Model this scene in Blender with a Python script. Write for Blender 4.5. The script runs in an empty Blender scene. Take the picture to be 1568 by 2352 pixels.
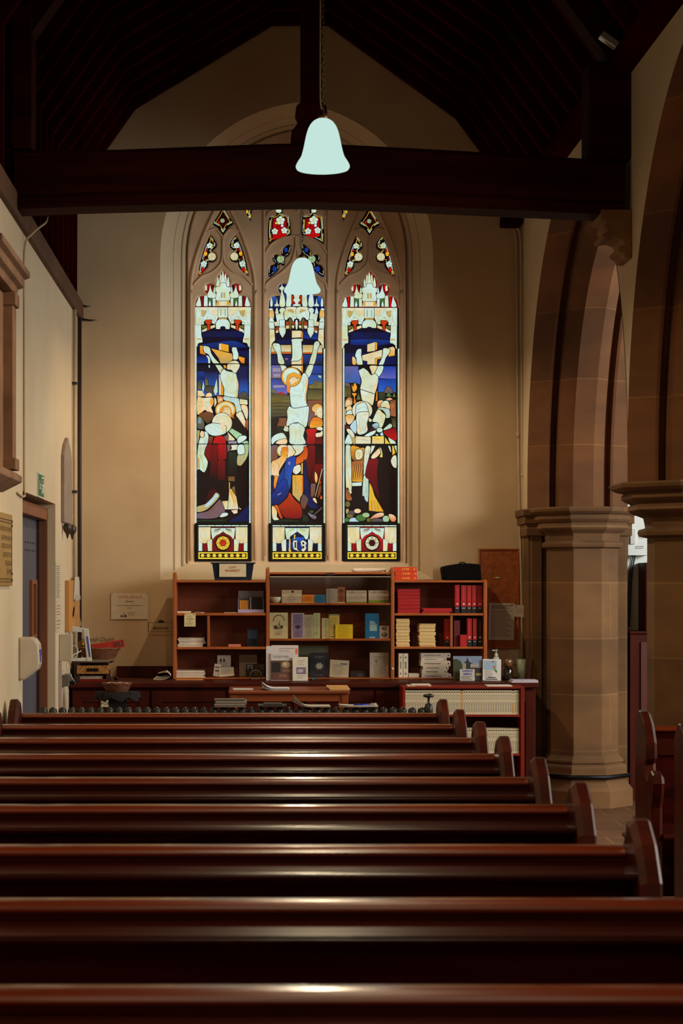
import bpy, math, random
from mathutils import Vector, Matrix
random.seed(7)
sc = bpy.context.scene
C = sc.collection
# ------------------------------------------------------------------ camera
F = 4600.0; VX = 570.0; VY = 1335.0; EYE = 1.65
cd = bpy.data.cameras.new('camera'); cam = bpy.data.objects.new('camera', cd); C.objects.link(cam)
sc.camera = cam
cam.location = (0, 0, EYE); cam.rotation_euler = (math.pi/2, 0, 0)
cd.sensor_fit = 'VERTICAL'; cd.sensor_height = 36; cd.lens = F/2352*36
cd.shift_x = (784-VX)/2352; cd.shift_y = (VY-1176)/2352
cd.clip_start = 0.05; cd.clip_end = 100
cd.dof.use_dof = True; cd.dof.focus_distance = 14.5; cd.dof.aperture_fstop = 6.3
# ------------------------------------------------------------------ light and exposure
sc.view_settings.view_transform = 'Standard'; sc.view_settings.look = 'None'
sc.view_settings.exposure = 0.0; sc.view_settings.gamma = 1.0; sc.view_settings.use_curve_mapping = False
w = bpy.data.worlds.new('world'); sc.world = w; w.use_nodes = True
w.node_tree.nodes['Background'].inputs[0].default_value = (1.0, 0.55, 0.32, 1)
w.node_tree.nodes['Background'].inputs[1].default_value = 0.018
LAMP_W = 92.0; LAMP_COL = (1.0, 0.79, 0.50)
def area(name, loc, rot, sx, sy, power, col):
    l = bpy.data.lights.new(name, 'AREA'); l.shape = 'RECTANGLE'; l.size = sx; l.size_y = sy
    l.energy = power; l.color = col
    o = bpy.data.objects.new(name, l); o.location = loc; o.rotation_euler = rot; C.objects.link(o); return o
# daylight of the nave windows beyond the arcade, and of the east windows behind the photographer
area('nave_daylight', (7.6, 8.5, 3.3), (0, math.radians(90), 0), 2.6, 7.0, 560, (1.0, 0.93, 0.80))
area('nave_west_daylight', (6.0, 11.8, 3.0), (math.radians(76), 0, math.radians(20)), 2.0, 1.3, 125, (0.8, 0.93, 1.0))
area('east_daylight', (0.4, -3.2, 2.8), (math.radians(80), 0, 0), 3.0, 2.4, 32, (1.0, 0.76, 0.5))
# ------------------------------------------------------------------ helpers
def lin(c):
    r = []
    for v in c[:3]:
        v = v/255.0
        r.append(v/12.92 if v <= 0.04045 else ((v+0.055)/1.055)**2.4)
    return tuple(r)
def P(px, py, Y): return Vector(((px-VX)*Y/F, Y, EYE-(py-VY)*Y/F))
def XX(px, Y): return (px-VX)*Y/F
def ZZ(py, Y): return EYE-(py-VY)*Y/F
MC = {}
def mat(name, col, rough=0.6, noise=0.0, scale=(8, 8, 8), bump=0.0, col2=None, coat=0.0, metal=0.0, spec=0.5, nscale=1.0):
    """procedural material: base colour varied by stretched noise, optional bump"""
    if name in MC: return MC[name]
    m = bpy.data.materials.new(name); m.use_nodes = True; nt = m.node_tree
    b = nt.nodes['Principled BSDF']
    c = lin(col); b.inputs['Base Color'].default_value = (*c, 1)
    b.inputs['Roughness'].default_value = rough; b.inputs['Metallic'].default_value = metal
    b.inputs['Specular IOR Level'].default_value = spec
    if coat: b.inputs['Coat Weight'].default_value = coat; b.inputs['Coat Roughness'].default_value = rough*0.6
    tc = nt.nodes.new('ShaderNodeTexCoord'); mp = nt.nodes.new('ShaderNodeMapping')
    mp.inputs['Scale'].default_value = scale
    nt.links.new(tc.outputs['Object'], mp.inputs['Vector'])
    nz = nt.nodes.new('ShaderNodeTexNoise'); nz.inputs['Scale'].default_value = nscale
    nz.inputs['Detail'].default_value = 6; nt.links.new(mp.outputs[0], nz.inputs['Vector'])
    k = noise if noise else 0.06
    c2 = lin(col2) if col2 else tuple(x*(1-k) for x in c)
    c1 = c if col2 else tuple(min(1, x*(1+k)) for x in c)
    mx = nt.nodes.new('ShaderNodeValToRGB')
    mx.color_ramp.elements[0].position = 0.35; mx.color_ramp.elements[1].position = 0.65
    mx.color_ramp.elements[0].color = (*c2, 1); mx.color_ramp.elements[1].color = (*c1, 1)
    nt.links.new(nz.outputs['Fac'], mx.inputs[0]); nt.links.new(mx.outputs[0], b.inputs['Base Color'])
    if bump:
        bp = nt.nodes.new('ShaderNodeBump'); bp.inputs['Strength'].default_value = bump; bp.inputs['Distance'].default_value = 0.01
        nt.links.new(nz.outputs['Fac'], bp.inputs['Height']); nt.links.new(bp.outputs[0], b.inputs['Normal'])
    MC[name] = m; return m
def blocks(name, col, mortar, bw, bh, off=0.5, axis='XZ', rough=0.85, var=0.25):
    """masonry or tiles: brick texture on object coordinates"""
    if name in MC: return MC[name]
    m = mat(name, col, rough, var, (1.2, 1.2, 2.2), 0.25, nscale=1.6); nt = m.node_tree; b = nt.nodes['Principled BSDF']
    tc = [n for n in nt.nodes if n.type == 'TEX_COORD'][0]
    sp = nt.nodes.new('ShaderNodeSeparateXYZ'); nt.links.new(tc.outputs['Object'], sp.inputs[0])
    cb = nt.nodes.new('ShaderNodeCombineXYZ')
    if axis == 'XZ':
        ad = nt.nodes.new('ShaderNodeMath'); ad.operation = 'ADD'
        nt.links.new(sp.outputs[0], ad.inputs[0]); nt.links.new(sp.outputs[1], ad.inputs[1])
        nt.links.new(ad.outputs[0], cb.inputs[0]); nt.links.new(sp.outputs[2], cb.inputs[1])
    else:
        nt.links.new(sp.outputs[0], cb.inputs[0]); nt.links.new(sp.outputs[1], cb.inputs[1])
    bk = nt.nodes.new('ShaderNodeTexBrick'); bk.offset = off
    bk.inputs['Scale'].default_value = 1; bk.inputs['Brick Width'].default_value = bw; bk.inputs['Row Height'].default_value = bh
    bk.inputs['Mortar Size'].default_value = 0.006; bk.inputs['Mortar Smooth'].default_value = 0.4
    bk.inputs['Color1'].default_value = (1, 1, 1, 1); bk.inputs['Color2'].default_value = (0.72, 0.7, 0.66, 1)
    mo = lin(mortar); cc = lin(col); bk.inputs['Mortar'].default_value = (*[mo[i]/cc[i] for i in range(3)], 1)
    nt.links.new(cb.outputs[0], bk.inputs['Vector'])
    mu = nt.nodes.new('ShaderNodeMix'); mu.data_type = 'RGBA'; mu.blend_type = 'MULTIPLY'; mu.inputs[0].default_value = 1
    rp = [n for n in nt.nodes if n.type == 'VALTORGB'][0]
    nt.links.new(rp.outputs[0], mu.inputs[6]); nt.links.new(bk.outputs['Color'], mu.inputs[7])
    nt.links.new(mu.outputs[2], b.inputs['Base Color'])
    return m
def flat(col, rough=0.7):
    return mat('paint_%d_%d_%d_%d' % (*col, int(rough*100)), col, rough, 0.05, (30, 30, 30))
def emat(name, col, strength=1.0):
    if name in MC: return MC[name]
    m = bpy.data.materials.new(name); m.use_nodes = True; nt = m.node_tree; b = nt.nodes['Principled BSDF']
    b.inputs['Base Color'].default_value = (0.02, 0.02, 0.02, 1); b.inputs['Roughness'].default_value = 0.3
    b.inputs['Emission Color'].default_value = (*lin(col), 1); b.inputs['Emission Strength'].default_value = strength
    MC[name] = m; return m
def glassmat(name, tint=(235, 245, 240), alpha=0.1):
    if name in MC: return MC[name]
    m = bpy.data.materials.new(name); m.use_nodes = True; nt = m.node_tree; nt.nodes.clear()
    o = nt.nodes.new('ShaderNodeOutputMaterial'); t = nt.nodes.new('ShaderNodeBsdfTransparent'); g = nt.nodes.new('ShaderNodeBsdfGlossy')
    t.inputs[0].default_value = (*lin(tint), 1); g.inputs['Roughness'].default_value = 0.05
    x = nt.nodes.new('ShaderNodeMixShader'); x.inputs[0].default_value = alpha
    nt.links.new(t.outputs[0], x.inputs[1]); nt.links.new(g.outputs[0], x.inputs[2]); nt.links.new(x.outputs[0], o.inputs[0])
    MC[name] = m; return m
def catmull(pts, n=3, closed=True):
    N = len(pts); out = []
    rng = range(N) if closed else range(N-1)
    for i in rng:
        if closed: p0, p1, p2, p3 = pts[i-1], pts[i], pts[(i+1) % N], pts[(i+2) % N]
        else: p0, p1, p2, p3 = pts[max(i-1, 0)], pts[i], pts[i+1], pts[min(i+2, N-1)]
        for k in range(n):
            t = k/n; t2 = t*t; t3 = t2*t
            out.append(tuple(0.5*((2*p1[j])+(-p0[j]+p2[j])*t+(2*p0[j]-5*p1[j]+4*p2[j]-p3[j])*t2+(-p0[j]+3*p1[j]-3*p2[j]+p3[j])*t3) for j in range(len(p1))))
    if not closed: out.append(tuple(pts[-1]))
    return out
class MB:
    def __init__(s): s.v = []; s.f = []; s.mi = []; s.mats = []; s.smooth = []
    def mid(s, m):
        if m not in s.mats: s.mats.append(m)
        return s.mats.index(m)
    def add(s, vs, fs, m, sm=False):
        b = len(s.v); s.v += [Vector(v) for v in vs]; k = s.mid(m)
        for f in fs: s.f.append([b+i for i in f]); s.mi.append(k); s.smooth.append(sm)
        return s
    def poly(s, pts, m): return s.add(pts, [list(range(len(pts)))], m)
    def box(s, x0, x1, y0, y1, z0, z1, m):
        if x0 > x1: x0, x1 = x1, x0
        if y0 > y1: y0, y1 = y1, y0
        if z0 > z1: z0, z1 = z1, z0
        return s.add([(x0,y0,z0),(x1,y0,z0),(x1,y1,z0),(x0,y1,z0),(x0,y0,z1),(x1,y0,z1),(x1,y1,z1),(x0,y1,z1)],
              [(0,3,2,1),(4,5,6,7),(0,1,5,4),(1,2,6,5),(2,3,7,6),(3,0,4,7)], m)
    def prism(s, pts, axis, a, b, m, sm=False):
        """2D outline extruded along axis: X uses (y,z), Y uses (x,z), Z uses (x,y)"""
        def q(p, t): return (t, p[0], p[1]) if axis == 'X' else (p[0], t, p[1]) if axis == 'Y' else (p[0], p[1], t)
        n = len(pts); vs = [q(p, a) for p in pts]+[q(p, b) for p in pts]
        return s.add(vs, [list(range(n))[::-1], list(range(n, 2*n))]+[(i, (i+1) % n, n+(i+1) % n, n+i) for i in range(n)], m, sm)
    def tube(s, path, r, m, n=8, closed=False):
        path = [Vector(p) for p in path]; L = len(path); vs = []; up = None
        for i, p in enumerate(path):
            a = path[i-1] if (i or closed) else p; c = path[(i+1) % L] if (i < L-1 or closed) else p
            t = (c-a).normalized()
            if up is None: up = t.orthogonal().normalized()
            u = (up-t*up.dot(t)).normalized(); up = u; w_ = t.cross(u)
            rr = r[i] if isinstance(r, (list, tuple)) else r
            for k in range(n):
                an = 2*math.pi*k/n; vs.append(p+(u*math.cos(an)+w_*math.sin(an))*rr)
        fs = []
        for i in range(L if closed else L-1):
            j = (i+1) % L
            for k in range(n): fs.append((i*n+k, i*n+(k+1) % n, j*n+(k+1) % n, j*n+k))
        if not closed: fs += [list(range(n))[::-1], [(L-1)*n+k for k in range(n)]]
        return s.add(vs, fs, m, True)
    def lathe(s, prof, cx, cy, m, n=24, phase=0.0, sm=True, cap=True):
        vs = []
        for r, z in prof:
            for k in range(n):
                a = 2*math.pi*k/n+phase; vs.append((cx+r*math.cos(a), cy+r*math.sin(a), z))
        fs = []
        for i in range(len(prof)-1):
            for k in range(n): fs.append((i*n+k, i*n+(k+1) % n, (i+1)*n+(k+1) % n, (i+1)*n+k))
        if cap: fs += [list(range(n))[::-1], [(len(prof)-1)*n+k for k in range(n)]]
        return s.add(vs, fs, m, sm)
    def text(s, st, size, org, m, plane='F', align='CENTER', sx=1.0, shear=0.0, bold=0.0):
        cu = bpy.data.curves.new('t', 'FONT'); cu.body = st; cu.size = size; cu.align_x = align; cu.align_y = 'CENTER'
        cu.resolution_u = 2; cu.shear = shear; cu.offset = bold; cu.space_line = 0.9
        o = bpy.data.objects.new('t', cu); C.objects.link(o)
        bpy.context.view_layer.update()
        me = bpy.data.meshes.new_from_object(o.evaluated_get(bpy.context.evaluated_depsgraph_get()))
        O = Vector(org)
        if plane == 'F': vs = [O+Vector((v.co.x*sx, 0, v.co.y)) for v in me.vertices]
        elif plane == 'U': vs = [O+Vector((v.co.x*sx, v.co.y, 0)) for v in me.vertices]
        else: vs = [O+Vector((0, v.co.x*sx, v.co.y)) for v in me.vertices]   # 'L': on the left wall, facing +X
        s.add(vs, [list(p.vertices) for p in me.polygons], m)
        bpy.data.objects.remove(o); bpy.data.meshes.remove(me); bpy.data.curves.remove(cu)
        return s
    def rot(s, ang, axis, piv, i0=0):
        M = Matrix.Rotation(ang, 4, axis); p = Vector(piv)
        for i in range(i0, len(s.v)): s.v[i] = M @ (s.v[i]-p)+p
        return s
    def build(s, name, parent=None, bevel=0.0, seg=2):
        org = Vector((0, 0, 0))
        if parent is not None:
            q = parent
            while q is not None: org += q.location; q = q.parent
        else:
            xs = [v.x for v in s.v]; ys = [v.y for v in s.v]; zs = [v.z for v in s.v]
            org = Vector(((min(xs)+max(xs))/2, (min(ys)+max(ys))/2, min(zs)))
        me = bpy.data.meshes.new(name)
        me.from_pydata([tuple(v-org) for v in s.v], [], s.f)
        for m in s.mats: me.materials.append(m)
        me.polygons.foreach_set('material_index', s.mi); me.polygons.foreach_set('use_smooth', s.smooth)
        me.update()
        o = bpy.data.objects.new(name, me); C.objects.link(o)
        if parent is not None: o.parent = parent
        else: o.location = org
        if any(s.smooth):
            pass
        if bevel:
            b = o.modifiers.new('bevel', 'BEVEL'); b.width = bevel; b.segments = seg; b.limit_method = 'ANGLE'; b.angle_limit = math.radians(40)
        return o
def tag(o, label, cat, group=None, kind=None):
    o['label'] = label; o['category'] = cat
    if group: o['group'] = group
    if kind: o['kind'] = kind
    return o
def thing(name, label, cat, loc, group=None):
    o = bpy.data.objects.new(name, None); C.objects.link(o); o.location = loc; o.empty_display_size = 0.1
    return tag(o, label, cat, group)
def struct(o): o['kind'] = 'structure'; return o
def copy_tree(o, parent=None):
    c = o.copy(); C.objects.link(c); c.parent = parent
    for ch in [x for x in C.objects if x.parent == o]: copy_tree(ch, c)
    return c
def slab(outer, holes, Y0, Y1, m, bevel=0.0):
    """flat plate in the XZ plane between Y0 and Y1 with holes; returns an MB"""
    cu = bpy.data.curves.new('s', 'CURVE'); cu.dimensions = '2D'; cu.fill_mode = 'BOTH'
    cu.extrude = abs(Y1-Y0)/2-bevel; cu.bevel_depth = bevel; cu.bevel_resolution = 1
    if bevel: cu.offset = -bevel
    for lp in [outer]+holes:
        sp = cu.splines.new('POLY'); sp.points.add(len(lp)-1); sp.use_cyclic_u = True
        for i, p in enumerate(lp): sp.points[i].co = (p[0], p[1], 0, 1)
    o = bpy.data.objects.new('s', cu); C.objects.link(o); bpy.context.view_layer.update()
    me = bpy.data.meshes.new_from_object(o.evaluated_get(bpy.context.evaluated_depsgraph_get()))
    mb = MB(); mid = (Y0+Y1)/2
    mb.add([(v.co.x, mid-v.co.z, v.co.y) for v in me.vertices], [list(p.vertices) for p in me.polygons], m)
    bpy.data.objects.remove(o); bpy.data.meshes.remove(me); bpy.data.curves.remove(cu)
    return mb
def pts(s): return [tuple(float(a) for a in q.split(',')) for q in s.split()]
# ------------------------------------------------------------------ materials
M_PLASTER = mat('aged_cream_plaster', (200, 171, 133), 0.9, 0, (1.1, 1.1, 1.1), 0.25, (188, 157, 120), nscale=1.4)
M_PLASTER_L = mat('pale_plaster', (208, 188, 158), 0.9, 0, (1.1, 1.1, 1.1), 0.2, (200, 178, 146), nscale=1.4)
M_WHITE = mat('white_wall_paint', (225, 230, 225), 0.8, 0.04)
M_STONE = blocks('brown_sandstone', (118, 82, 46), (130, 94, 57), 5.0, 0.41)
M_ARCH = blocks('arch_sandstone', (104, 62, 26), (118, 76, 38), 3.0, 0.47, 0.0)
M_TRACERY = mat('tracery_limestone', (222, 190, 156), 0.9, 0.12, (3, 3, 3), 0.2)
M_ROOF = mat('roof_boards', (26, 2, 0), 0.95, 0.3, (3, 0.4, 3), 0.1, spec=0.0)
M_RAFTER = mat('rafter_timber', (54, 7, 3), 0.9, 0.3, (3, 1, 3), 0.1, spec=0.0)
M_BEAM = mat('beam_timber', (44, 7, 2), 0.7, 0.35, (0.8, 6, 9), 0.2, spec=0.05)
M_PEW = mat('polished_pew_wood', (66, 17, 4), 0.36, 0.5, (0.6, 9, 12), 0.10, spec=0.25)
M_RAIL = mat('lit_pew_rail', (140, 52, 7), 0.24, 0.45, (0.5, 9, 20), 0.12, (78, 20, 3), coat=0.6, spec=0.6)  # lighter wood colour stands in for light caught on the rail face
M_PANEL = mat('pew_panel_wood', (70, 12, 3), 0.5, 0.5, (0.7, 14, 14), 0.1, spec=0.1)
M_PEWD = mat('worn_pew_wood', (48, 10, 3), 0.24, 0.5, (0.7, 14, 14), 0.2, spec=0.38)
M_SHELF = mat('bookcase_wood', (160, 80, 24), 0.5, 0.2, (9, 9, 1.2), 0.05)
M_SHELFB = mat('bookcase_back', (116, 50, 18), 0.6, 0.15, (9, 9, 1.2))
M_CORK = mat('cork_panel', (156, 82, 34), 0.9, 0.25, (40, 40, 40))
M_DARKW = mat('dark_cupboard_wood', (66, 16, 4), 0.5, 0.3, (6, 6, 1), 0.05, spec=0.15)
M_REDW = mat('red_brown_shelf_wood', (122, 30, 5), 0.5, 0.2, (6, 6, 1), spec=0.2)
M_DESK = mat('oak_desk_wood', (134, 60, 20), 0.38, 0.25, (1, 8, 8), 0.03)
M_IRON = mat('painted_iron', (40, 38, 36), 0.35, 0.2, (20, 20, 20))
M_BLACK = mat('black_plastic', (10, 8, 8), 0.45, spec=0.25)
M_WPLAS = mat('white_plastic', (205, 205, 198), 0.4)
M_PIPE = mat('cream_painted_pipe', (180, 158, 126), 0.5)
M_BRASS = mat('brass_plate', (190, 150, 84), 0.4, 0.1, metal=0.6)
M_PAPER = mat('paper', (214, 204, 186), 0.85)
M_CREAM = mat('cream_paper', (222, 204, 158), 0.85)
M_INK = flat((40, 36, 40)); M_GREYINK = flat((120, 112, 108))
M_WICK = mat('wicker', (176, 122, 58), 0.7, 0.4, (60, 60, 90), 0.5)
M_WICKD = mat('dark_wicker', (112, 62, 34), 0.6, 0.4, (60, 60, 90), 0.5)
M_RED = mat('red_cover', (176, 10, 10), 0.5)
M_GLASS = glassmat('clear_glass')
M_BLACKISH = M_BLACK
M_METAL = mat('steel_wire', (180, 172, 160), 0.3, metal=0.8)
# ================================================================== ROOM
XL, XR, YW, TH = -1.30, 2.10, 15.40, 0.75       # left wall, arcade face, west wall, arcade thickness
ZL, ZR = 3.66, 4.46                               # wall plates
fl = MB(); fl.box(-1.8, 8.2, -4.5, 15.9, -0.12, 0, blocks('floor_tiles', (110, 72, 44), (134, 96, 62), 0.45, 0.3, 0.5, 'XY', 0.55)); struct(fl.build('floor'))
# ---- west wall with the arched window opening
CX = 681.0
def arch_px(half, r, spring, bottom, n=18):
    """two-centred arch outline in photo pixels round the window axis"""
    out = [(CX-half, bottom)]
    for i in range(n+1):
        a0 = math.pi; a1 = math.acos((half-r)/r) if False else math.pi-math.acos((r-half)/r)
        a = a0+(a1-a0)*i/n
        out.append((CX-half+r+r*math.cos(a), spring-r*math.sin(a)))
    right = [(2*CX-x, y) for x, y in out[::-1]]
    return out+right[1:]
outer_arch = arch_px(313, 354, 587, 1331)
inner_arch = arch_px(250, 291, 587, 1290)
def toXZ(lst, Y): return [(XX(x, Y), ZZ(y, Y)) for x, y in lst]
hole = toXZ(outer_arch, YW)
wb = slab([(-1.7, -0.05), (8.2, -0.05), (8.2, 6.6), (-1.7, 6.6)], [hole], YW, YW+0.04, M_PLASTER)
# splay loft from the wall face to the tracery
YT = 15.62
a = [(x, YW+0.005, z) for x, z in toXZ(outer_arch, YW)]; b = [(x, YT+0.04, z) for x, z in toXZ(inner_arch, YT)]
n = len(a); wb.add(a+b, [(i, (i+1) % n, n+(i+1) % n, n+i) for i in range(n)], M_PLASTER_L)
wb.box(-1.7, 8.2, YW+0.45, YW+0.6, -0.05, 6.6, M_PLASTER)
struct(wb.build('wall_back'))
# hood moulding rings around the arch
hm = MB()
for half, r, rad, Y in ((262, 303, 0.012, 15.60), (282, 323, 0.010, 15.53)):
    hm.tube([(x, Y, z) for x, z in toXZ(arch_px(half, r, 587, 1310), Y)], rad, M_PLASTER_L, 8)
struct(hm.build('trim_1'))
# ---- left wall with the door opening
dy0, dy1, dz = 11.54, 13.50, 2.17
lw = MB()
lw.box(XL-0.4, XL, -4.5, dy0, -0.05, ZL, M_PLASTER_L); lw.box(XL-0.4, XL, dy1, YW+0.02, -0.05, ZL, M_PLASTER_L)
lw.box(XL-0.4, XL, dy0, dy1, dz, ZL, M_PLASTER_L)
struct(lw.build('wall_left'))
dr = thing('door_1', '', '', (XL-0.13, 12.7, 0)); del dr['label']; del dr['category']; struct(dr)
M_DOOR = mat('slate_grey_door_paint', (78, 76, 88), 0.6, 0.15, (4, 4, 1))
q = MB(); q.box(XL-0.16, XL-0.12, 12.0, 13.44, 0.01, 2.06, M_DOOR); q.build('door_leaf', dr)
q = MB()
for k in range(5):
    for zz in (1.90, 1.85, 1.1, 0.4):
        for yy in (12.75+k*0.14,):
            q.lathe([(0.0, 0), (0.007, 0.0), (0.006, 0.004), (0.0, 0.006)], 0, 0, M_BLACK, 6); i0 = len(q.v)-24
            for i in range(i0, len(q.v)): v = q.v[i]; q.v[i] = Vector((XL-0.12+v.z, yy+v.x, zz+v.y))
q.build('stud', dr)['kind'] = 'stuff'
q = MB(); Wd = mat('door_frame_wood', (124, 70, 36), 0.55, 0.2, (9, 9, 1))
yA, yB, zA, zB = 13.0, 13.3, 1.27, 1.66
q.box(XL-0.12, XL-0.10, yA, yA+0.05, zA, zB, Wd); q.box(XL-0.12, XL-0.10, yB-0.05, yB, zA, zB, Wd)
q.box(XL-0.12, XL-0.10, yA+0.05, yB-0.05, zB-0.03, zB, Wd); q.box(XL-0.12, XL-0.10, yA+0.05, yB-0.05, zA, zA+0.03, Wd)
q.box(XL-0.119, XL-0.115, yA+0.05, yB-0.05, zA+0.03, zB-0.03, mat('amber_pane', (120, 60, 26), 0.25)); q.build('vision_panel', dr, 0.003)
q = MB(); q.box(XL-0.12, XL-0.05, 13.470, 13.498, 0, 2.12, Wd); q.box(XL-0.12, XL-0.095, 13.43, 13.4695, 0, 2.06, mat('dark_frame_edge', (62, 26, 12), 0.6)); q.box(XL-0.12, XL-0.05, 11.56, 13.498, 2.06, 2.14, Wd); q.box(XL-0.12, XL-0.05, 11.56, 11.62, 0, 2.06, Wd)
q.build('door_frame', dr, 0.004)
q = MB(); q.box(XL-0.12, XL-0.002, 13.498, 13.60, 0, 2.2, M_PLASTER_L)
# ---- arcade wall: bays of pointed arches
BAY = [(11.08, 15.06), (7.10, 11.08), (3.12, 7.10), (-0.86, 3.12)]
ZC = 2.19
def arch_h(x, hw, ins=0.0):
    r = 2.0; x = max(0.0, min(x, hw)); return 0.15+math.sqrt(max(0, 2*r*x-x*x))
def arch_curve(y0, y1, ins, n=20):
    """(y,z) curve of the arch between y0 and y1, inset into the opening"""
    hw = (y1-y0)/2; r = 2.0; out = []
    ri = r-ins
    xm = hw-ins; amax = math.acos(max(-1, min(1, (ri-xm)/ri)))
    half = []
    half.append((ins, 0.0))
    for i in range(n+1):
        a = amax*i/n; half.append((r-ri*math.cos(a), 0.15+ri*math.sin(a)))
    out = [(y0+x, ZC+h) for x, h in half]+[(y1-x, ZC+h) for x, h in half[::-1][1:]]
    return out
rw = MB()
for (y0, y1) in BAY:
    cv = arch_curve(y0, y1, 0.0); m_ = M_PLASTER_L
    for X in (XR, XR+TH):
        vs = [(X, y, z) for y, z in cv]+[(X, y, ZR+0.02) for y, z in cv]; k = len(cv)
        rw.add(vs, [(i, i+1, k+i+1, k+i) if X == XR else (k+i, k+i+1, i+1, i) for i in range(k-1)], m_)
rw.box(XR, XR+TH, 15.06, YW+0.02, ZC, ZR, M_PLASTER_L); rw.box(XR, XR+TH, -4.5, -0.86, 0, ZR, M_PLASTER_L)
rw.box(XR, XR+TH, -4.5, YW+0.02, ZR, ZR+0.05, M_PLASTER_L)
rw.box(XR+0.3, XR+TH, -4.5, YW+0.02, ZR+0.05, 6.6, M_PLASTER_L)
struct(rw.build('wall_right'))
prof = [(0, 0), (0.13, 0.10), (0.15, 0.10), (0.165, 0.055), (0.19, 0.05), (0.205, 0.10), (0.21, 0.17), (0.30, 0.25), (0.45, 0.25), (0.54, 0.17), (0.545, 0.10), (0.56, 0.05), (0.585, 0.055), (0.60, 0.10), (0.62, 0.10), (0.75, 0)]
names = ['brown stone arch springing from the pillar at the back wall', 'brown stone arch at the right edge, nearer than the one by the back wall', None, None]
for (y0, y1), lb in zip(BAY, names):
    am = MB(); rows = [[(XR-0.003+t*1.008, y, z) for y, z in arch_curve(y0, y1, ins)] for t, ins in prof]
    k = len(rows[0])
    for i in range(len(rows)-1):
        am.add(rows[i]+rows[i+1], [(j, k+j, k+j+1, j+1) for j in range(k-1)], M_ARCH)
    o = am.build('stone_arch')
    if lb: tag(o, lb, 'arch')
    else: tag(o, 'brown stone arch of the arcade nearer the camera', 'arch', 'arches beside the camera')
# ---- pillars
def octo(ap, z, cx, cy): R = ap/math.cos(math.pi/8); return (R, z)
def pillar(cx, cy, label, respond=False, group=None):
    t = thing('stone_pillar', label, 'pillar', (cx, cy, 0), group)
    k = 1/math.cos(math.pi/8); ph = math.pi/8
    a = 0.25
    q = MB(); q.lathe([(a*k, 0.38), (a*k, ZC-0.25)], cx, cy, M_STONE, 8, ph, False)
    if respond: q.box(XR+0.0, XR+TH, 15.06, YW+0.02, 0.0, ZC-0.0, M_STONE); q.box(XR+0.02, XR+0.10, 15.0, 15.06, 0.3, ZC-0.1, M_STONE)
    if respond: q.box(XR+TH-0.10, XR+TH-0.02, 15.0, 15.06, 0.3, ZC-0.1, M_STONE)
    q.build('shaft', t, 0.006)
    cs = 0.66 if respond else 1.0
    q = MB(); rr = [(a+0.005, ZC-0.30), (a+0.045, ZC-0.29), (a+0.05, ZC-0.27), (a+0.045, ZC-0.255), (a+0.01, ZC-0.245), (a+0.02, ZC-0.19), (a+0.08, ZC-0.165), (a+0.10, ZC-0.15), (a+0.10, ZC-0.125), (a+0.085, ZC-0.115), (a+0.115, ZC-0.10), (a+0.135, ZC-0.085), (a+0.135, ZC-0.065), (a+0.12, ZC-0.055), (a+0.16, ZC-0.045), (a+0.19, ZC-0.03), (a+0.20, ZC-0.01), (a+0.19, ZC), (a+0.1, ZC+0.004)]
    q.lathe([((a+(r-a)*cs)*k, z) for r, z in rr], cx, cy, M_STONE, 8, ph, False)
    if respond:
        for r, z0, z1 in ((0.02, -0.2, -0.11), (0.035, -0.11, -0.05), (0.05, -0.05, 0.0)):
            q.box(XR-r, XR+TH+r, 15.0-r, YW, ZC+z0, ZC+z1, M_STONE)
    q.build('capital', t, 0.004)
    q = MB(); bb = [(a+0.20, 0), (a+0.20, 0.17), (a+0.12, 0.25), (a+0.115, 0.30), (a+0.13, 0.305), (a+0.13, 0.335), (a+0.11, 0.34), (a+0.11, 0.40), (a+0.10, 0.42), (a+0.05, 0.435), (a+0.075, 0.45), (a+0.07, 0.47), (a+0.03, 0.50), (a+0.003, 0.52), (a+0.003, 0.56)]
    q.lathe([((a+(r-a)*(0.5 if respond else 1))*k, z*0.72) for r, z in bb], cx, cy, M_STONE, 8, ph, False)
    if respond:
        q.box(XR, XR+TH, 15.0, YW, 0, 0.18, M_STONE); q.box(XR+0.01, XR+TH-0.01, 15.03, YW, 0.18, 0.30, M_STONE)
    q.build('base', t, 0.006)
    if not respond: pass
    return t
PXC = XR+TH/2
pillar(PXC, 14.86, 'octagonal brown stone pillar against the back wall, beside the low hymn book shelves', True)
pillar(PXC, 11.08, 'octagonal brown stone pillar at the right edge, in front of the switch box')
for cy in (7.10, 3.12): pillar(PXC, cy, 'octagonal stone pillar of the arcade beside the camera', group='pillars beside the camera')
# black pipe round the foot of the back pillar
q = MB(); ap = 0.325; k = 1/math.cos(math.pi/8)
ring = [(PXC+ap*k*math.cos(math.pi/8+i*math.pi/4), 14.86+ap*k*math.sin(math.pi/8+i*math.pi/4), 0.226) for i in (4, 5, 6, 7)]
q.tube(ring, 0.016, M_BLACK, 8); tag(q.build('floor_cable'), 'black cable wrapped round the foot of the back pillar', 'cable')
# ---- nave beyond
q = MB(); q.box(8.0, 8.2, -4.5, 15.9, -0.05, 6.6, M_WHITE); struct(q.build('wall_nave'))
q = MB(); q.box(XR+TH, 8.0, YW-0.012, YW, 0, 6.5, M_WHITE); struct(q.build('wall_nave_back'))
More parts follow.
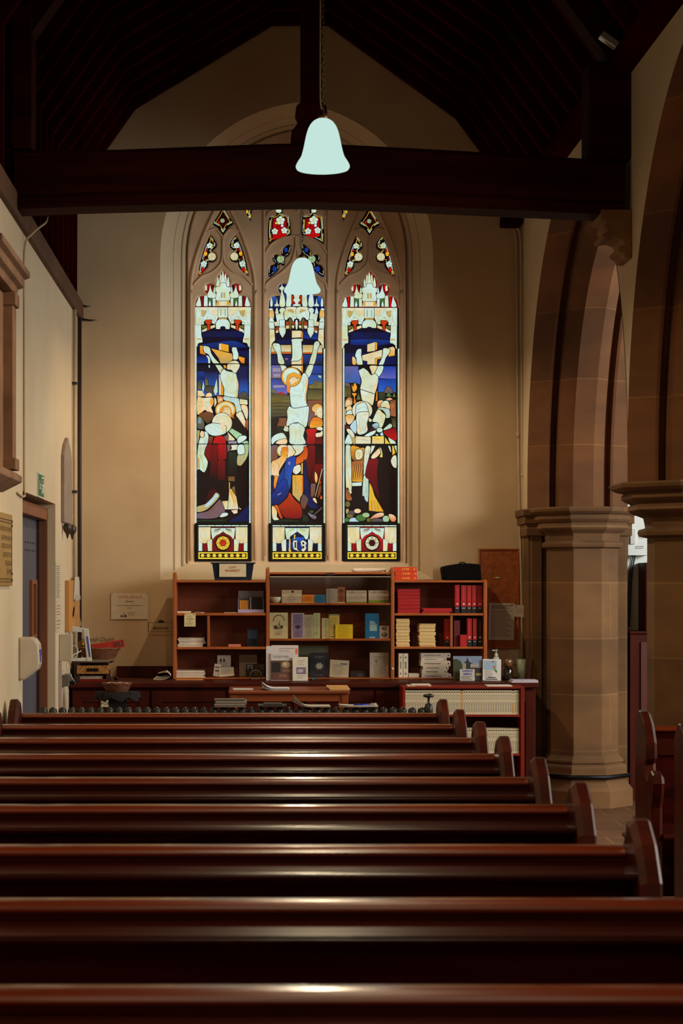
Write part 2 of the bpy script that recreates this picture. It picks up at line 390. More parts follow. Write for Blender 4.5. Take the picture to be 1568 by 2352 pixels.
# ================================================================== ROOF
SEC = [(-1.30, 3.66), (-1.296, 4.62), (-0.857, 5.242), (0.184, 5.878), (0.603, 5.878), (1.574, 5.172), (2.10, 4.46)]
def offs(poly, d):
    out = []
    for i, p in enumerate(poly):
        a = Vector(poly[max(i-1, 0)]); b = Vector(poly[min(i+1, len(poly)-1)]); t = (b-a).normalized(); nn = Vector((-t.y, t.x))
        out.append((p[0]+nn.x*d, p[1]+nn.y*d))
    return out
rb = MB(); o1 = offs(SEC, 0.13); o2 = offs(SEC, 0.18)
rb.prism(o1+o2[::-1], 'Y', -4.5, YW-0.005, M_ROOF); struct(rb.build('ceiling'))
q = MB(); q.box(XR+0.3, 8.2, -4.5, 15.9, 6.5, 6.6, M_ROOF); struct(q.build('ceiling_nave'))
r0 = None; yy = 15.2
q = MB(); o1 = offs(SEC, 0.005); o2 = offs(SEC, 0.115); q.prism(o1+o2[::-1], 'Y', yy, yy+0.07, M_RAFTER)
r0 = tag(q.build('roof_rafter'), 'dark roof rafter of the boarded roof', 'rafter', 'rafters of the dark boarded roof')
for i in range(1, 19):
    c = r0.copy(); C.objects.link(c); c.location = r0.location+Vector((0, -0.38*i, 0))
# wall plates
q = MB(); q.box(XL-0.02, XL+0.035, -4.5, YW-0.01, ZL, ZL+0.13, mat('weathered_wall_plate', (84, 52, 30), 0.8, 0.3, (3, 1, 3), 0.3)); tag(q.build('wall_plate', None, 0.01), 'weathered brown timber wall plate along the top of the left wall', 'timber')
q = MB(); q.box(XR-0.10, XR+0.1, -4.5, YW-0.01, ZR-0.02, ZR+0.10, M_RAFTER); q.box(XR-0.17, XR-0.02, 15.25, 15.39, ZR-0.10, ZR-0.02, M_RAFTER)
tag(q.build('wall_plate', None, 0.01), 'dark timber wall plate along the top of the arcade wall', 'timber')
# ---- the truss
YB = 11.1
tr = thing('roof_truss', 'massive dark tie beam truss with a king post crossing in front of the window', 'roof truss', (0.4, YB, 3.7))
def beam_line(tab, x):
    for (a, b), (c, d) in zip(tab, tab[1:]):
        if x <= c: return b+(d-b)*(x-a)/(c-a)
    return tab[-1][1]
topt = [(-40, 346), (265, 343), (640, 329), (740, 329), (860, 335), (1080, 347), (1440, 370)]
bott = [(-40, 482), (185, 473), (560, 464), (700, 462), (860, 467), (1160, 480), (1440, 493)]
q = MB(); rows = []
xs = [33+i*(1436-33)/30 for i in range(31)]
for x in xs:
    zt = ZZ(beam_line(topt, x), YB-0.13); zb = ZZ(beam_line(bott, x), YB-0.13); X = XX(x, YB-0.13)
    g = zb+0.068
    rows.append([(X, YB-0.11, zb), (X, YB-0.13, zb+0.015), (X, YB-0.13, g-0.012), (X, YB-0.115, g-0.006), (X, YB-0.115, g), (X, YB-0.135, g+0.008), (X, YB-0.135, zt-0.02), (X, YB-0.12, zt), (X, YB+0.12, zt), (X, YB+0.13, zt-0.02), (X, YB+0.13, zb+0.02), (X, YB+0.11, zb)])
vs = [v for r in rows for v in r]; K = 12
fs = [(i*K+j, (i+1)*K+j, (i+1)*K+(j+1) % K, i*K+(j+1) % K) for i in range(30) for j in range(K)]+[list(range(K)), [30*K+j for j in range(K)][::-1]]
q.add(vs, fs, M_BEAM); q.build('tie_beam', tr)
q = MB(); x0, x1 = XX(690, YB), XX(738, YB); zb = ZZ(335, YB)
q.box(x0, x1, YB-0.06, YB+0.06, ZZ(240, YB), 5.9, M_BEAM)
hw0 = (x1-x0)/2; cxk = (x0+x1)/2
pr = [(hw0+0.0, 4.42), (hw0+0.025, 4.40), (hw0+0.03, 4.36), (hw0+0.015, 4.33), (hw0+0.02, 4.30), (hw0+0.05, 4.26), (hw0+0.055, 4.22), (hw0+0.04, 4.19), (hw0+0.03, 4.17), (hw0+0.05, 4.13), (hw0+0.055, 4.06)]
out = [(cxk-w_, z-0.13) for w_, z in pr]+[(cxk+w_, z-0.13) for w_, z in pr[::-1]]
q.prism(out, 'Y', YB-0.07, YB+0.07, M_BEAM); q.build('king_post', tr, 0.006)
q = MB(); q.box(XX(1343, YB), XR-0.002, YB-0.12, YB+0.12, ZZ(375, YB), 4.50, M_BEAM); q.build('wall_post', tr, 0.006)
q = MB(); q.box(XL+0.002, XX(78, YB), YB-0.12, YB+0.12, ZZ(350, YB), 4.9, M_BEAM); q.build('wall_post', tr, 0.006)
q = MB(); o1 = offs(SEC[1:], -0.06); o2 = offs(SEC[1:], 0.10); q.prism(o1+o2[::-1], 'Y', YB-0.09, YB+0.09, M_BEAM); q.build('principal_rafter', tr)
# corbel under the beam end
q = MB(); m_ = mat('corbel_stone', (128, 92, 54), 0.9, 0.2, (5, 5, 5), 0.3)
zt = ZZ(489, YB)
pf = [(XR, zt-0.005), (XR-0.17, zt-0.005), (XR-0.17, zt-0.055), (XR-0.14, zt-0.065), (XR-0.15, zt-0.10), (XR-0.13, zt-0.125), (XR-0.165, zt-0.145), (XR-0.155, zt-0.165), (XR-0.10, zt-0.155), (XR-0.06, zt-0.17), (XR-0.04, zt-0.20), (XR-0.075, zt-0.215), (XR-0.075, zt-0.235), (XR-0.045, zt-0.25), (XR-0.04, zt-0.27), (XR, zt-0.275)]
q.prism(pf, 'Y', YB-0.14, YB+0.14, m_); tag(q.build('stone_corbel', None, 0.006), 'carved stone corbel under the right end of the tie beam', 'corbel')
# small reflector on the post
q = MB(); c = P(1398, 93, YB-0.25); q.box(c.x-0.055, c.x+0.055, c.y-0.03, c.y+0.03, c.z-0.02, c.z+0.02, mat('brushed_metal_lamp', (190, 190, 180), 0.3, metal=0.7)); q.rot(math.radians(36), 'Y', c)
o = thing('spotlight', 'small silver spotlight fixed high on the roof timbers at the right', 'spotlight', (c.x, c.y, c.z-0.03)); q.build('housing', o, 0.005)
q = MB(); q.tube([c, (c.x+0.02, c.y+0.1, c.z+0.05), (c.x+0.02, c.y+0.13, c.z+0.05)], 0.008, M_BLACK); q.build('bracket', o)
# ================================================================== LAMPS
M_SHADE = emat('lit_opal_glass', (196, 229, 220), 1.0); M_SHADE.node_tree.nodes['Principled BSDF'].inputs['Base Color'].default_value = (0, 0, 0, 1); M_SHADE.node_tree.nodes['Principled BSDF'].inputs['Specular IOR Level'].default_value = 0
def lamp(X, Y, zbot, label, group=None, ztop=5.87):
    t = thing('pendant_lamp', label, 'lamp', (X, Y, zbot), group)
    R = 0.130
    pr = [(0.124, 0.0), (0.130, 0.010), (0.128, 0.022), (0.118, 0.040), (0.105, 0.060), (0.097, 0.085), (0.090, 0.115), (0.083, 0.150), (0.074, 0.185), (0.062, 0.212), (0.045, 0.232), (0.025, 0.243), (0.018, 0.246)]
    pr = catmull([(r, z) for r, z in pr], 2, False)
    inner = [(max(0.012, r-0.004), z-0.002) for r, z in pr[::-1]]; inner[-1] = (0.118, 0.002)
    q = MB(); q.lathe([(r, z+zbot) for r, z in pr+inner], X, Y, M_SHADE, 40, cap=False); q.build('shade', t)
    q = MB(); q.lathe([(0.0, 0.235), (0.026, 0.240), (0.024, 0.262), (0.010, 0.272), (0.008, 0.285), (0, 0.286)], X, Y, mat('aged_brass', (110, 74, 34), 0.4, metal=0.7), 16)
    for i in range(len(q.v)): q.v[i].z += zbot
    q.build('gallery', t)
    q = MB(); z = zbot+0.285; i = 0
    while z < ztop-0.02:
        ring = []
        for k in range(8):
            a = 2*math.pi*k/8; dx = 0.007*math.cos(a); dzz = 0.017*math.sin(a)
            ring.append((X+dx, Y, z+0.012+dzz) if i % 2 else (X, Y+dx, z+0.012+dzz))
        q.tube(ring, 0.0022, M_IRON, 5, True); z += 0.028; i += 1
    q.build('chain', t)
    q = MB(); q.tube(catmull([(X, Y, zbot+0.283), (X-0.012, Y-0.01, zbot+0.32), (X-0.014, Y-0.012, zbot+0.5), (X-0.012, Y-0.01, zbot+1.0), (X-0.010, Y-0.01, ztop)], 4, False), 0.0035, mat('flex', (120, 92, 52), 0.5), 6); q.build('cable', t)
    l = bpy.data.lights.new('bulb', 'POINT'); l.energy = LAMP_W; l.color = LAMP_COL; l.shadow_soft_size = 0.025
    o = bpy.data.objects.new('bulb', l); C.objects.link(o); o.parent = t; o.location = (0, 0, 0.045)
    return t
d1, d2 = 9.65, 14.2
lamp(XX(741, d1), d1, ZZ(389, d1), 'lit white bell pendant lamp hanging in front of the tie beam')
lamp(XX(694, d2), d2, ZZ(671, d2)-0.002, 'lit white bell pendant lamp hanging in front of the middle stained glass light')
for Y in (5.1, 0.55): lamp(0.36, Y, 3.65, 'lit white bell pendant lamp above the pews, nearer the camera', 'pendant lamps over the near pews')
# ================================================================== STAINED GLASS WINDOW
YG = 15.72
CR = {'L1': (430, 460, 1250/170), 'L2': (430, 740, 8.4), 'L3': (430, 980, 7.35), 'M1': (600, 460, 1250/170), 'M2': (600, 740, 8.4),
      'M3': (600, 980, 7.35), 'R1': (770, 460, 1250/170), 'R2': (770, 740, 8.4), 'R3': (770, 980, 7.35)}
def cpx(t, p, dx=0, dy=0): ox, oy, s = CR[t]; return (ox+p[0]/s+dx, oy+p[1]/s+dy)
# openings in the stone, photo pixels
head = pts('130,1790 140,1690 180,1625 250,1602 320,1600 345,1585 300,1540 282,1470 320,1412 385,1392 445,1415 478,1462 492,1450 490,1350 525,1260 603,1180 680,1260 716,1350 714,1450 728,1462 760,1415 820,1392 885,1412 924,1470 905,1540 865,1585 890,1600 955,1602 1020,1628 1052,1690 1068,1790')
def light_open(dx=0, dy=0, x0=447.5, x1=576.5):
    h = [cpx('L1', p, dx, dy) for p in head]
    k = (x1-x0)/129.0; cx = (x0+x1)/2; h = [(cx+(x-512)*k, y) for x, y in h]
    return [(x0, 1289), (x0, 706)]+h+[(x1, 706), (x1, 1289)]
op = {'L': light_open(), 'M': light_open(0, 0, 617, 746.5), 'R': light_open(0, 1.4, 785.5, 917)}
eye = pts('385,580 450,640 495,730 480,800 420,850 470,875 500,950 470,1020 400,1045 352,1040 350,1100 310,1165 250,1225 185,1270 190,1170 225,990 285,800 330,690')
dia = pts('603,115 700,250 780,390 700,450 603,580 510,460 425,395 510,250')
tri = pts('860,-60 1080,-60 1072,290 1045,318 960,150')
mid = pts('235,120 250,80 305,55 355,80 372,130 350,225 420,245 480,290 497,450 492,590 350,640 250,682 160,730 118,715 108,500 128,290 180,255 255,235')
quat = pts('460,735 500,775 485,880 445,945 400,965 395,1040 385,1100 345,1098 330,1075 300,1090 292,1160 240,1222 160,1285 118,1275 122,1160 158,1090 230,1065 190,1010 195,940 240,905 290,915 335,940 335,860 395,780')
holes = list(op.values()); glass_shapes = {}
def addh(t, ps, mir, key, dx=0, dy=0):
    a = [cpx(t, p, dx, dy) for p in ps]; holes.append(a); glass_shapes.setdefault(key, []).append(a)
    if mir is not None:
        b = [cpx(t, (2*mir-p[0], p[1]), dx, dy) for p in ps][::-1]; holes.append(b); glass_shapes[key].append(b)
addh('L1', eye, 605, 'eye'); addh('L1', dia, None, 'dia'); addh('L1', eye, 605, 'eye', 336, 1.4); addh('L1', dia, None, 'dia', 336, 1.4)
addh('L1', tri, None, 'tri'); addh('R1', [(60+1075-p[0]+30, p[1]) for p in tri][::-1], None, 'tri') if False else None
b = [(2*CX-x, y) for x, y in glass_shapes['tri'][0]][::-1]; holes.append(b); glass_shapes['tri'].append(b)
addh('M1', mid, 586, 'mid'); addh('M1', quat, 586, 'quat')
def lp(l): return toXZ(l, YT)
win = slab(lp(arch_px(251, 292, 587, 1312)), [lp(catmull(h, 2) if len(h) < 30 else h) for h in holes], YT, YT+0.055, M_TRACERY, 0.012)
# roll mouldings on the face of the tracery
def rib(t, s, r=0.009, mir=None, dxs=(0,)):
    for dx in dxs:
        for k in ((0, 1) if mir is not None else (0,)):
            ps = [((2*mir-p[0]) if k else p[0], p[1]) for p in pts(s)]
            path = [cpx(t, p, dx, 0) for p in ps]
            win.tube([(XX(x, YT-0.004), YT-0.004, ZZ(y, YT-0.004)) for x, y in catmull(path, 4, False)], r, M_TRACERY, 6)
rib('L1', '60,6080 60,2000 62,1500 90,1200 200,800 350,420 560,-20', 0.012, 603, (0, 336))
rib('L1', '100,1430 250,1280 400,1220 520,1120 590,985 600,640', 0.008, 603, (0, 336))
rib('L1', '330,520 470,480 560,560 600,640', 0.007, 603, (0, 336))
rib('M1', '62,6000 62,2000 66,1490 150,1350 350,1210 520,1020 588,740 588,600', 0.010, 588)
rib('M1', '40,6080 45,1400 45,60 45,-200', 0.010, 588)
rib('M1', '70,890 180,730 380,630 588,600', 0.009, 588)
rib('M1', '90,280 120,200 190,170 230,60 300,-10 420,40 540,140 588,200', 0.007, 588)
wo = win.build('window_1'); struct(wo)
# ---- coloured glass: every piece of glass with its lead, in one sheet per light
GL = {k: [] for k in ('L', 'M', 'R', 'T')}
PAL = dict(W=(206, 232, 222), w=(226, 226, 196), C=(228, 214, 170), F=(240, 214, 176), Y=(236, 170, 44), y=(236, 206, 60), O=(226, 110, 24), R=(196, 8, 14), r=(120, 4, 14), d=(58, 2, 8),
           k=(20, 2, 6), B=(18, 58, 158), b=(34, 96, 206), n=(14, 6, 40), N=(16, 22, 80), P=(118, 92, 104), p=(150, 140, 170), G=(70, 120, 60), g=(164, 204, 160), o=(110, 104, 50), e=(64, 58, 40), T=(126, 70, 40), t=(176, 104, 60), S=(178, 214, 226), s=(120, 150, 170), x=(86, 78, 80), v=(30, 44, 26), K=(6, 3, 3), z=(196, 60, 14), D=(190, 170, 110), L=(96, 100, 190))
def g(light, t, col, s, mir=None, c2=None, lead=1.0, sm=1, dx=0, dy=0):
    for k in ((0, 1) if mir is not None else (0,)):
        ps = [((2*mir-p[0]) if k else p[0], p[1]) for p in pts(s)]
        a = [cpx(t, p, dx, dy) for p in ps]
        if sm and len(a) > 4: a = catmull(a, 3)
        GL[light].append((a, PAL[col], PAL[c2] if c2 else None, lead))
def el(light, t, col, cx, cy, rx, ry, c2=None, lead=1.0, n=20, dx=0, dy=0):
    a = [cpx(t, (cx+rx*math.cos(2*math.pi*i/n), cy+ry*math.sin(2*math.pi*i/n)), dx, dy) for i in range(n)]
    GL[light].append((a, PAL[col], PAL[c2] if c2 else None, lead))
def rc(light, t, col, x0, y0, x1, y1, mir=None, c2=None, lead=1.0, dx=0, dy=0):
    g(light, t, col, '%g,%g %g,%g %g,%g %g,%g' % (x0, y0, x1, y0, x1, y1, x0, y1), mir, c2, lead, 0, dx, dy)
def beads(light, x0, x1, y0, y1, col='W', step=19.0):
    y = y0; random.seed(int(x0*7+y0))
    while y < y1-3:
        h = min(step*random.uniform(0.75, 1.2), y1-y)
        a = [(x0, y), (x1, y), (x1, y+h), (x0, y+h)]; GL[light].append((a, PAL[col], None, 0.8)); y += h
# .... canopy and spires of the two outer lights
for Lt, dx, dy, A, Bc in (('L', 0, 0, 'G', 'r'), ('R', 336, 1.4, 'G', 'R')):
    def h(col, s, mir=603, c2=None, lead=0.8, sm=1): g(Lt, 'L1', col, s, mir, c2, lead, sm, dx, dy)
    def hr(col, x0, y0, x1, y1, mir=603, c2=None, lead=0.8): rc(Lt, 'L1', col, x0, y0, x1, y1, mir, c2, lead, dx, dy)
    hr('r', 100, 1150, 1100, 1810, None)
    hr(Bc, 232, 1600, 272, 1790); hr('R', 335, 1400, 365, 1500); hr('d', 430, 1400, 450, 1520)
    hr('R', 480, 1560, 505, 1700); hr('P', 500, 1300, 560, 1400)
    h('W', '203,1615 222,1680 232,1740 230,1790 150,1790 150,1740 175,1680', lead=0.6)
    h('W', '282,1605 345,1600 348,1790 275,1790', sm=0); h('w', '300,1425 335,1440 335,1530 290,1515', lead=0.6)
    hr('G', 350, 1655, 430, 1790, c2='v'); h('W', '380,1690 400,1740 400,1785 360,1785 362,1735', lead=0.6)
    h('W', '383,1410 400,1480 430,1550 490,1580 490,1640 420,1655 345,1640 340,1580 365,1520'); hr('W', 425, 1655, 480, 1790)
    h('W', '458,1455 475,1500 478,1560 440,1560 442,1500', lead=0.6)
    h('W', '515,1285 535,1350 548,1450 492,1450 500,1350', lead=0.6); h('w', '562,1230 582,1300 578,1400 540,1425 545,1300', lead=0.6)
    h('W', '600,1185 620,1260 625,1320 645,1400 560,1400 578,1320 582,1260', None, lead=0.6)
    h('W', '560,1400 645,1400 670,1460 730,1470 735,1530 712,1560 712,1700 490,1700 492,1560 470,1530 480,1470 545,1450', None)
    h('w', '500,1700 705,1700 728,1750 725,1790 482,1790 480,1750', None, sm=0); h('Y', '500,1712 530,1712 535,1770 490,1770', sm=0, lead=0.4)
    hr('D', 568, 1560, 592, 1650, lead=0.3)
    h('w', '132,1805 520,1805 522,1980 470,2095 430,2080 410,2015 350,2030 300,2030 260,2090 240,2115 132,2115', sm=0, c2='W')
    h('D', '230,1850 330,1870 350,1990 240,1960', lead=0.2); h('W', '345,1830 380,1900 480,1990 420,2010 360,1960 300,2010 240,2020 310,1920', lead=0.3)
    h('C', '400,1860 500,1850 510,1960 430,1930', lead=0.2); h('W', '170,1820 205,1830 215,2000 160,2100 140,2000', lead=0.3)
    el(Lt, 'L1', 'W', 262, 2080, 26, 24, None, 0.5, 10, dx, dy); el(Lt, 'L1', 'W', 440, 2060, 28, 30, None, 0.5, 10, dx, dy)
    el(Lt, 'L1', 'W', 944, 2080, 26, 24, None, 0.5, 10, dx, dy); el(Lt, 'L1', 'W', 766, 2060, 28, 30, None, 0.5, 10, dx, dy)
    hr('n', 245, 2110, 960, 2400, None)
    h('o', '245,2112 330,2112 335,2150 250,2180', sm=0); h('w', '248,2195 330,2150 335,2190 330,2215 250,2250', sm=0); h('C', '388,2125 470,2100 472,2150 390,2180', sm=0)
    h('z', '305,2025 405,2025 412,2065 382,2115 385,2175 372,2268 352,2268 336,2180 340,2115 303,2070')
    h('W', '520,1808 682,1808 680,1985 520,1985', None, sm=0); hr('D', 560, 1840, 572, 1960, lead=0.2)
    h('Y', '535,1985 665,1985 690,2040 512,2040', None, sm=0)
    h('W', '540,2010 660,2010 718,2070 720,2150 705,2210 680,2215 650,2210 635,2140 565,2140 555,2205 520,2215 490,2200 480,2140 485,2065', None)
    h('W', '130,2120 238,2120 240,2360 130,2360', sm=0)
    g(Lt, 'L2', 'W', '145,60 270,60 275,250 300,350 300,395 220,410 195,470 148,520', 684, None, 0.9, 0, dx, dy)
    rc(Lt, 'L2', 'Y', 180, 318, 262, 340, 684, None, 0.2, dx, dy)
# .... outer left light
def l(col, s, c2=None, lead=1.0, sm=1, t='L2'): g('L', t, col, s, None, c2, lead, sm)
l('n', '280,200 480,140 900,140 1090,215 1060,400 1180,480 1180,800 190,800 190,480 215,415 300,400', sm=0)
l('N', '310,180 1060,180 1075,290 300,290', lead=0.1); l('B', '300,430 560,395 700,375 900,365 1060,420 1165,490 800,500 600,530 200,480', 'N', 0.1)
l('N', '190,650 380,650 405,790 190,790', 'B', 0.5, 0); l('N', '980,560 1180,560 1180,790 980,790', 'n', 0.1, 0)
l('n', '190,830 1180,830 1180,960 190,960', sm=0); l('N', '900,860 1175,860 1175,1150 900,1150', 'N', 0.1, 0)
l('N', '920,1100 1175,1080 1175,1430 980,1430', 'b', 0.1, 0); l('N', '190,960 600,960 600,1420 190,1420', 'b', 0.2, 0)
l('B', '205,950 330,950 335,1110 205,1110', 'N', 0.7)
l('Y', '608,415 655,408 800,440 802,585 608,540', 'Y', 1, 0); l('C', '610,420 655,412 655,545 610,535', lead=0.3, sm=0)
l('Y', '240,455 300,455 312,560 365,645 240,610', 'O', 1, 0); l('Y', '455,505 862,608 885,720 790,800 640,800 600,700', 'D', 1, 0); l('Y', '985,655 1110,690 1105,802 1040,795 980,700', 'O', 1, 0)
l('C', '608,1010 640,1010 660,1090 660,1410 608,1410', lead=0.8, sm=0); l('O', '655,1120 700,1290 692,1415 655,1410', 'Y', 0.5, 0)
l('Y', '690,830 745,830 750,890 715,900', sm=0)
l('W', '305,465 390,468 440,505 465,600 530,700 620,800 500,800 410,632 330,590'); l('W', '535,828 640,828 695,895 610,955')
l('W', '360,650 405,650 440,705 442,800 405,800 395,710', lead=0.8); l('W', '405,830 440,832 438,885 412,885', lead=0.8)
l('W', '865,490 945,490 970,560 990,630 968,722 885,722 875,610 858,560')
l('F', '610,955 695,895 705,930 640,1000', lead=0.7, sm=0)
l('W', '700,905 760,940 930,985 960,1080 992,1200 985,1330 960,1465 850,1450 708,1420 708,1290 650,1130 635,1015', 'W'); l('F', '930,1080 985,1200 975,1350 950,1450 935,1440 960,1300', 'Y', 0.1)
l('w', '760,860 800,780 880,745 960,752 1012,810 1005,880 975,930 940,985 890,980 850,930 770,915'); l('C', '765,870 800,785 880,748 900,780 840,830 820,900', lead=0.2)
l('e', '200,1110 270,1180 272,1300 195,1300', 'o'); l('o', '345,1060 400,1140 415,1230 340,1230'); l('e', '350,1235 515,1245 492,1345 480,1425 350,1345', 'x')
l('x', '985,1405 1100,1340 1172,1412 1172,1500 1010,1480', 'e')
l('S', '310,1130 338,1260 312,1362 278,1290'); l('W', '568,1100 592,1340 545,1425 500,1330', 'S')
l('F', '195,1320 290,1325 350,1430 195,1450', 'C'); l('F', '360,1400 400,1365 460,1370 482,1440 355,1445')
l('F', '195,1455 300,1460 490,1460 505,1590 465,1650 500,1755 385,1745 340,1700 195,1790', 'F'); l('w', '310,1480 430,1470 440,1600 340,1680', lead=0.1); l('Y', '440,1500 490,1480 500,1590 455,1620', lead=0.1)
l('C', '515,1450 560,1480 572,1560 520,1650'); l('O', '570,1420 690,1440 690,1525 590,1570', 'F'); el('L', 'L2', 'F', 640, 1490, 28, 35, None, 0.3)
l('T', '215,1800 350,1730 500,1770 500,1850 400,1962 320,1900', 'e'); l('o', '200,1825 280,1840 332,1950 312,2065 195,2045', 'x'); l('s', '215,1840 275,1850 265,1960 205,1950', lead=0.2)
l('S', '705,1430 850,1455 985,1470 1012,1560 1050,1722 980,1740 952,1805 925,1650 880,1560 708,1512', 'W')
l('w', '1010,1482 1162,1505 1165,1600 1010,1590', sm=0); l('F', '1030,1610 1150,1612 1176,1750 1152,1892 1090,1780', 'w'); l('w', '985,1742 1062,1742 1142,1990 1102,2035 940,1810', 'F')
l('k', '870,1860 960,1830 1110,2040 1180,1900 1180,2352 1100,2260 1050,2170 850,2040', sm=0); l('t', '1120,1900 1175,1890 1175,2100 1110,2010', 'T', 0.3)
el('L', 'L2', 'Y', 735, 1700, 200, 178); el('L', 'L2', 'w', 735, 1700, 172, 152, None, 0.2)
l('Y', '620,1760 640,1660 740,1605 830,1655 860,1760 905,1850 860,1840 800,1700 720,1640 690,1720 640,1790', 'O', 0.3); l('F', '715,1665 800,1650 840,1735 790,1795 720,1740', lead=0.3)
el('L', 'L2', 'w', 670, 1950, 198, 202); l('W', '335,2040 380,1985 480,1950 600,1960 740,2000 750,2090 735,2150 600,2195 470,2190 370,2120')
l('F', '640,1940 720,1950 730,2080 660,2110', lead=0.1)
l('g', '860,2050 1062,2165 965,2272 800,2112'); l('C', '780,2120 920,2260 900,2290 780,2290', lead=0.8); l('W', '958,2275 1020,2195 1130,2195 1135,2262 1000,2345')
def l3(col, s, c2=None, lead=1.0, sm=1): l(col, s, c2, lead, sm, 'L3')
l3('k', '160,300 1035,300 1035,1615 160,1615', sm=0)
l3('W', '290,80 362,150 335,400 288,468 352,605 292,775 200,720 165,720 172,400 210,200'); l3('D', '165,480 200,560 210,700 165,720', lead=0.2); l3('D', '165,60 215,70 200,200 165,320', lead=0.6); l3('F', '240,70 285,100 280,172 235,186 210,130')
l3('T', '368,165 442,172 415,300 340,300', 'r'); l3('r', '340,305 415,305 400,600 370,580 290,462', 'r'); l3('r', '415,310 512,310 510,900 360,900 395,600', 'k', 0.8, 0)
l3('R', '480,165 560,155 610,170 650,240 662,400 655,545 520,562 510,300 435,300 450,210', 'r'); l3('r', '515,575 640,575 640,912 515,912', 'd', 0.6, 0)
l3('P', '610,155 640,160 690,130 690,240 655,240', lead=0.6); l3('p', '690,248 830,240 842,292 690,292', sm=0); l3('P', '668,310 730,310 722,400 680,435', lead=0.6); l3('w', '740,312 890,312 902,370 800,400 725,402 750,365')
l3('g', '950,300 1030,250 1028,480 930,642 880,665 835,630 850,480 930,470', 'D'); l3('W', '850,322 950,310 972,440 920,475 850,462')
l3('g', '915,270 1000,235 1025,290 960,290', lead=0.6)
l3('v', '700,430 830,440 830,700 800,830 690,830', 'k', 0.1, 0); l3('T', '690,842 800,838 802,925 690,920', 'o', 0.6, 0)
l3('d', '340,1150 380,1070 460,1055 500,1100 400,1210 310,1270', 'd', 0.1)
l3('D', '165,1350 300,1305 420,1190 485,1110 548,1180 400,1350 290,1425 165,1445', 'D'); l3('S', '300,1330 420,1210 485,1130 520,1180 400,1310 320,1370', lead=0.2)
l3('P', '165,1465 350,1420 500,1270 545,1230 580,1260 642,1432 562,1512 430,1555 165,1550', 'P'); l3('W', '545,1525 590,1458 680,1455 682,1500 600,1532')
l3('Y', '700,940 722,940 722,1100 700,1100', lead=0.6, sm=0); l3('C', '585,1260 700,1250 680,1400 630,1400', 'w'); l3('w', '705,1060 740,1050 830,1185 865,1395 680,1400', 'w', 1, 0); l3('Y', '712,1100 740,1080 810,1180 840,1380 800,1350', 'C', 0.1); l3('o', '740,1042 800,998 822,1172', 'T', 0.8, 0)
l3('F', '735,1412 850,1398 848,1465 785,1478'); l3('F', '870,1360 915,1395 885,1400', lead=0.4)
l3('N', '860,1500 1035,1315 1035,1612 680,1612', 'N', 0.6, 0); l3('v', '160,1570 420,1570 680,1560 640,1615 160,1615', lead=0.4, sm=0)
rc('L', 'L3', 'K', 160, 290, 1035, 303, lead=0.1); rc('L', 'L2', 'K', 180, 800, 1190, 815, lead=0.1)
# .... outer right light
def r(col, s, c2=None, lead=1.0, sm=1, t='R2'): g('R', t, col, s, None, c2, lead, sm)
r('n', '250,210 520,120 800,120 1060,215 1045,400 1150,450 1165,830 165,830 165,480 250,400', sm=0)
r('N', '280,200 1040,200 1050,330 280,320', 'N', 0.1, 0); r('B', '290,340 700,330 1040,350 1050,420 800,460 290,440', 'N', 0.1, 0); r('N', '165,600 1165,600 1165,820 165,820', 'N', 0.1, 0)
r('L', '170,850 440,850 460,1000 490,1130 475,1210 400,1180 170,1170', 'b', 0.6, 0); r('B', '900,850 1165,850 1165,1100 820,1085', 'L', 0.6, 0); r('B', '825,1100 1165,1095 1165,1360 820,1350', 'b', 0.6, 0)
r('C', '610,430 765,385 765,560 610,580', lead=1, sm=0); r('Y', '765,385 805,400 805,530 765,545', lead=0.6, sm=0)
r('C', '512,640 900,530 900,670 765,700 765,820 612,820 612,760 515,740', sm=0); r('Y', '765,700 900,670 890,700 805,720 800,820 765,820', 'Y', 0.4, 0)
r('C', '1010,500 1110,470 1150,510 1145,650 1020,670', 'Y', 1, 0); r('C', '320,680 350,668 395,720 398,820 325,815', 'Y')
r('W', '400,560 440,520 495,518 505,570 500,640 525,820 415,820 400,700 375,660'); r('W', '915,520 960,500 1040,520 1058,570 1010,640 970,700 920,825 830,825 870,740 905,640')
r('C', '655,850 820,850 800,900 760,980 700,1020', lead=0.8)
r('W', '820,850 925,850 905,960 830,1062 760,990 800,900'); r('W', '455,900 540,885 620,940 700,1020 760,990 825,1065 815,1200 760,1390 750,1480 715,1610 640,1560 520,1520 490,1420 475,1280 500,1130 455,990', 'w')
r('F', '760,1180 812,1100 800,1250 750,1390 735,1350', 'F', 0.1); r('k', '435,910 480,855 600,845 660,890 700,1000 690,1025 640,970 600,905 540,885 460,925', lead=0.5); r('w', '475,1282 750,1382 745,1400 475,1300', lead=0.2, sm=0)
r('K', '475,1290 750,1380 750,1392 475,1300', lead=0.1, sm=0)
r('P', '170,1165 270,1180 300,1270 170,1230', 'x'); r('e', '170,1230 300,1270 300,1450 170,1450', 'o'); r('o', '260,1300 300,1400 200,1470', 'e'); r('G', '440,1370 490,1500 400,1500', 'o'); r('e', '830,1350 960,1350 960,1500 830,1500', 'v')
r('P', '940,1320 1020,1235 1110,1320 1090,1380 950,1370', 'x'); r('G', '1020,1345 1090,1440 970,1440', 'G'); r('o', '1125,1350 1165,1450 1095,1450')
r('Y', '315,1180 340,1250 350,1200 380,1170 420,1270 380,1340 345,1350 315,1280'); r('Y', '305,1375 415,1378 375,1450 400,1550 345,1580 355,1450', 'O')
r('Y', '790,1330 812,1345 812,1520 770,1530', 'O', 0.8, 0)
r('t', '190,1520 240,1455 310,1460 330,1560 290,1620 190,1640', 'F'); el('R', 'R2', 'F', 245, 1560, 50, 60, None, 0.2)
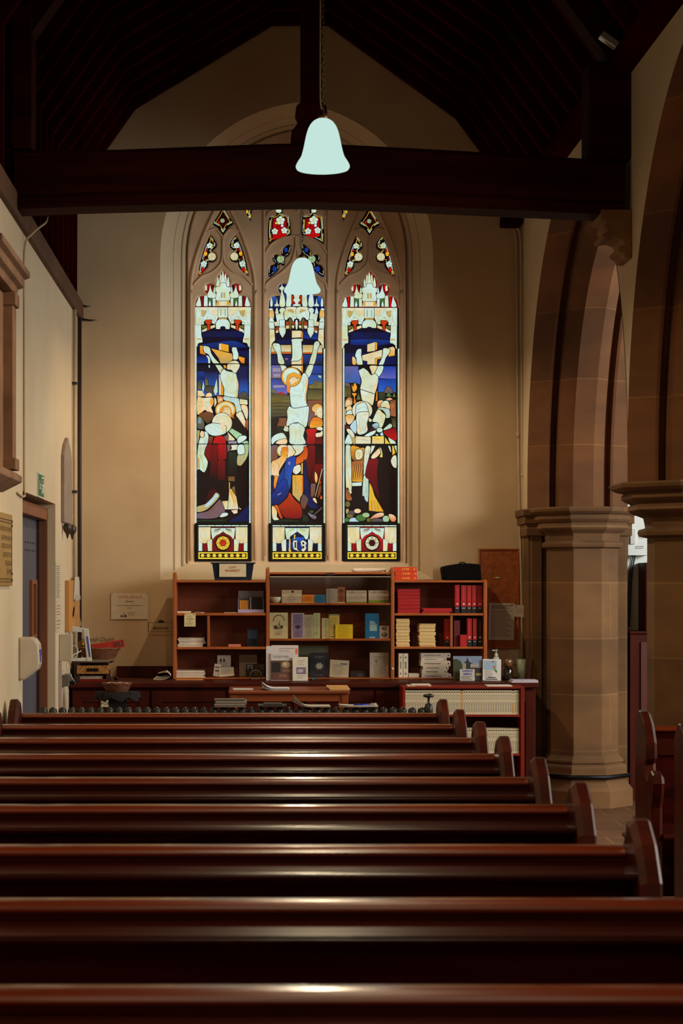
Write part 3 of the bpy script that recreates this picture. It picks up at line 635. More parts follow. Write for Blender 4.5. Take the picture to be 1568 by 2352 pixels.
r('F', '220,1640 290,1610 320,1680 300,1740 200,1720'); r('W', '195,1770 240,1710 310,1705 320,1790 200,1800'); r('Y', '200,1800 330,1790 370,1860 280,1980 205,1930', 'F'); r('Y', '170,1680 210,1720 190,1800 200,1980 170,1980', 'F')
r('O', '960,1490 1040,1450 1110,1490 1030,1520', 'F'); r('F', '805,1550 850,1510 920,1520 880,1640 810,1640', 'O'); r('T', '1040,1520 1165,1500 1165,1830 1060,1810', 't'); el('R', 'R2', 't', 1095, 1620, 48, 60, None, 0.2); r('W', '875,1580 930,1522 1020,1530 1050,1690 960,1650 870,1640', 'w'); r('F', '950,1600 1045,1600 1045,1690 960,1650', lead=0.2)
r('v', '1060,1830 1165,1850 1165,2060 1110,2030', 'o'); r('d', '170,1980 280,2010 250,2060 170,2060', 'r')
el('R', 'R2', 'w', 515, 1705, 198, 182); r('W', '410,1600 530,1545 600,1600 640,1740 610,1760 420,1760 385,1850 390,1660', 'W')
r('w', '430,1750 620,1730 650,1800 610,1960 620,2100 520,2170 420,2150 400,1980 395,1850', 'W'); r('F', '440,1950 480,2050 470,2150 430,2140', lead=0.1); r('F', '560,1900 600,2000 590,2120 560,2080', lead=0.1)
r('S', '300,1970 385,1880 410,2000 400,2140 370,2150 280,2040')
r('S', '770,1750 830,1650 960,1660 1040,1690 1050,1840 960,1850 970,1790 900,1700 800,1680', 'S'); r('w', '820,1680 900,1740 965,1800 950,1900 900,2030 840,2030 820,1950 710,1920 740,1830', 'W'); r('C', '640,1850 700,1880 690,1930 640,1920', lead=0.6)
r('S', '700,2000 760,1950 830,1960 830,2050 780,2070', 's'); r('S', '915,2080 990,2000 1060,1955 1095,2020 1000,2080', 'W'); r('r', '920,2110 1080,2050 1165,2060 1170,2290 980,2200', 'R'); r('d', '610,2130 700,2030 780,2075 700,2130', lead=0.6)
r('W', '550,2200 650,2130 780,2085 750,2160 640,2215'); r('S', '765,2160 830,2165 800,2210', lead=0.8); r('S', '850,2160 905,2120 930,2190 880,2200', lead=0.8)
r('w', '205,2080 270,2060 340,2120 370,2200 365,2270 300,2220'); r('W', '190,2270 250,2160 330,2260 320,2352 185,2352')
r('C', '385,2200 680,2215 680,2352 385,2352', 'w', 1, 0); r('y', '705,2200 935,2200 935,2352 700,2352', 'C', 1, 0); r('y', '955,2220 1050,2352 950,2352'); r('W', '1010,2220 1150,2300 1165,2352 1050,2352'); el('R', 'R2', 'W', 850, 2085, 62, 50)
def r3(col, s, c2=None, lead=1.0, sm=1): r(col, s, c2, lead, sm, 'R3')
r3('k', '160,325 1035,325 1035,1615 160,1615', sm=0); r3('D', '245,160 340,200 330,300 300,300', lead=0.5)
r3('W', '170,330 255,330 262,500 272,690 272,870 270,1080 200,1030 172,1000', 'w'); r3('C', '175,500 205,600 215,690 175,690', lead=0.1); r3('W', '215,1060 272,1085 275,1120 230,1160', lead=0.6); r3('T', '175,1050 210,1060 260,1170 275,1240 180,1230', 't', 0.5)
r3('Y', '262,330 380,340 410,360 490,370 480,560 440,590 350,600 270,530', 'T'); r3('w', '330,420 380,380 455,400 462,500 420,555 340,550')
r3('t', '275,590 475,580 455,935 280,930', 'Y', 0.8, 0)
for i in range(5): r3('T', '%d,620 %d,700 %d,800 %d,900 %d,900 %d,800 %d,700 %d,620' % (300+i*36, 312+i*36, 295+i*36, 305+i*36, 315+i*34, 308+i*36, 325+i*36, 310+i*36), lead=0.2)
r3('W', '275,945 445,935 440,1005 275,1010', sm=0); r3('k', '285,1015 440,1010 450,1150 545,1300 550,1380 200,1400 210,1350 290,1240', lead=0.1, sm=0)
r3('w', '495,370 590,345 575,480 550,580 500,800 470,820', 'W'); r3('W', '470,840 520,840 558,900 550,1260 490,1230 478,1170 448,1160', 'S')
r3('y', '570,935 620,1030 660,1170 815,1435 700,1440 560,1420 558,1260', 'Y', 1, 0)
for i in range(3): r3('D', '%d,1260 %d,1260 %d,1425 %d,1425' % (605+i*45, 612+i*45, 625+i*50, 615+i*50), lead=0.2, sm=0)
r3('r', '545,590 600,545 720,560 700,800 780,1290 640,1060 560,900 500,830', 'd', 0.6); r3('k', '720,560 1035,690 1035,1480 870,1460 740,1250 700,900', lead=0.1, sm=0)
r3('W', '600,325 670,325 640,400 582,480'); r3('F', '730,365 765,410 760,450 690,525 620,548 600,500'); r3('g', '735,355 770,365 792,440 792,522 740,510 765,440', 'y')
r3('W', '880,325 925,330 942,430 920,430', 'S', 0.8); r3('y', '950,325 980,330 1010,450 955,490', 'Y', 0.8); r3('w', '1000,480 1030,520 1030,690 975,688 930,600 950,520', 'w'); r3('W', '985,325 1030,325 1030,450', lead=0.6)
r3('F', '570,1560 680,1470 800,1450 810,1510 700,1545 600,1565', 'O'); r3('F', '890,1480 980,1490 1025,1560 980,1620 930,1590', 'O')
for cx, cy, rx, ry, c in ((205, 1310, 45, 55, 'o'), (200, 1430, 30, 50, 'D'), (270, 1460, 60, 45, 'x'), (370, 1425, 62, 42, 'F'), (240, 1510, 60, 40, 'o'), (310, 1590, 90, 55, 'S'), (430, 1540, 90, 60, 'G'), (510, 1495, 65, 45, 'g'), (560, 1580, 40, 40, 'o'), (700, 1590, 110, 45, 'x'), (850, 1560, 60, 60, 'g'), (190, 1580, 40, 45, 'G')):
    el('R', 'R3', c, cx, cy, rx, ry)
rc('R', 'R3', 'K', 160, 305, 1035, 318, lead=0.1); rc('R', 'R2', 'K', 165, 828, 1165, 842, lead=0.1)
# .... middle light
def m1(col, s, mir=597, c2=None, lead=0.8, sm=1): g('M', 'M1', col, s, mir, c2, lead, sm)
rc('M', 'M1', 'N', 100, 1180, 1100, 1950); m1('b', '140,1650 200,1610 250,1640 240,1790 150,1790', c2='N'); m1('B', '385,1530 430,1560 420,1790 390,1790'); m1('L', '255,1450 290,1420 290,1530 255,1530')
m1('W', '345,1400 362,1450 390,1470 385,1500 365,1520 368,1560 395,1650 400,1790 308,1790 312,1650 330,1560 330,1520 300,1500 300,1475 330,1455')
m1('W', '170,1640 190,1700 190,1790 150,1790 152,1700', lead=0.6); m1('W', '262,1640 278,1740 298,1760 300,1790 222,1790 225,1760 248,1740', lead=0.6)
m1('W', '415,1540 500,1540 510,1620 500,1790 415,1790 425,1640'); m1('R', '510,1620 560,1580 545,1700 510,1780', c2='z'); m1('R', '545,1640 590,1620 590,1780 530,1780')
m1('W', '597,1560 650,1590 640,1650 660,1690 620,1740 660,1760 660,1790 535,1790 535,1760 575,1740 535,1690 555,1650 545,1590', None)
m1('w', '400,1810 597,1810 597,1985 560,2010 540,2060 490,1975 420,2030 385,1990 385,1860 415,1840', c2='W'); m1('D', '440,1850 520,1840 560,1880 480,1960', lead=0.2); m1('W', '450,1870 597,1930 597,1960 440,1990', lead=0.3)
m1('W', '300,1860 340,1815 400,1830 400,1870 375,1900 385,2000 410,2140 410,2200 385,2260 365,2300 350,2320 335,2300 305,2250 305,2130 230,2130 225,2080 260,2060 240,1910 320,1915')
m1('W', '262,1810 285,1860 290,1920 235,1920 240,1860', lead=0.6); m1('Y', '135,1865 205,1865 215,1990 180,2050 135,2010', c2='C'); m1('W', '130,1830 180,1820 200,1860 130,1865', lead=0.5)
m1('W', '130,2010 180,1960 225,2060 225,2180 130,2180', sm=0); m1('C', '210,2060 260,2050 280,2090 230,2120', lead=0.5)
m1('w', '130,2190 218,2195 225,2352 130,2352', sm=0); m1('n', '232,2160 400,2130 400,2352 232,2352', sm=0)
m1('T', '235,2150 300,2120 300,2200 235,2200', lead=0.5); m1('C', '240,2215 290,2195 290,2240 245,2255', lead=0.5)
m1('W', '308,2130 408,2140 408,2210 385,2262 355,2320 330,2280 305,2240', sm=0)
m1('z', '415,2050 465,2030 470,2100 415,2110', c2='T'); m1('C', '415,2120 470,2115 475,2160 415,2175'); m1('z', '515,2040 562,2060 562,2110 510,2110', c2='T'); m1('C', '512,2120 562,2118 555,2170 512,2165')
m1('o', '485,1975 505,2020 525,2060 500,2110 505,2180 490,2200 475,2180 480,2110 455,2060 470,2010', c2='T'); rc('M', 'M1', 'n', 415, 2180, 780, 2352, lead=0.2)
m1('W', '575,2065 612,2065 612,2160 594,2200 575,2160', None)
def m(col, s, c2=None, lead=1.0, sm=1, t='M2'): g('M', t, col, s, None, c2, lead, sm)
m('n', '185,160 1180,160 1180,830 185,830', sm=0); m('N', '800,160 1100,200 1080,340 805,310', 'B', 0.1, 0); m('N', '270,340 580,340 580,430 370,430', 'N', 0.2, 0)
for k in (0, 1):
    f_ = (lambda s: s) if not k else (lambda s: ' '.join('%g,%g' % (1358-p[0], p[1]) for p in pts(s)))
    m('W', f_('142,0 240,0 250,60 255,130 150,130'), sm=0); m('w', f_('150,140 255,145 258,200 270,350 215,410 182,500 150,515'), sm=0); m('C', f_('180,260 250,255 255,300 180,300'), lead=0.2)
    m('T', f_('275,110 335,80 342,150 275,165'), 'z', 0.6); m('C', f_('275,170 330,150 330,200 280,220'), lead=0.6)
    m('W', f_('345,100 460,100 470,200 440,260 410,305 380,270 345,200')); m('W', f_('345,-40 455,-40 455,95 345,95'), sm=0)
    m('T', f_('468,0 540,0 535,60 470,60'), 'z', 0.6); m('C', f_('470,70 540,65 530,130 475,130'), lead=0.6); m('o', f_('545,0 575,30 580,120 562,158 545,120'), lead=0.6); m('z', f_('585,0 645,0 645,55 585,55'), 'T', 0.6); m('C', f_('585,65 640,65 630,120 590,115'), lead=0.6)
m('W', '655,-30 702,-30 702,110 680,152 655,115')
m('C', '585,165 770,165 770,300 585,310', 'C', 1, 0); m('Y', '768,165 800,200 800,320 768,310', 'O', 0.5, 0)
m('D', '190,440 575,440 575,580 190,580', 'C', 1, 0); m('O', '190,582 575,582 575,612 190,612', 'O', 0.3, 0); m('D', '795,440 1175,440 1175,590 795,590', 'C', 1, 0); m('O', '795,590 1175,590 1175,612 795,612', 'O', 0.3, 0)
m('N', '190,625 580,625 580,820 190,820', 'N', 1, 0); m('B', '800,625 1175,625 1175,820 800,820', 'N', 1, 0); m('P', '450,690 520,700 510,740 460,730', lead=0.1)
m('C', '580,720 775,700 775,820 580,820', 'C', 1, 0); m('O', '775,640 800,640 800,820 775,820', lead=0.3, sm=0); m('C', '585,840 775,840 775,960 700,900 585,870', lead=1, sm=0); m('Y', '772,840 800,840 800,990 772,970', 'O', 0.4, 0)
m('L', '190,835 480,835 480,1090 190,1090', 'P', 0.6, 0); m('p', '220,890 370,890 370,960 220,960', lead=0.1); m('p', '230,1000 370,1000 360,1060 230,1060', lead=0.1)
m('B', '190,1100 500,1100 500,1400 190,1400', 'L', 0.6, 0); m('p', '230,1220 450,1220 450,1260 230,1270', lead=0.1)
m('B', '860,835 1175,835 1175,1000 860,1000', 'B', 1, 0); m('B', '900,1010 1175,1010 1175,1200 900,1200', 'b', 0.6, 0); m('S', '1090,1030 1150,1040 1155,1080 1110,1070', lead=0.1)
m('o', '910,1210 1000,1200 1005,1130 1040,1110 1085,1140 1095,1160 1175,1160 1175,1290 910,1290', 'o', 0.8, 0)
m('e', '885,1300 1175,1300 1175,1500 885,1500', 'o', 0.8, 0); m('x', '1010,1130 1070,1130 1070,1280 1015,1280', 'o', 0.2, 0)
m('o', '200,1320 240,1290 300,1360 200,1370', lead=0.6); m('R', '310,1370 390,1345 470,1400 420,1410', lead=0.4); m('e', '190,1370 320,1385 540,1410 560,1500 190,1520', 'o', 0.6, 0)
m('o', '190,1520 560,1490 560,1820 190,1830', 'e', 0.6, 0)
for yy_ in (1560, 1620, 1690, 1760): m('e', '200,%d 350,%d 540,%d 540,%d 350,%d 200,%d' % (yy_, yy_-12, yy_, yy_+20, yy_+14, yy_+22), lead=0.1)
m('v', '190,1830 500,1840 500,2250 190,2250', 'k', 0.6, 0); m('T', '340,1850 480,1850 480,2010 300,2010', 'T', 0.8); m('k', '200,1870 340,1870 300,2010 280,2140 230,2200 215,2050', lead=0.3)
m('T', '885,1510 1175,1500 1175,1900 1010,1950 900,2020', 'P', 0.8, 0)
m('W', '225,415 330,415 370,470 390,620 450,800 330,800 300,620 230,500'); m('W', '1010,420 1060,370 1110,385 1125,440 1085,530 1060,680 1015,818 920,818 950,680 990,560')
m('W', '358,835 440,835 490,880 400,960'); m('W', '905,835 1005,835 960,1000 900,1085 840,1010')
m('W', '590,330 790,325 795,370 775,400 775,715 560,755 590,690 585,400')
m('W', '840,985 905,1080 895,1250 870,1400 870,1560 880,1620 640,1662 570,1610 550,1440 540,1290 600,1180 760,1080 790,1010', 'W'); m('F', '860,1090 895,1120 890,1250 865,1380 855,1520 830,1500 850,1300', 'Y', 0.1)
el('M', 'M2', 'Y', 575, 1060, 195, 190); el('M', 'M2', 'W', 575, 1050, 165, 160, None, 0.3)
m('Y', '480,1120 520,1020 640,975 700,1010 770,1030 765,1080 690,1090 640,1050 560,1080 545,1150 560,1250 530,1370 490,1340 490,1240', 'O', 0.5); m('F', '530,1130 620,1065 700,1110 690,1170 640,1225 580,1190', lead=0.4); m('Y', '620,1180 680,1150 690,1180 640,1230 600,1205', lead=0.1)
m('W', '540,1625 640,1665 880,1625 920,1660 905,1840 855,2035 700,1935 665,1965 640,1940 540,2000 475,2000 500,1850 490,1730 500,1690', 'W'); m('W', '535,2000 640,1950 665,1970 700,1945 840,2040 810,2200 850,2352 560,2352 540,2200', 'W'); m('F', '680,1960 690,2200 680,2330 670,2200', lead=0.1)
m('W', '430,2050 490,2010 520,2030 520,2110 450,2110 425,2080'); m('F', '440,2010 480,2010 480,2050 450,2050', lead=0.2)
m('Y', '975,1640 1060,1575 1130,1590 1175,1640 1175,1860 1100,1870 1060,1800 1020,1820 1025,1750 980,1720', 'F'); m('w', '1060,1680 1150,1640 1175,1800 1130,1870 1080,1790', lead=0.2)
m('O', '930,2040 950,1900 1030,1830 1170,1880 1170,2020 1060,2040', 'Y'); m('w', '1050,2050 1120,2015 1175,2040 1175,2090 1080,2085', lead=0.7); m('w', '1045,2150 1130,2130 1175,2090 1175,2200 1060,2225', 'F', 0.7)
m('R', '860,2100 900,2060 1040,2060 1080,2090 1040,2150 1030,2352 870,2352 880,2200', 'r'); m('d', '1040,2230 1175,2210 1175,2352 1030,2352', 'r', 0.6, 0)
m('W', '195,2240 290,2160 420,2140 490,2250 430,2270 300,2290 230,2352 195,2352', 'W'); m('F', '290,2310 380,2260 490,2260 480,2352 290,2352', lead=0.8)
def m3(col, s, c2=None, lead=1.0, sm=1): m(col, s, c2, lead, sm, 'M3')
m3('k', '160,310 1035,310 1035,1615 160,1615', sm=0); m3('P', '165,330 290,330 250,400 280,520 180,600 165,600', 'T', 0.7)
m3('r', '790,320 910,320 910,600 800,950 750,560 790,420', 'd', 0.6, 0); m3('k', '915,320 1030,320 1030,640 920,640', 'd', 0.5, 0); m3('r', '900,640 1030,640 1030,900 960,950 830,950 830,900', 'd', 0.2, 0)
m3('W', '500,315 770,315 720,350 710,400 640,470 560,495 545,470 578,430 530,360', 'w'); m3('F', '625,360 640,360 640,460 625,460', lead=0.1)
el('M', 'M3', 'Y', 370, 410, 118, 110); el('M', 'M3', 'w', 370, 405, 98, 92, None, 0.2); m3('w', '440,320 500,320 530,360 575,435 545,480 480,540 430,530 450,420', 'F')
m3('Y', '330,420 420,440 430,540 370,640 300,760 295,850 165,830 165,610 240,560 330,500', 'F'); m3('O', '340,360 430,350 450,450 400,500 350,470', 'Y', 0.2); m3('Y', '225,840 285,850 260,950 245,1060 225,1080 205,1000', 'O', 0.7)
m3('z', '715,345 775,350 785,480 745,570 600,645 575,640 580,540 640,490 710,410', 'O')
m3('N', '165,850 215,840 205,1000 230,1080 165,1130', 'N', 0.5); m3('B', '440,540 570,500 575,630 520,760 500,950 460,1080 380,860 390,680', 'b'); m3('B', '300,830 385,680 385,860 350,940 255,1000', 'B')
m3('B', '230,1085 250,1010 390,870 455,1000 450,1150 330,1290 270,1315 165,1315 165,1150', 'N'); m3('p', '270,1150 330,1115 340,1125 280,1165', lead=0.1); m3('p', '450,600 480,590 490,640 460,650', lead=0.1)
m3('Y', '670,620 700,615 700,800 670,800', 'D', 0.5, 0); m3('Y', '520,820 700,820 700,1140 660,1200 640,1275 520,1150', 'D', 1, 0); m3('w', '560,670 640,640 665,680 665,750 590,810 535,780 530,730'); m3('O', '685,840 705,840 705,1100 685,1140', lead=0.2, sm=0)
m3('N', '712,590 740,600 775,780 810,1000 830,1170 900,1290 975,1355 900,1390 820,1370 780,1330 720,1150', 'N')
m3('z', '475,1110 560,1230 650,1310 690,1420 680,1530 600,1560 470,1555 380,1530 310,1420 280,1340 340,1290 440,1190', 'r'); m3('O', '230,1330 270,1330 320,1450 360,1550 310,1540 270,1430 215,1345', 'z', 0.6)
m3('F', '175,1350 215,1350 265,1430 265,1520 300,1570 220,1585 180,1530', 'w'); m3('x', '680,1180 720,1145 780,1200 790,1260 720,1400 655,1310', 'T')
m3('P', '830,965 920,960 900,1150 860,1200 830,1180', 'T', 0.6, 0); m3('T', '975,1000 1010,1010 1000,1120 960,1200 940,1180', lead=0.6); m3('F', '900,760 945,820 950,900 925,960 895,900', 'Y'); m3('z', '985,900 1010,940 990,990 965,960', lead=0.4)
m3('w', '1022,700 1035,720 915,1190 898,1180', 'D', 0.8, 0); m3('F', '860,1220 900,1200 930,1240 940,1300 900,1280'); m3('z', '1000,1150 1030,1190 1020,1225 985,1225', 'O', 0.5)
m3('p', '785,1440 830,1470 910,1500 935,1530 920,1565 870,1565 800,1500', 'x'); m3('x', '880,1480 1020,1350 1030,1380 910,1490', lead=0.6); m3('v', '800,1420 870,1410 880,1450 830,1460', 'G', 0.3); m3('v', '690,1600 700,1480 790,1520 790,1610', lead=0.3); m3('v', '165,1590 430,1560 640,1590 640,1615 165,1615', lead=0.3, sm=0)
rc('M', 'M3', 'K', 160, 303, 1035, 313, lead=0.1); rc('M', 'M2', 'K', 185, 822, 1180, 832, lead=0.1)
# .... painted line work on the glass (faces, folds)
def st(light, t, col, s, wd=0.45, mir=None):
    for k in ((0, 1) if mir is not None else (0,)):
        for seg in s.split('|'):
            a = [cpx(t, ((2*mir-p[0]) if k else p[0], p[1])) for p in pts(seg)]
            if len(a) > 2: a = catmull(a, 3, False)
            N = len(a); L_ = []; R_ = []
            for i in range(N):
                q_ = Vector(a[min(i+1, N-1)])-Vector(a[max(i-1, 0)]); q_ = q_.normalized() if q_.length > 1e-9 else Vector((1, 0))
                L_.append((a[i][0]-q_.y*wd/2, a[i][1]+q_.x*wd/2)); R_.append((a[i][0]+q_.y*wd/2, a[i][1]-q_.x*wd/2))
            for i in range(N-1): GL[light].append(([L_[i], L_[i+1], R_[i+1], R_[i]], PAL[col], None, 0.0))
st('L', 'L2', 'D', '320,480 350,500 380,480|350,510 370,560 420,600|860,520 900,510 930,530|720,1000 800,960 880,1010|700,1280 780,1330 850,1380 950,1340|880,1000 900,1080 880,1180|880,800 920,820 960,810|880,850 900,890|930,880 960,890 980,870|850,770 820,820 840,870|720,1460 850,1500 960,1500|900,1520 930,1620 950,1750')
st('L', 'L2', 'o', '210,1560 260,1540 290,1560|220,1620 270,1640 300,1600|340,1560 380,1540 420,1560|350,1620 380,1640 370,1680|400,1500 440,1560 430,1620|560,1760 600,1720|740,1690 770,1680 790,1700|760,1740 790,1750|600,1480 650,1480|1040,1530 1160,1540')
st('L', 'L2', 'D', '640,1960 700,1940 760,1960|600,2010 650,2000 680,2060|420,2040 500,2060 560,2110 640,2140|480,1970 420,2010 370,2060|520,1960 600,2040 720,2100|560,1850 620,1820 720,1810 800,1850|680,2010 720,2020')
st('L', 'L3', 'o', '300,120 300,250 260,400|330,200 280,380|230,300 220,450 260,560|210,480 260,600 290,740|200,240 190,400')
st('L', 'L3', 'k', '560,180 540,400 560,540|600,200 620,400 610,540|380,330 370,500 390,700|460,330 450,500 460,800|560,600 570,900')
st('L', 'L3', 'T', '700,1120 720,1250 700,1380|740,1120 780,1250 790,1380|620,1270 630,1390|250,1480 400,1440 520,1300|300,1530 460,1460 560,1340|430,1540 560,1450|880,480 900,560 860,640|980,400 950,520 900,620')
st('M', 'M2', 'o', '240,440 270,470 300,450|1060,400 1080,430 1110,420|350,540 370,640 390,760|1040,520 1020,640 980,760|620,1300 660,1330 720,1340|600,1440 680,1420 800,1450|640,1200 660,1180 690,1180|600,1110 630,1100|580,1150 600,1160|680,1560 690,1600|800,1150 820,1250 800,1350')
st('M', 'M2', 'D', '520,1700 600,1760 700,1840|560,1660 640,1740 820,1960|540,1760 520,1860 500,1970|880,1680 860,1800 800,1920|800,1700 820,1800|640,2000 660,2200 650,2340|760,2000 740,2200 770,2320|600,400 770,410|600,350 790,360')
st('M', 'M2', 'T', '1060,1690 1110,1670|1120,1740 1150,1750|1000,1640 1020,1700|960,1920 1060,1900 1160,1930|980,1980 1060,1990 1160,1970')
st('M', 'M3', 'T', '230,590 300,660 280,740|200,640 220,760|340,560 290,700|290,1340 400,1400 460,1500|480,1150 480,1300 560,1420|560,1240 600,1400|330,1380 420,1500|600,560 700,500 760,400')
st('M', 'M3', 'k', '840,380 830,600 850,900|880,380 870,600|800,340 820,500|750,620 790,900 830,1150|960,700 980,880')
st('M', 'M3', 'N', '480,600 420,760 440,960|540,560 470,760|330,860 300,960|280,1120 380,1020 420,960|220,1200 360,1160|560,760 580,1060')
st('R', 'R2', 'D', '560,960 520,1040 560,1100|620,1180 700,1250 780,1220|520,1250 600,1280 720,1260|560,1400 640,1460 720,1440|540,950 580,940|510,1000 540,1010|520,1060 560,1080|430,560 480,600|960,540 1020,580|780,1100 800,1180')
st('R', 'R2', 'o', '460,1790 480,1830 520,1790|540,1780 570,1800 600,1780|500,1850 520,1900 500,1960 520,2040 500,2120|440,1880 450,1960 440,2060|580,1860 600,1960 570,2060 590,2120|540,1850 550,1960 540,2060 560,2140|470,1850 470,2000 480,2140|420,1700 540,1640 620,1700')
st('R', 'R2', 'T', '800,1780 840,1770|780,1830 800,1850|860,1800 880,1840|730,1900 780,1890|800,1760 790,1800|210,1540 240,1530|250,1580 280,1590|230,1850 260,1840|290,1850 310,1840|250,1890 280,1900|900,1600 930,1590|1080,1600 1120,1600|1060,1680 1130,1700 1120,1780')
st('R', 'R3', 'o', '190,360 190,600 180,700|225,340 235,560 240,690|200,760 230,900 250,1040|510,420 520,600 490,780|550,380 550,480|500,880 510,1060 520,1200|530,900 535,1200|600,1050 600,1400|360,220 560,240|640,200 740,230|940,540 1000,600 1010,670|660,450 700,420|370,430 400,480 380,530')
st('R', 'R3', 'd', '640,620 640,800 700,1000|700,620 760,900 780,1200|840,600 860,900 900,1300|940,620 960,1000')
# .... bottom opening panels
for Lt, X0 in (('L', 447.5), ('M', 617.0), ('R', 788.5)):
    def hp(u, v): return (X0+u, v)
    def hg(col, ps, c2=None, lead=0.7): GL[Lt].append(([hp(*p) for p in ps], PAL[col], PAL[c2] if c2 else None, lead))
    def hb(col, a, b, c, d, c2=None, lead=0.7): hg(col, [(a, b), (c, b), (c, d), (a, d)], c2, lead)
    sc_ = 129.5/130
    hb('K', -4, 1199, 136, 1292)
    x0, x1 = 8.5, 121.0; base = 'N' if Lt == 'M' else ('r' if Lt == 'L' else 'R')
    u = x0
    while u < x1-4: hb('W', u, 1206.5, min(u+18, x1), 1209.5, None, 0.5); u += 19
    hb(base, x0, 1211, x1, 1266, 'n' if Lt == 'M' else 'r')
    hb('w', x0, 1211, x0+28, 1248, 'C'); hb('w', x1-28, 1211, x1, 1248, 'C'); hb('W', x0, 1247, x0+9, 1266); hb('W', x1-9, 1247, x1, 1266)
    for sgn in (0, 1):
        f_ = (lambda u: u) if not sgn else (lambda u: 129.5-u)
        hg('w', [(f_(a_), b_) for a_, b_ in ((14, 1232), (18, 1240), (22, 1250), (26, 1242), (36, 1246), (36, 1214), (12, 1214))], 'C', 0.2)
        hg('W', [(f_(a_), b_) for a_, b_ in ((37, 1213), (64.7, 1213), (64.7, 1222), (50, 1232), (46, 1240), (40, 1238), (38, 1228))], 'W')
        hg('W', [(f_(a_), b_) for a_, b_ in ((28, 1243), (40, 1238), (40, 1266), (30, 1266))], 'w')
        hg('C', [(f_(a_), b_) for a_, b_ in ((10, 1213), (14, 1226), (20, 1216), (26, 1230), (28, 1213))], 'w', 0.2)
        hg('x' if Lt != 'M' else 'g', [(f_(a_), b_) for a_, b_ in ((44, 1221), (48, 1226), (60, 1216), (58, 1214), (46, 1216))], 'w', 0.1)
    if Lt == 'M':
        hb('B', 42, 1246, 88, 1266, 'N', 0.4); el('M', 'M3', 'b', 690, 1900, 30, 40); hg('b', [(52, 1240), (58, 1234), (72, 1234), (78, 1240), (74, 1250), (58, 1250)], 'N')
        t_ = [('y', '465,1905 490,1905 490,2080 510,2100 480,2120 455,2090 462,2040'), ('y', '545,1830 575,1820 565,1900 545,1910'), ('w', '530,1940 570,1925 600,1930 600,2060 640,2110 590,2090 540,2060'), ('n', '560,1950 580,1950 580,2050 560,2050'), ('w', '660,1945 700,1920 760,1960 745,2010 755,2060 710,2110 665,2080 690,2060 670,2010'), ('n', '690,1950 720,1960 715,1990 690,1985'), ('n', '690,2015 720,2020 715,2060 690,2050'), ('y', '455,1900 475,1880 490,1900 470,1915')]
        for c_, s_ in t_: g('M', 'M3', c_, s_, None, None, 0.5)
    else:
        cx, cy = 64.7, 1247.5; wh = 'Y' if Lt == 'L' else 'D'
        hg('r' if Lt == 'L' else 'R', [(cx+24*math.cos(math.pi*i/10), 1246-20*math.sin(math.pi*i/10)) for i in range(11)], None, 0.6)
        hg('K', [(cx+18*math.cos(math.pi*i/10), cy+18*math.sin(math.pi*i/10)) for i in range(20)]); hg(wh, [(cx+16*math.cos(math.pi*i/10), cy+16*math.sin(math.pi*i/10)) for i in range(20)], 'y' if Lt == 'L' else 'w')
        for i in range(8):
            a_ = math.pi/8+i*math.pi/4; ax, ay = cx+12*math.cos(a_), cy+12*math.sin(a_)
            hg('y' if Lt == 'L' else 'w', [(ax+3.4*math.cos(j*math.pi/4), ay+3.4*math.sin(j*math.pi/4)) for j in range(8)], None, 0.5)
        hg('R' if Lt == 'L' else 'd', [(cx+7.5*math.cos(math.pi*i/3), cy+7.5*math.sin(math.pi*i/3)) for i in range(6)], 'z' if Lt == 'L' else 'd', 1.2)
    hb('y', x0, 1268, x1, 1284.5, 'y')
    hb('K', x0+3, 1271.5, x1-3, 1281, None, 0.1)
    for i in range(8):
        cx = x0+9.5+i*13.4; hg('y', [(cx+4.6*math.cos(j*math.pi/6), 1276.2+4.2*math.sin(j*math.pi/6)) for j in range(12)], None, 0.4)
        if i < 7: hb('T', cx+5.6, 1274.5, cx+7.8, 1278, None, 0.3)
# white bead borders
for Lt, xa, xb in (('L', 448, 575.8), ('M', 617.5, 746), ('R', 786, 914)):
    dx_ = 0 if Lt != 'R' else 2.5
    beads(Lt, xa, xa+4.2, 801, 1202); beads(Lt, xb-4.2+dx_*0.6, xb+dx_*0.6, 803, 1202)
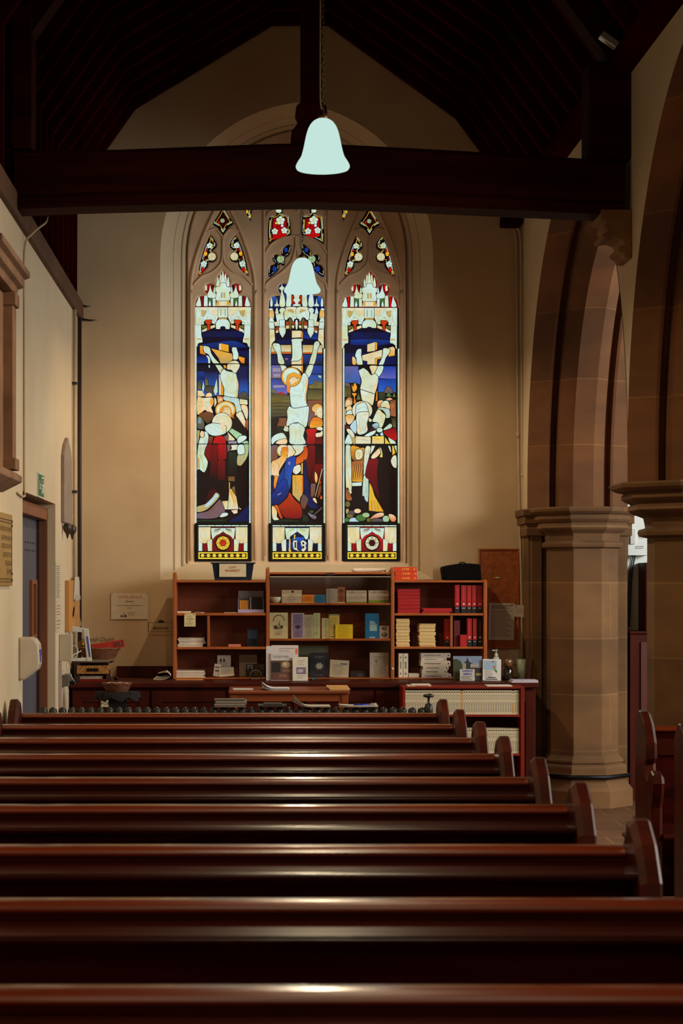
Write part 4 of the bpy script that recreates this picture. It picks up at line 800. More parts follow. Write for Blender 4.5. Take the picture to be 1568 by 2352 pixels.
# .... tracery lights
def inset(loop, d):
    cx = sum(p[0] for p in loop)/len(loop); cy = sum(p[1] for p in loop)/len(loop); out = []; N = len(loop)
    area2 = sum(loop[i][0]*loop[(i+1) % N][1]-loop[(i+1) % N][0]*loop[i][1] for i in range(N)); s_ = 1 if area2 > 0 else -1
    for i in range(N):
        a_ = Vector(loop[i-1]); b_ = Vector(loop[(i+1) % N]); t_ = (b_-a_); t_ = t_.normalized() if t_.length > 1e-6 else Vector((1, 0))
        out.append((loop[i][0]-t_.y*s_*d, loop[i][1]+t_.x*s_*d))
    return out
for key, lps in glass_shapes.items():
    for idx, lp_ in enumerate(lps):
        lp_ = catmull(lp_, 3)
        GL['T'].append((lp_, PAL['K'], None, 0.2))
        # border of short pale pieces, then a yellow line, then a red or dark ground
        for d0, d1, c0, c1, st in ((3.2, 5.2, 'W', 'S', 5), (6.0, 7.6, 'y', 'Y', 6)) if key != 'quat' else ((1.6, 3.0, 'w', 'S', 4),):
            A_ = inset(lp_, d0); B_ = inset(lp_, d1); i = 0
            if key in ('eye', 'tri') and d0 < 4: pass
            while i+st <= len(A_):
                cc = c0 if (i//st) % 3 else c1
                GL['T'].append((A_[i:i+st]+B_[i:i+st][::-1], PAL[cc], None, 0.5)); i += st
        x0 = min(p[0] for p in lp_); x1 = max(p[0] for p in lp_); y0 = min(p[1] for p in lp_); y1 = max(p[1] for p in lp_); mx_ = (x0+x1)/2; my_ = (y0+y1)/2
        def fl(cx, cy, R, col, n5=5, ctr='C'):
            for j in range(n5):
                a_ = 2*math.pi*j/n5-1.57; GL['T'].append(([(cx+0.6*R*math.cos(a_)+0.5*R*math.cos(k*math.pi/4), cy+0.6*R*math.sin(a_)+0.5*R*math.sin(k*math.pi/4)) for k in range(8)], PAL[col], None, 0.35))
            GL['T'].append(([(cx+0.25*R*math.cos(k*math.pi/4), cy+0.25*R*math.sin(k*math.pi/4)) for k in range(8)], PAL[ctr], None, 0.3))
        def blob(cx, cy, R, col, ry=None): GL['T'].append(([(cx+R*math.cos(k*math.pi/5), cy+(ry or R)*math.sin(k*math.pi/5)) for k in range(10)], PAL[col], None, 0.5))
        if key == 'dia': 
            GL['T'].append(([(mx_, y0+18), (mx_+13, my_+2), (mx_, y1-15), (mx_-13, my_+2)], PAL['k'], PAL['d'], 0.4)); blob(mx_-1, my_+1, 6, 'x'); fl(mx_-1, my_+1, 4.5, 'g', 8, 'D'); blob(mx_-9, my_+4, 2.4, 'R', 3)
        elif key == 'eye':
            sg = 1 if idx % 2 == 0 else -1
            t0 = lambda fx, fy: ((x0+fx*(x1-x0)) if sg > 0 else (x1-fx*(x1-x0)), y0+fy*(y1-y0))
            a_ = t0(0.62, 0.27); fl(a_[0], a_[1], 6.5, 'W'); a_ = t0(0.74, 0.54); blob(a_[0], a_[1], 9.6, 'C'); fl(a_[0], a_[1], 7, 'w', 5, 'W'); a_ = t0(0.31, 0.72); fl(a_[0], a_[1], 6.8, 'W')
            a_ = t0(0.40, 0.47); blob(a_[0], a_[1], 4.5, 'Y', 5.5); a_ = t0(0.48, 0.38); blob(a_[0], a_[1], 2.8, 'R'); a_ = t0(0.25, 0.86); blob(a_[0], a_[1], 4, 'R', 4.4); a_ = t0(0.35, 0.58); blob(a_[0], a_[1], 3, 'r')
        elif key == 'mid':
            GL['T'].append(([(mx_-16, y0+36), (mx_+16, y0+36), (mx_+16, y1-16), (mx_-16, y1-7)], PAL['r'], PAL['R'], 0.4))
            fl(mx_+2, y0+41, 9.5, 'W'); fl(mx_-11, y0+66, 7, 'W'); fl(mx_+11, y0+64, 7, 'W'); blob(mx_+6, y0+53, 3.4, 'W'); blob(mx_-8, y0+47, 3, 'y'); blob(mx_, y0+72, 4.5, 'R'); blob(mx_-11, y0+53, 4, 'R')
            blob(mx_+(-2 if idx % 2 == 0 else 3), y0+12, 7.5, 'o', 9); blob(mx_+(-2 if idx % 2 == 0 else 3), y0+19, 7, 'W', 5); 
            for j in (-5, 0, 5): blob(mx_+j+(-2 if idx % 2 == 0 else 3), y0+6, 1.6, 'D', 3.2)
        elif key == 'quat':
            sg = 1 if idx % 2 == 0 else -1
            for fx, fy, R_, c_ in ((0.78, 0.22, 4.4, 'B'), (0.28, 0.80, 5.2, 'B')): blob((x0+fx*(x1-x0)) if sg > 0 else (x1-fx*(x1-x0)), y0+fy*(y1-y0), R_, c_, R_*1.3)
            a_ = ((x0+0.54*(x1-x0)) if sg > 0 else (x1-0.54*(x1-x0)), y0+0.50*(y1-y0)); blob(a_[0], a_[1], 8.8, 'g'); fl(a_[0], a_[1], 6.5, 'g', 8, 'D')
        elif key == 'tri':
            blob(mx_+(2 if idx == 0 else -2), my_-5, 5, 'G', 9); blob(mx_, my_-20, 5, 'y', 8); blob(mx_+(4 if idx == 0 else -4), my_+10, 2.6, 'Y', 7)
# ---- glass material reads the colour of each piece, with hand-painted variation
gm = bpy.data.materials.new('stained_glass'); gm.use_nodes = True; nt = gm.node_tree; bs = nt.nodes['Principled BSDF']
at = nt.nodes.new('ShaderNodeAttribute'); at.attribute_name = 'glass_colour'
nz = nt.nodes.new('ShaderNodeTexNoise'); nz.inputs['Scale'].default_value = 22; nz.inputs['Detail'].default_value = 4
tc = nt.nodes.new('ShaderNodeTexCoord'); nt.links.new(tc.outputs['Object'], nz.inputs['Vector'])
mr = nt.nodes.new('ShaderNodeMapRange'); mr.inputs[1].default_value = 0.3; mr.inputs[2].default_value = 0.7; mr.inputs[3].default_value = 0.88; mr.inputs[4].default_value = 1.02
nt.links.new(nz.outputs['Fac'], mr.inputs[0]); vm = nt.nodes.new('ShaderNodeVectorMath'); vm.operation = 'SCALE'
n2 = nt.nodes.new('ShaderNodeTexNoise'); n2.inputs['Scale'].default_value = 9; n2.inputs['Detail'].default_value = 2; nt.links.new(tc.outputs['Object'], n2.inputs['Vector'])
rp2 = nt.nodes.new('ShaderNodeValToRGB'); rp2.color_ramp.elements[0].position = 0.42; rp2.color_ramp.elements[0].color = (1, 1, 1, 1); rp2.color_ramp.elements[1].position = 0.72; rp2.color_ramp.elements[1].color = (1.0, 0.86, 0.52, 1)
nt.links.new(n2.outputs['Fac'], rp2.inputs[0]); mm = nt.nodes.new('ShaderNodeVectorMath'); mm.operation = 'MULTIPLY'
nt.links.new(at.outputs['Color'], mm.inputs[0]); nt.links.new(rp2.outputs[0], mm.inputs[1]); nt.links.new(mm.outputs[0], vm.inputs[0]); nt.links.new(mr.outputs[0], vm.inputs['Scale'])
bs.inputs['Base Color'].default_value = (0.01, 0.01, 0.01, 1); bs.inputs['Roughness'].default_value = 0.4; bs.inputs['Specular IOR Level'].default_value = 0.2
nt.links.new(vm.outputs[0], bs.inputs['Emission Color']); bs.inputs['Emission Strength'].default_value = 1.0
def build_glass(lst, name, outline=None):
    V = []; Fc = []; Cl = []
    LK = lin((4, 5, 6)); lay = 0
    def addp(ps, cols, y):
        b_ = len(V)
        for p_ in ps: V.append((XX(p_[0], YG), y, ZZ(p_[1], YG)))
        Fc.append(list(range(b_, b_+len(ps)))); Cl.append(cols)
    if outline: addp([(x_-0, y_) for x_, y_ in outline], [LK]*len(outline), YG+0.001)
    for ps, c_, c2_, lead in lst:
        y = YG-0.0003*lay*0.5; lay += 1
        c_ = lin(c_); c2_ = lin(c2_) if c2_ else c_
        ya = min(p_[1] for p_ in ps); yb = max(p_[1] for p_ in ps)
        cols = [tuple(c_[j]+(c2_[j]-c_[j])*((p_[1]-ya)/max(1e-6, yb-ya)) for j in range(3)) for p_ in ps]
        addp(ps, cols, y)
        if lead > 0.15:
            w_ = 0.64*lead; N = len(ps); nn = []
            for i in range(N):
                t_ = Vector(ps[(i+1) % N])-Vector(ps[i-1]); t_ = t_.normalized() if t_.length > 1e-9 else Vector((1, 0)); nn.append((-t_.y*w_, t_.x*w_))
            b_ = len(V)
            for i in range(N):
                for s_ in (1, -1): V.append((XX(ps[i][0]+nn[i][0]*s_, YG), y-0.00007, ZZ(ps[i][1]+nn[i][1]*s_, YG)))
            for i in range(N):
                j = (i+1) % N; Fc.append([b_+2*i, b_+2*j, b_+2*j+1, b_+2*i+1]); Cl.append([LK]*4)
    me = bpy.data.meshes.new(name); me.from_pydata(V, [], Fc); me.materials.append(gm)
    ca = me.color_attributes.new('glass_colour', 'FLOAT_COLOR', 'CORNER'); flat_ = []
    for cs in Cl:
        for c_ in cs: flat_ += [c_[0], c_[1], c_[2], 1.0]
    ca.data.foreach_set('color', flat_); me.update()
    o = bpy.data.objects.new(name, me); C.objects.link(o); o.parent = wo
    o.matrix_parent_inverse = Matrix.Translation(wo.location).inverted()
    return o
for k, nm in (('L', 'left_light'), ('M', 'middle_light'), ('R', 'right_light')):
    build_glass(GL[k], 'stained_glass_light', [(x+0, y) for x, y in op[k]])
build_glass(GL['T'], 'tracery_glass')
# black hinged frames of the opening panels
YF = YT-0.01
for X0, X1 in ((447, 577), (617, 747), (788.5, 917.5)):
    q = MB(); A = lambda x, y: (XX(x, YF), ZZ(y, YF))
    for (xa, ya, xb, yb) in ((X0, 1203, X1, 1206), (X0, 1285, X1, 1289), (X0, 1206, X0+7, 1285), (X1-7, 1206, X1, 1285)):
        (a0, b0), (a1, b1) = A(xa, ya), A(xb, yb); q.box(a0, a1, YF, YF+0.03, b1, b0, M_BLACK)
    q.build('opening_frame', wo, 0.002)
# ================================================================== PEWS
PT, HE = 0.941, 0.709
pew_rows = [3260/303., 3260/329., 3260/360., 3260/397., 3260/451., 3260/514., 3260/607., 3260/731., 3260/933.]
ENDP_OLD = [(0.45, 0), (0.45, 0.06), (0.42, 0.10), (0.42, 0.52), (0.45, 0.58), (0.43, 0.63), (0.37, 0.64), (0.20, 0.66), (0.08, 0.74), (0.03, 0.86), (0.02, 0.955), (0.0, 0.985), (-0.03, 1.012), (-0.06, 1.02), (-0.10, 1.018), (-0.14, 1.0), (-0.215, 0.945), (-0.245, 0.885), (-0.235, 0.83), (-0.21, 0.80), (-0.20, 0.775), (-0.22, 0.755), (-0.27, 0.75), (-0.32, 0.748), (-0.35, 0.72), (-0.345, 0.68), (-0.31, 0.65), (-0.29, 0.60), (-0.28, 0.30), (-0.29, 0.08), (-0.32, 0.05), (-0.32, 0)]
ENDP = [(0.45, 0), (0.45, 0.06), (0.42, 0.10), (0.42, 0.52), (0.45, 0.58), (0.43, 0.63), (0.37, 0.64), (0.20, 0.66), (0.08, 0.74), (0.03, 0.86), (0.02, 0.955), (-0.03, 1.012), (-0.07, 1.02), (-0.10, 1.015), (-0.215, 0.945), (-0.245, 0.885), (-0.235, 0.83), (-0.20, 0.775), (-0.22, 0.755), (-0.27, 0.75), (-0.32, 0.748), (-0.35, 0.72), (-0.345, 0.68), (-0.31, 0.65), (-0.29, 0.60), (-0.28, 0.30), (-0.29, 0.08), (-0.32, 0.05), (-0.32, 0)]
ENDP = [(0.45, 0), (0.45, 0.06), (0.42, 0.10), (0.42, 0.52), (0.45, 0.58), (0.43, 0.63), (0.37, 0.64), (0.20, 0.66), (0.08, 0.74), (0.03, 0.86), (0.02, 0.955), (-0.02, 1.0), (-0.05, 1.020), (-0.08, 1.018), (-0.165, 0.965), (-0.235, 0.875), (-0.24, 0.81), (-0.205, 0.775), (-0.22, 0.755), (-0.27, 0.75), (-0.32, 0.748), (-0.35, 0.72), (-0.345, 0.68), (-0.31, 0.65), (-0.29, 0.60), (-0.28, 0.30), (-0.29, 0.08), (-0.32, 0.05), (-0.32, 0)]
ENDF = [(0.04, 0), (0.04, 0.955), (0.0, 1.0), (-0.04, 1.022), (-0.08, 1.018), (-0.17, 0.965), (-0.235, 0.88), (-0.24, 0.80), (-0.20, 0.77), (-0.215, 0.73), (-0.25, 0.70), (-0.29, 0.73), (-0.34, 0.755), (-0.39, 0.74), (-0.41, 0.70), (-0.39, 0.64), (-0.36, 0.58), (-0.36, 0.2), (-0.40, 0.05), (-0.40, 0)]
SGN = 1
def pew(x0, x1, Y, label, th=0.055, facing=False):
    t = thing('church_pew', label, 'pew', ((x0+x1)/2, Y, 0))
    PR = ENDF if facing else ENDP
    def shrink(d):
        N = len(PR); out = []
        for i in range(N):
            p, q_ = Vector(PR[i-1]), Vector(PR[(i+1) % N]); t_ = (q_-p).normalized(); out.append((PR[i][0]-t_.y*d, max(PR[i][1]+t_.x*d, 0)))
        return out
    for xa, s_ in ((x0, -1), (x1-th, 1)):
        # broad chamfer on the inner face, narrow one on the aisle face
        xs_ = [(xa, 0.020), (xa+0.016, 0.0), (xa+th-0.006, 0.0), (xa+th, 0.005)] if s_ > 0 else [(xa, 0.005), (xa+0.006, 0.0), (xa+th-0.016, 0.0), (xa+th, 0.020)]
        q = MB(); N = len(PR); vs = []
        for xx, d in xs_: vs += [(xx, Y+a_, z) for a_, z in shrink(d)]
        fs = [(r_*N+i, r_*N+(i+1) % N, (r_+1)*N+(i+1) % N, (r_+1)*N+i) for r_ in range(3) for i in range(N)]+[list(range(N))[::-1], list(range(3*N, 4*N))]
        q.add(vs, fs, M_PEW); q.build('pew_end', t)
    a, b = x0+th, x1-th
    q = MB(); q.prism([(Y-0.012, 0.915), (Y-0.030, 0.917), (Y-0.034, 0.925), (Y-0.031, 0.934), (Y-0.020, 0.940), (Y-0.004, 0.942), (Y+0.020, 0.942), (Y+0.035, 0.936), (Y+0.038, 0.925), (Y+0.03, 0.915)], 'X', a, b, M_RAIL); q.build('top_rail', t, 0.002)
    q = MB(); q.prism([(Y-0.010, 0.914), (Y+0.012, 0.914), (Y+0.075, 0.10), (Y+0.052, 0.10)], 'X', a, b, M_PANEL); q.build('back_panel', t)
    if facing:
        q = MB(); q.prism([(Y-0.03, 0.47), (Y-0.36, 0.455), (Y-0.37, 0.44), (Y-0.36, 0.43), (Y-0.03, 0.43)], 'X', a, b, M_PEW); q.build('seat', t, 0.003)
        q = MB(); q.prism([(Y-0.012, 0.88), (Y-0.022, 0.88), (Y-0.022, 0.80), (Y-0.012, 0.80)], 'X', a, b, M_PEW); q.build('back_rail', t, 0.003)
        return t
    q = MB(); q.prism([(Y-0.012, 0.902), (Y-0.185, 0.893), (Y-0.192, 0.885), (Y-0.188, 0.874), (Y-0.014, 0.880)], 'X', a, b, M_PEWD); q.build('book_ledge', t, 0.003)
    q = MB(); q.prism([(Y+0.03, 0.455), (Y+0.40, 0.47), (Y+0.41, 0.455), (Y+0.40, 0.44), (Y+0.05, 0.43)], 'X', a, b, M_PEW); q.build('seat', t, 0.003)
    q = MB(); q.prism([(Y+0.04, 0.12), (Y+0.065, 0.12), (Y+0.065, 0.0), (Y+0.04, 0.0)], 'X', a, b, M_PEWD); q.build('plinth', t)
    return t
ords = ['farthest long pew, just in front of the radiator', 'second long pew from the radiator', 'third long pew from the radiator', 'fourth long pew from the radiator', 'fifth long pew from the radiator', 'sixth long pew from the radiator', 'third long pew from the camera', 'second long pew from the camera', 'long pew nearest the camera at the bottom of the photo']
for Y, lb in zip(pew_rows, ords):
    pew(-1.27, 1.062, Y, 'polished dark brown '+lb)
pew(1.90, 4.6, 9.80, 'brown pew across the aisle whose end stands beside the stone pillar base', facing=True)
pew(1.90, 4.6, 8.90, 'brown pew across the aisle cut by the right edge of the photo', facing=True)
# ================================================================== RADIATOR
YR = 11.42
t = thing('column_radiator', 'old dark cast iron column radiator with a row of domed tops behind the farthest pew', 'radiator', (0, YR, 0))
def rcol():
    q = MB()
    for k in (-1, 0, 1): q.tube([(0, YR+k*0.045, 0.10), (0, YR+k*0.045, 0.87)], 0.016, M_IRON, 8)
    q.lathe([(0.021, 0.86), (0.0225, 0.885), (0.0235, 0.905), (0.022, 0.918), (0.016, 0.926), (0.007, 0.930), (0.0, 0.934)], 0, YR, M_IRON, 12)
    q.lathe([(0.0, 0.04), (0.022, 0.06), (0.022, 0.12)], 0, YR, M_IRON, 10)
    return q
xa = XX(100, YR); n = 41
q = rcol()
for v in q.v: v.x += xa
c0 = q.build('radiator_column', t)
for i in range(1, n):
    c = c0.copy(); C.objects.link(c); c.parent = t; c.location = (i*21.7*YR/F, 0, 0)
q = MB(); q.tube([(xa-0.02, YR, 0.83), (xa+n*0.0539, YR, 0.83)], 0.018, M_IRON); q.tube([(xa-0.02, YR, 0.1), (xa+n*0.0539, YR, 0.1)], 0.018, M_IRON)
for xx in (xa, xa+n*0.0539-0.05): q.box(xx-0.01, xx+0.01, YR-0.05, YR+0.05, 0.0, 0.1, M_IRON)
q.build('header', t)
xv = XX(984, YR); q = MB(); zt = 0.935
q.tube([(xa+n*0.0539-0.03, YR, 0.83), (xv, YR, 0.83), (xv, YR, 0.87)], 0.012, M_IRON)
q.lathe([(0.015, 0.86), (0.026, 0.88), (0.026, 0.93), (0.018, 0.95), (0.007, 0.955), (0.006, 0.985), (0.03, 0.99), (0.032, 1.0), (0.02, 1.008), (0, 1.01)], xv, YR, M_IRON, 16); q.build('valve', t)
ZRAD = 0.936
# ================================================================== page helper
def page(name, label, cat, x0, x1, ytop, Y, z0, col=(214, 204, 186), marks=(), th=0.003, lean=4.0, group=None, tilt=0.0, ytilt=0.0, ybot=None, build=True, q=None):
    """upright card, leaflet or notice standing at depth Y; marks in 0..1 page units"""
    X0, X1, Z1 = XX(x0, Y), XX(x1, Y), ZZ(ytop, Y)
    if ybot is not None: z0 = ZZ(ybot, Y)
    W, H = X1-X0, Z1-z0; q = q or MB(); i0 = len(q.v)
    q.box(X0, X1, Y, Y+th, z0, Z1, flat(col, 0.7)); e = 0.0006
    for mk in marks:
        k = mk[0]; 
        if k == 'r': _, u0, v0, u1, v1, c = mk; q.poly([(X0+u0*W, Y-e, z0+v0*H), (X0+u1*W, Y-e, z0+v0*H), (X0+u1*W, Y-e, z0+v1*H), (X0+u0*W, Y-e, z0+v1*H)], flat(c)); e += 0.0003
        elif k == 't': _, u, v, h_, s_, c = mk[:6]; q.text(s_, h_*H, (X0+u*W, Y-e, z0+v*H), flat(c), sx=mk[6] if len(mk) > 6 else 1.0, bold=mk[7]*H if len(mk) > 7 else 0.0); e += 0.0003
        elif k == 'l':
            _, u0, u1, v0, v1, n_, c = mk
            for i in range(n_):
                v = v1-(v1-v0)*i/max(1, n_-1); u_ = u1-(u1-u0)*0.35*((i*37 % 10)/10.0)
                q.poly([(X0+u0*W, Y-e, z0+v*H), (X0+u_*W, Y-e, z0+v*H), (X0+u_*W, Y-e, z0+v*H+H*0.010+0.0012), (X0+u0*W, Y-e, z0+v*H+H*0.010+0.0012)], flat(c))
        elif k == 'e':
            _, u, v, ru, rv, c = mk
            q.poly([(X0+u*W+ru*W*math.cos(a_*math.pi/8), Y-e, z0+v*H+rv*H*math.sin(a_*math.pi/8)) for a_ in range(16)], flat(c)); e += 0.0003
        elif k == 'p':
            _, c, ps = mk; q.poly([(X0+u*W, Y-e, z0+v*H) for u, v in ps], flat(c)); e += 0.0003
    if lean: q.rot(math.radians(-lean), 'X', (X0, Y, z0), i0)
    if tilt: q.rot(math.radians(tilt), 'Y', ((X0+X1)/2, Y, z0), i0)
    if ytilt: q.rot(math.radians(ytilt), 'Z', ((X0+X1)/2, Y, z0), i0)
    if not build: return q
    return tag(q.build(name), label, cat, group)
def item(x0, x1, ytop, Y, z0, dep, m, q=None):
    q = q or MB(); return q.box(XX(x0, Y), XX(x1, Y), Y, Y+dep, z0, ZZ(ytop, Y), m)
DK = (50, 44, 46); GR = (120, 112, 106); MG = (150, 142, 132)
# ================================================================== CUPBOARD AND WORKTOP
YC = 14.5; ZT = 0.9155
XA, XB = XL+0.02, 2.085
t = thing('cupboard', 'long dark brown panelled cupboard running along the back wall under the bookcases', 'cupboard', (0.4, YC, 0))
q = MB(); q.box(XA, XB, YC+0.03, 15.39, 0.0, ZT-0.036, M_DARKW); q.build('body', t)
ed = [157, 345, 520, 700, 860, 1000, 1120, 1236]
for a_, b_ in zip(ed, ed[1:]):
    x0, x1 = max(XA, XX(a_, YC))+0.01, min(XB, XX(b_, YC))-0.01; d_ = MB()
    d_.box(x0, x1, YC+0.008, YC+0.03, 0.08, ZT-0.06, M_DARKW)
    for (p0, p1, r0_, r1_) in ((x0, x0+0.07, 0.08, ZT-0.06), (x1-0.07, x1, 0.08, ZT-0.06), (x0+0.07, x1-0.07, 0.08, 0.16), (x0+0.07, x1-0.07, ZT-0.14, ZT-0.06)): d_.box(p0, p1, YC-0.004, YC+0.008, r0_, r1_, M_DARKW)
    dd = d_.build('door', t, 0.002)
    if a_ < 1000:
        k = MB(); k.lathe([(0.0, 0), (0.012, 0.004), (0.014, 0.012), (0.0, 0.02)], 0, 0, M_IRON, 10)
        for i in range(len(k.v)): v = k.v[i]; k.v[i] = Vector((x1-0.035+v.x, YC-0.004-v.z, 0.55+v.y))
        kk = k.build('knob', None); kk.parent = dd; kk.location = kk.location-t.location
q = MB(); q.box(XX(232, YC), XX(258, YC), YC-0.012, YC-0.004, 0.74, 0.79, M_CREAM); q.text('FOR', 0.035, (XX(243, YC), YC-0.013, 0.765), M_INK); q.build('door_label', t)
q = MB(); q.box(XL+0.005, XB+0.012, YC-0.03, 15.395, ZT-0.035, ZT, M_DARKW); tag(q.build('worktop', None, 0.006), 'dark brown wooden worktop on top of the long cupboard', 'worktop')
q = MB(); q.box(XX(268, 15.37), XX(398, 15.37), 15.355, 15.399, ZT, ZZ(1530, 15.37), M_DARKW); tag(q.build('splashback_board', None, 0.003), 'low dark red-brown board standing on the worktop against the wall', 'board')
# ================================================================== BOOKCASES
YK = 15.0; DB = 0.33
def bc(label, posts, topy, shelves, name='bookcase', post_top=None, dividers=(), back=M_SHELFB, glass=False, cork=None, sides=(1, -1)):
    x0, x1 = XX(posts[0], YK), XX(posts[1], YK)
    t = thing(name, label, 'bookcase', ((x0+x1)/2, YK, ZT))
    for xx, s_ in ((x0, 1), (x1, -1)):
        if s_ not in sides: continue
        q = MB(); pz = ZZ(post_top if post_top else topy, YK); wd = 0.026
        a_, b_ = (xx, xx+wd) if s_ > 0 else (xx-wd, xx)
        q.prism([(YK-0.012, ZT), (YK-0.012, pz-0.01), (YK-0.004, pz), (YK+0.02, pz+0.004), (YK+0.30, ZZ(topy, YK)+0.004), (YK+DB, ZZ(topy, YK)), (YK+DB, ZT)], 'X', a_, b_, M_SHELF); q.build('side', t, 0.004)
    q = MB(); q.box(x0+0.027, x1-0.027, YK+DB-0.012, YK+DB, ZT, ZZ(topy+2, YK), back)
    if cork: q.box(x0+0.027, x1-0.027, YK+DB-0.016, YK+DB-0.012, ZZ(cork[1], YK), ZZ(cork[0], YK), M_CORK)
    q.build('back', t)
    for i, (ya, yb) in enumerate([(topy, topy+5)]+list(shelves)):
        q = MB(); zt = ZZ(ya, YK); q.box(x0+0.027, x1-0.027, YK-0.005, YK+DB-0.013, ZT+0.001 if yb == 0 else ZZ(yb, YK), zt if yb else ZT+0.012, M_SHELF); q.build('shelf', t, 0.003)
    for xx, ya, yb in dividers:
        q = MB(); q.box(XX(xx, YK), XX(xx+5.5, YK), YK-0.004, YK+DB-0.014, ZZ(yb, YK)+0.001, ZZ(ya, YK)-0.001, M_SHELF); q.build('divider', t, 0.003)
    return t
bc('left brown bookcase under the lost property box', (397, 618.5), 1333, ((1408, 1414), (1486, 1491.5), (1560, 0)), post_top=1315, sides=(1,), dividers=((475.5, 1414, 1486),))
mid_case = bc('middle brown bookcase with sliding glass fronts filled with leaflets', (610.8, 905.2), 1314, ((1385, 1390), (1467, 1472), (1560, 0)), post_top=1304, cork=(1410, 1467))
bc('right brown bookcase holding red hymn books', (897.3, 1118), 1333, ((1408.5, 1414), (1485.5, 1490.5), (1560, 0)), sides=(-1,), post_top=1332, dividers=((1033.5, 1414, 1485.5),))
G_ = glassmat('case_glass', (244, 242, 238), 0.02)
for xa_, xb_, yo in ((620, 758, 0.005), (746, 895, 0.014)):
    q = MB(); q.box(XX(xa_, YK), XX(xb_, YK), YK-0.018-yo, YK-0.015-yo, ZZ(1557, YK), ZZ(1326, YK), G_); q.build('sliding_glass', mid_case)
q = MB(); q.box(XX(619, YK), XX(896, YK), YK-0.036, YK-0.006, ZZ(1326, YK), ZZ(1323.5, YK), M_METAL); q.build('track', mid_case)
q = MB(); q.box(XX(750, YK), XX(767, YK), YK-0.012, YK-0.006, ZZ(1321, YK), ZZ(1316, YK), M_IRON); q.build('name_plate', mid_case)
q = MB(); q.lathe([(0.0, 0), (0.008, 0.0), (0.010, 0.006), (0.007, 0.014), (0, 0.017)], 0, 0, M_CREAM, 12)
for i in range(len(q.v)): v = q.v[i]; q.v[i] = Vector((XX(903, YK)-0.008+v.x, YK-0.013-v.z, ZZ(1536, YK)+v.y))
q.build('knob', mid_case)
SA, SB, SC = ZZ(1408, YK), ZZ(1486, YK), ZT+0.012       # left / right case shelves
MA, MBZ = ZZ(1385, YK), ZZ(1467, YK)                      # middle case shelves
RA, RB = ZZ(1408.5, YK), ZZ(1485.5, YK)
def stack(name, label, cat, x0, x1, z0, Y, n_, h, dep, cols, group, jit=2.0, wj=0.0):
    z = z0
    for i in range(n_):
        hh = h*random.uniform(0.85, 1.1); a_ = random.uniform(-jit, jit); b_ = random.uniform(0, wj)
        q = MB(); q.box(XX(x0+a_, Y), XX(x1+a_-b_, Y), Y+random.uniform(0, 0.006), Y+dep, z, z+hh, cols[i % len(cols)] if not callable(cols) else cols(i)); z += hh+0.0003
        lb = label if isinstance(label, str) else label[i]
        tag(q.build(name), lb, cat, group if isinstance(label, str) else group)
    return z
MAGP = [flat((214, 200, 180)), flat((190, 176, 158)), flat((222, 210, 190))]
# ---------------- left case
q = item(407, 438, 1404, 15.06, SA, 0.12, flat((222, 210, 180))); tag(q.build('paper_pad'), 'small pad of cream paper on the top shelf of the left bookcase', 'paper')
q = MB(); q.box(XX(447, 15.06), XX(468, 15.06), 15.06, 15.13, SA, SA+0.004, M_PAPER); q.rot(0.25, 'Z', (XX(455, 15), 15.08, SA)); q.box(XX(449, 15.06), XX(463, 15.06), 15.05, 15.1, SA+0.004, SA+0.008, M_GREYINK); tag(q.build('paper_scrap'), 'loose scraps of paper beside the cream pad on the left bookcase', 'paper')
q = item(515, 544, 1406.5, 15.04, SA, 0.1, flat((186, 160, 136))); tag(q.build('leaflet'), 'thin leaflet lying flat beside the grey display holder', 'leaflet')
t = thing('leaflet_holder', 'grey and lavender leaflet holder on the top shelf of the left bookcase', 'leaflet holder', (XX(576, 15.05), 15.05, SA))
q = MB(); GRY = flat((128, 116, 126)); LV = flat((166, 152, 190))
q.box(XX(547, 15.12), XX(605, 15.12), 15.14, 15.15, SA, ZZ(1357, 15.12), GRY); q.box(XX(546, 15.05), XX(606.5, 15.05), 15.05, 15.06, SA+0.001, ZZ(1400, 15.05), LV)
q.box(XX(546, 15.05), XX(606.5, 15.05), 15.06, 15.15, SA+0.001, SA+0.008, LV); q.box(XX(546, 15.06), XX(548, 15.06), 15.06, 15.14, SA+0.008, ZZ(1375, 15.05), GRY); q.box(XX(604, 15.06), XX(606, 15.06), 15.06, 15.14, SA+0.008, ZZ(1375, 15.05), GRY); q.box(XX(574, 15.06), XX(577, 15.06), 15.06, 15.14, SA+0.008, ZZ(1372, 15.05), GRY)
q.build('tray', t, 0.001)
page('booklet', 'gold booklet standing in the grey leaflet holder', 'booklet', 550, 571, 1379, 15.075, SA+0.010, (214, 140, 40), (('l', 0.15, 0.85, 0.2, 0.85, 9, (150, 80, 20)),), 0.012, 2)
page('booklet', 'dark booklet standing in the grey leaflet holder', 'booklet', 579, 602, 1371, 15.08, SA+0.010, (36, 24, 24), (), 0.02, 2)
q = page('notice_card', '', '', 423, 449, 1409, YK-0.012, 0, (216, 198, 144), (('e', 0.10, 0.93, 0.05, 0.035, DK), ('e', 0.86, 0.92, 0.05, 0.035, DK), ('t', 0.5, 0.58, 0.13, 'MAGAZINE', DK, 0.8), ('t', 0.5, 0.42, 0.12, '70p', DK), ('l', 0.2, 0.8, 0.15, 0.27, 3, MG), ('l', 0.25, 0.75, 0.74, 0.80, 2, MG)), 0.001, 0, ybot=1439, build=False)
tag(q.build('notice_card'), 'small cream MAGAZINE price card pinned to a shelf edge of the left bookcase', 'card')
z = stack('magazine', 'white magazine in the stack under the pinned price card', 'magazine', 409, 471, SB, 15.03, 8, 0.0085, 0.24, MAGP, 'magazines stacked on the middle shelf of the left bookcase', 2.5, 5)
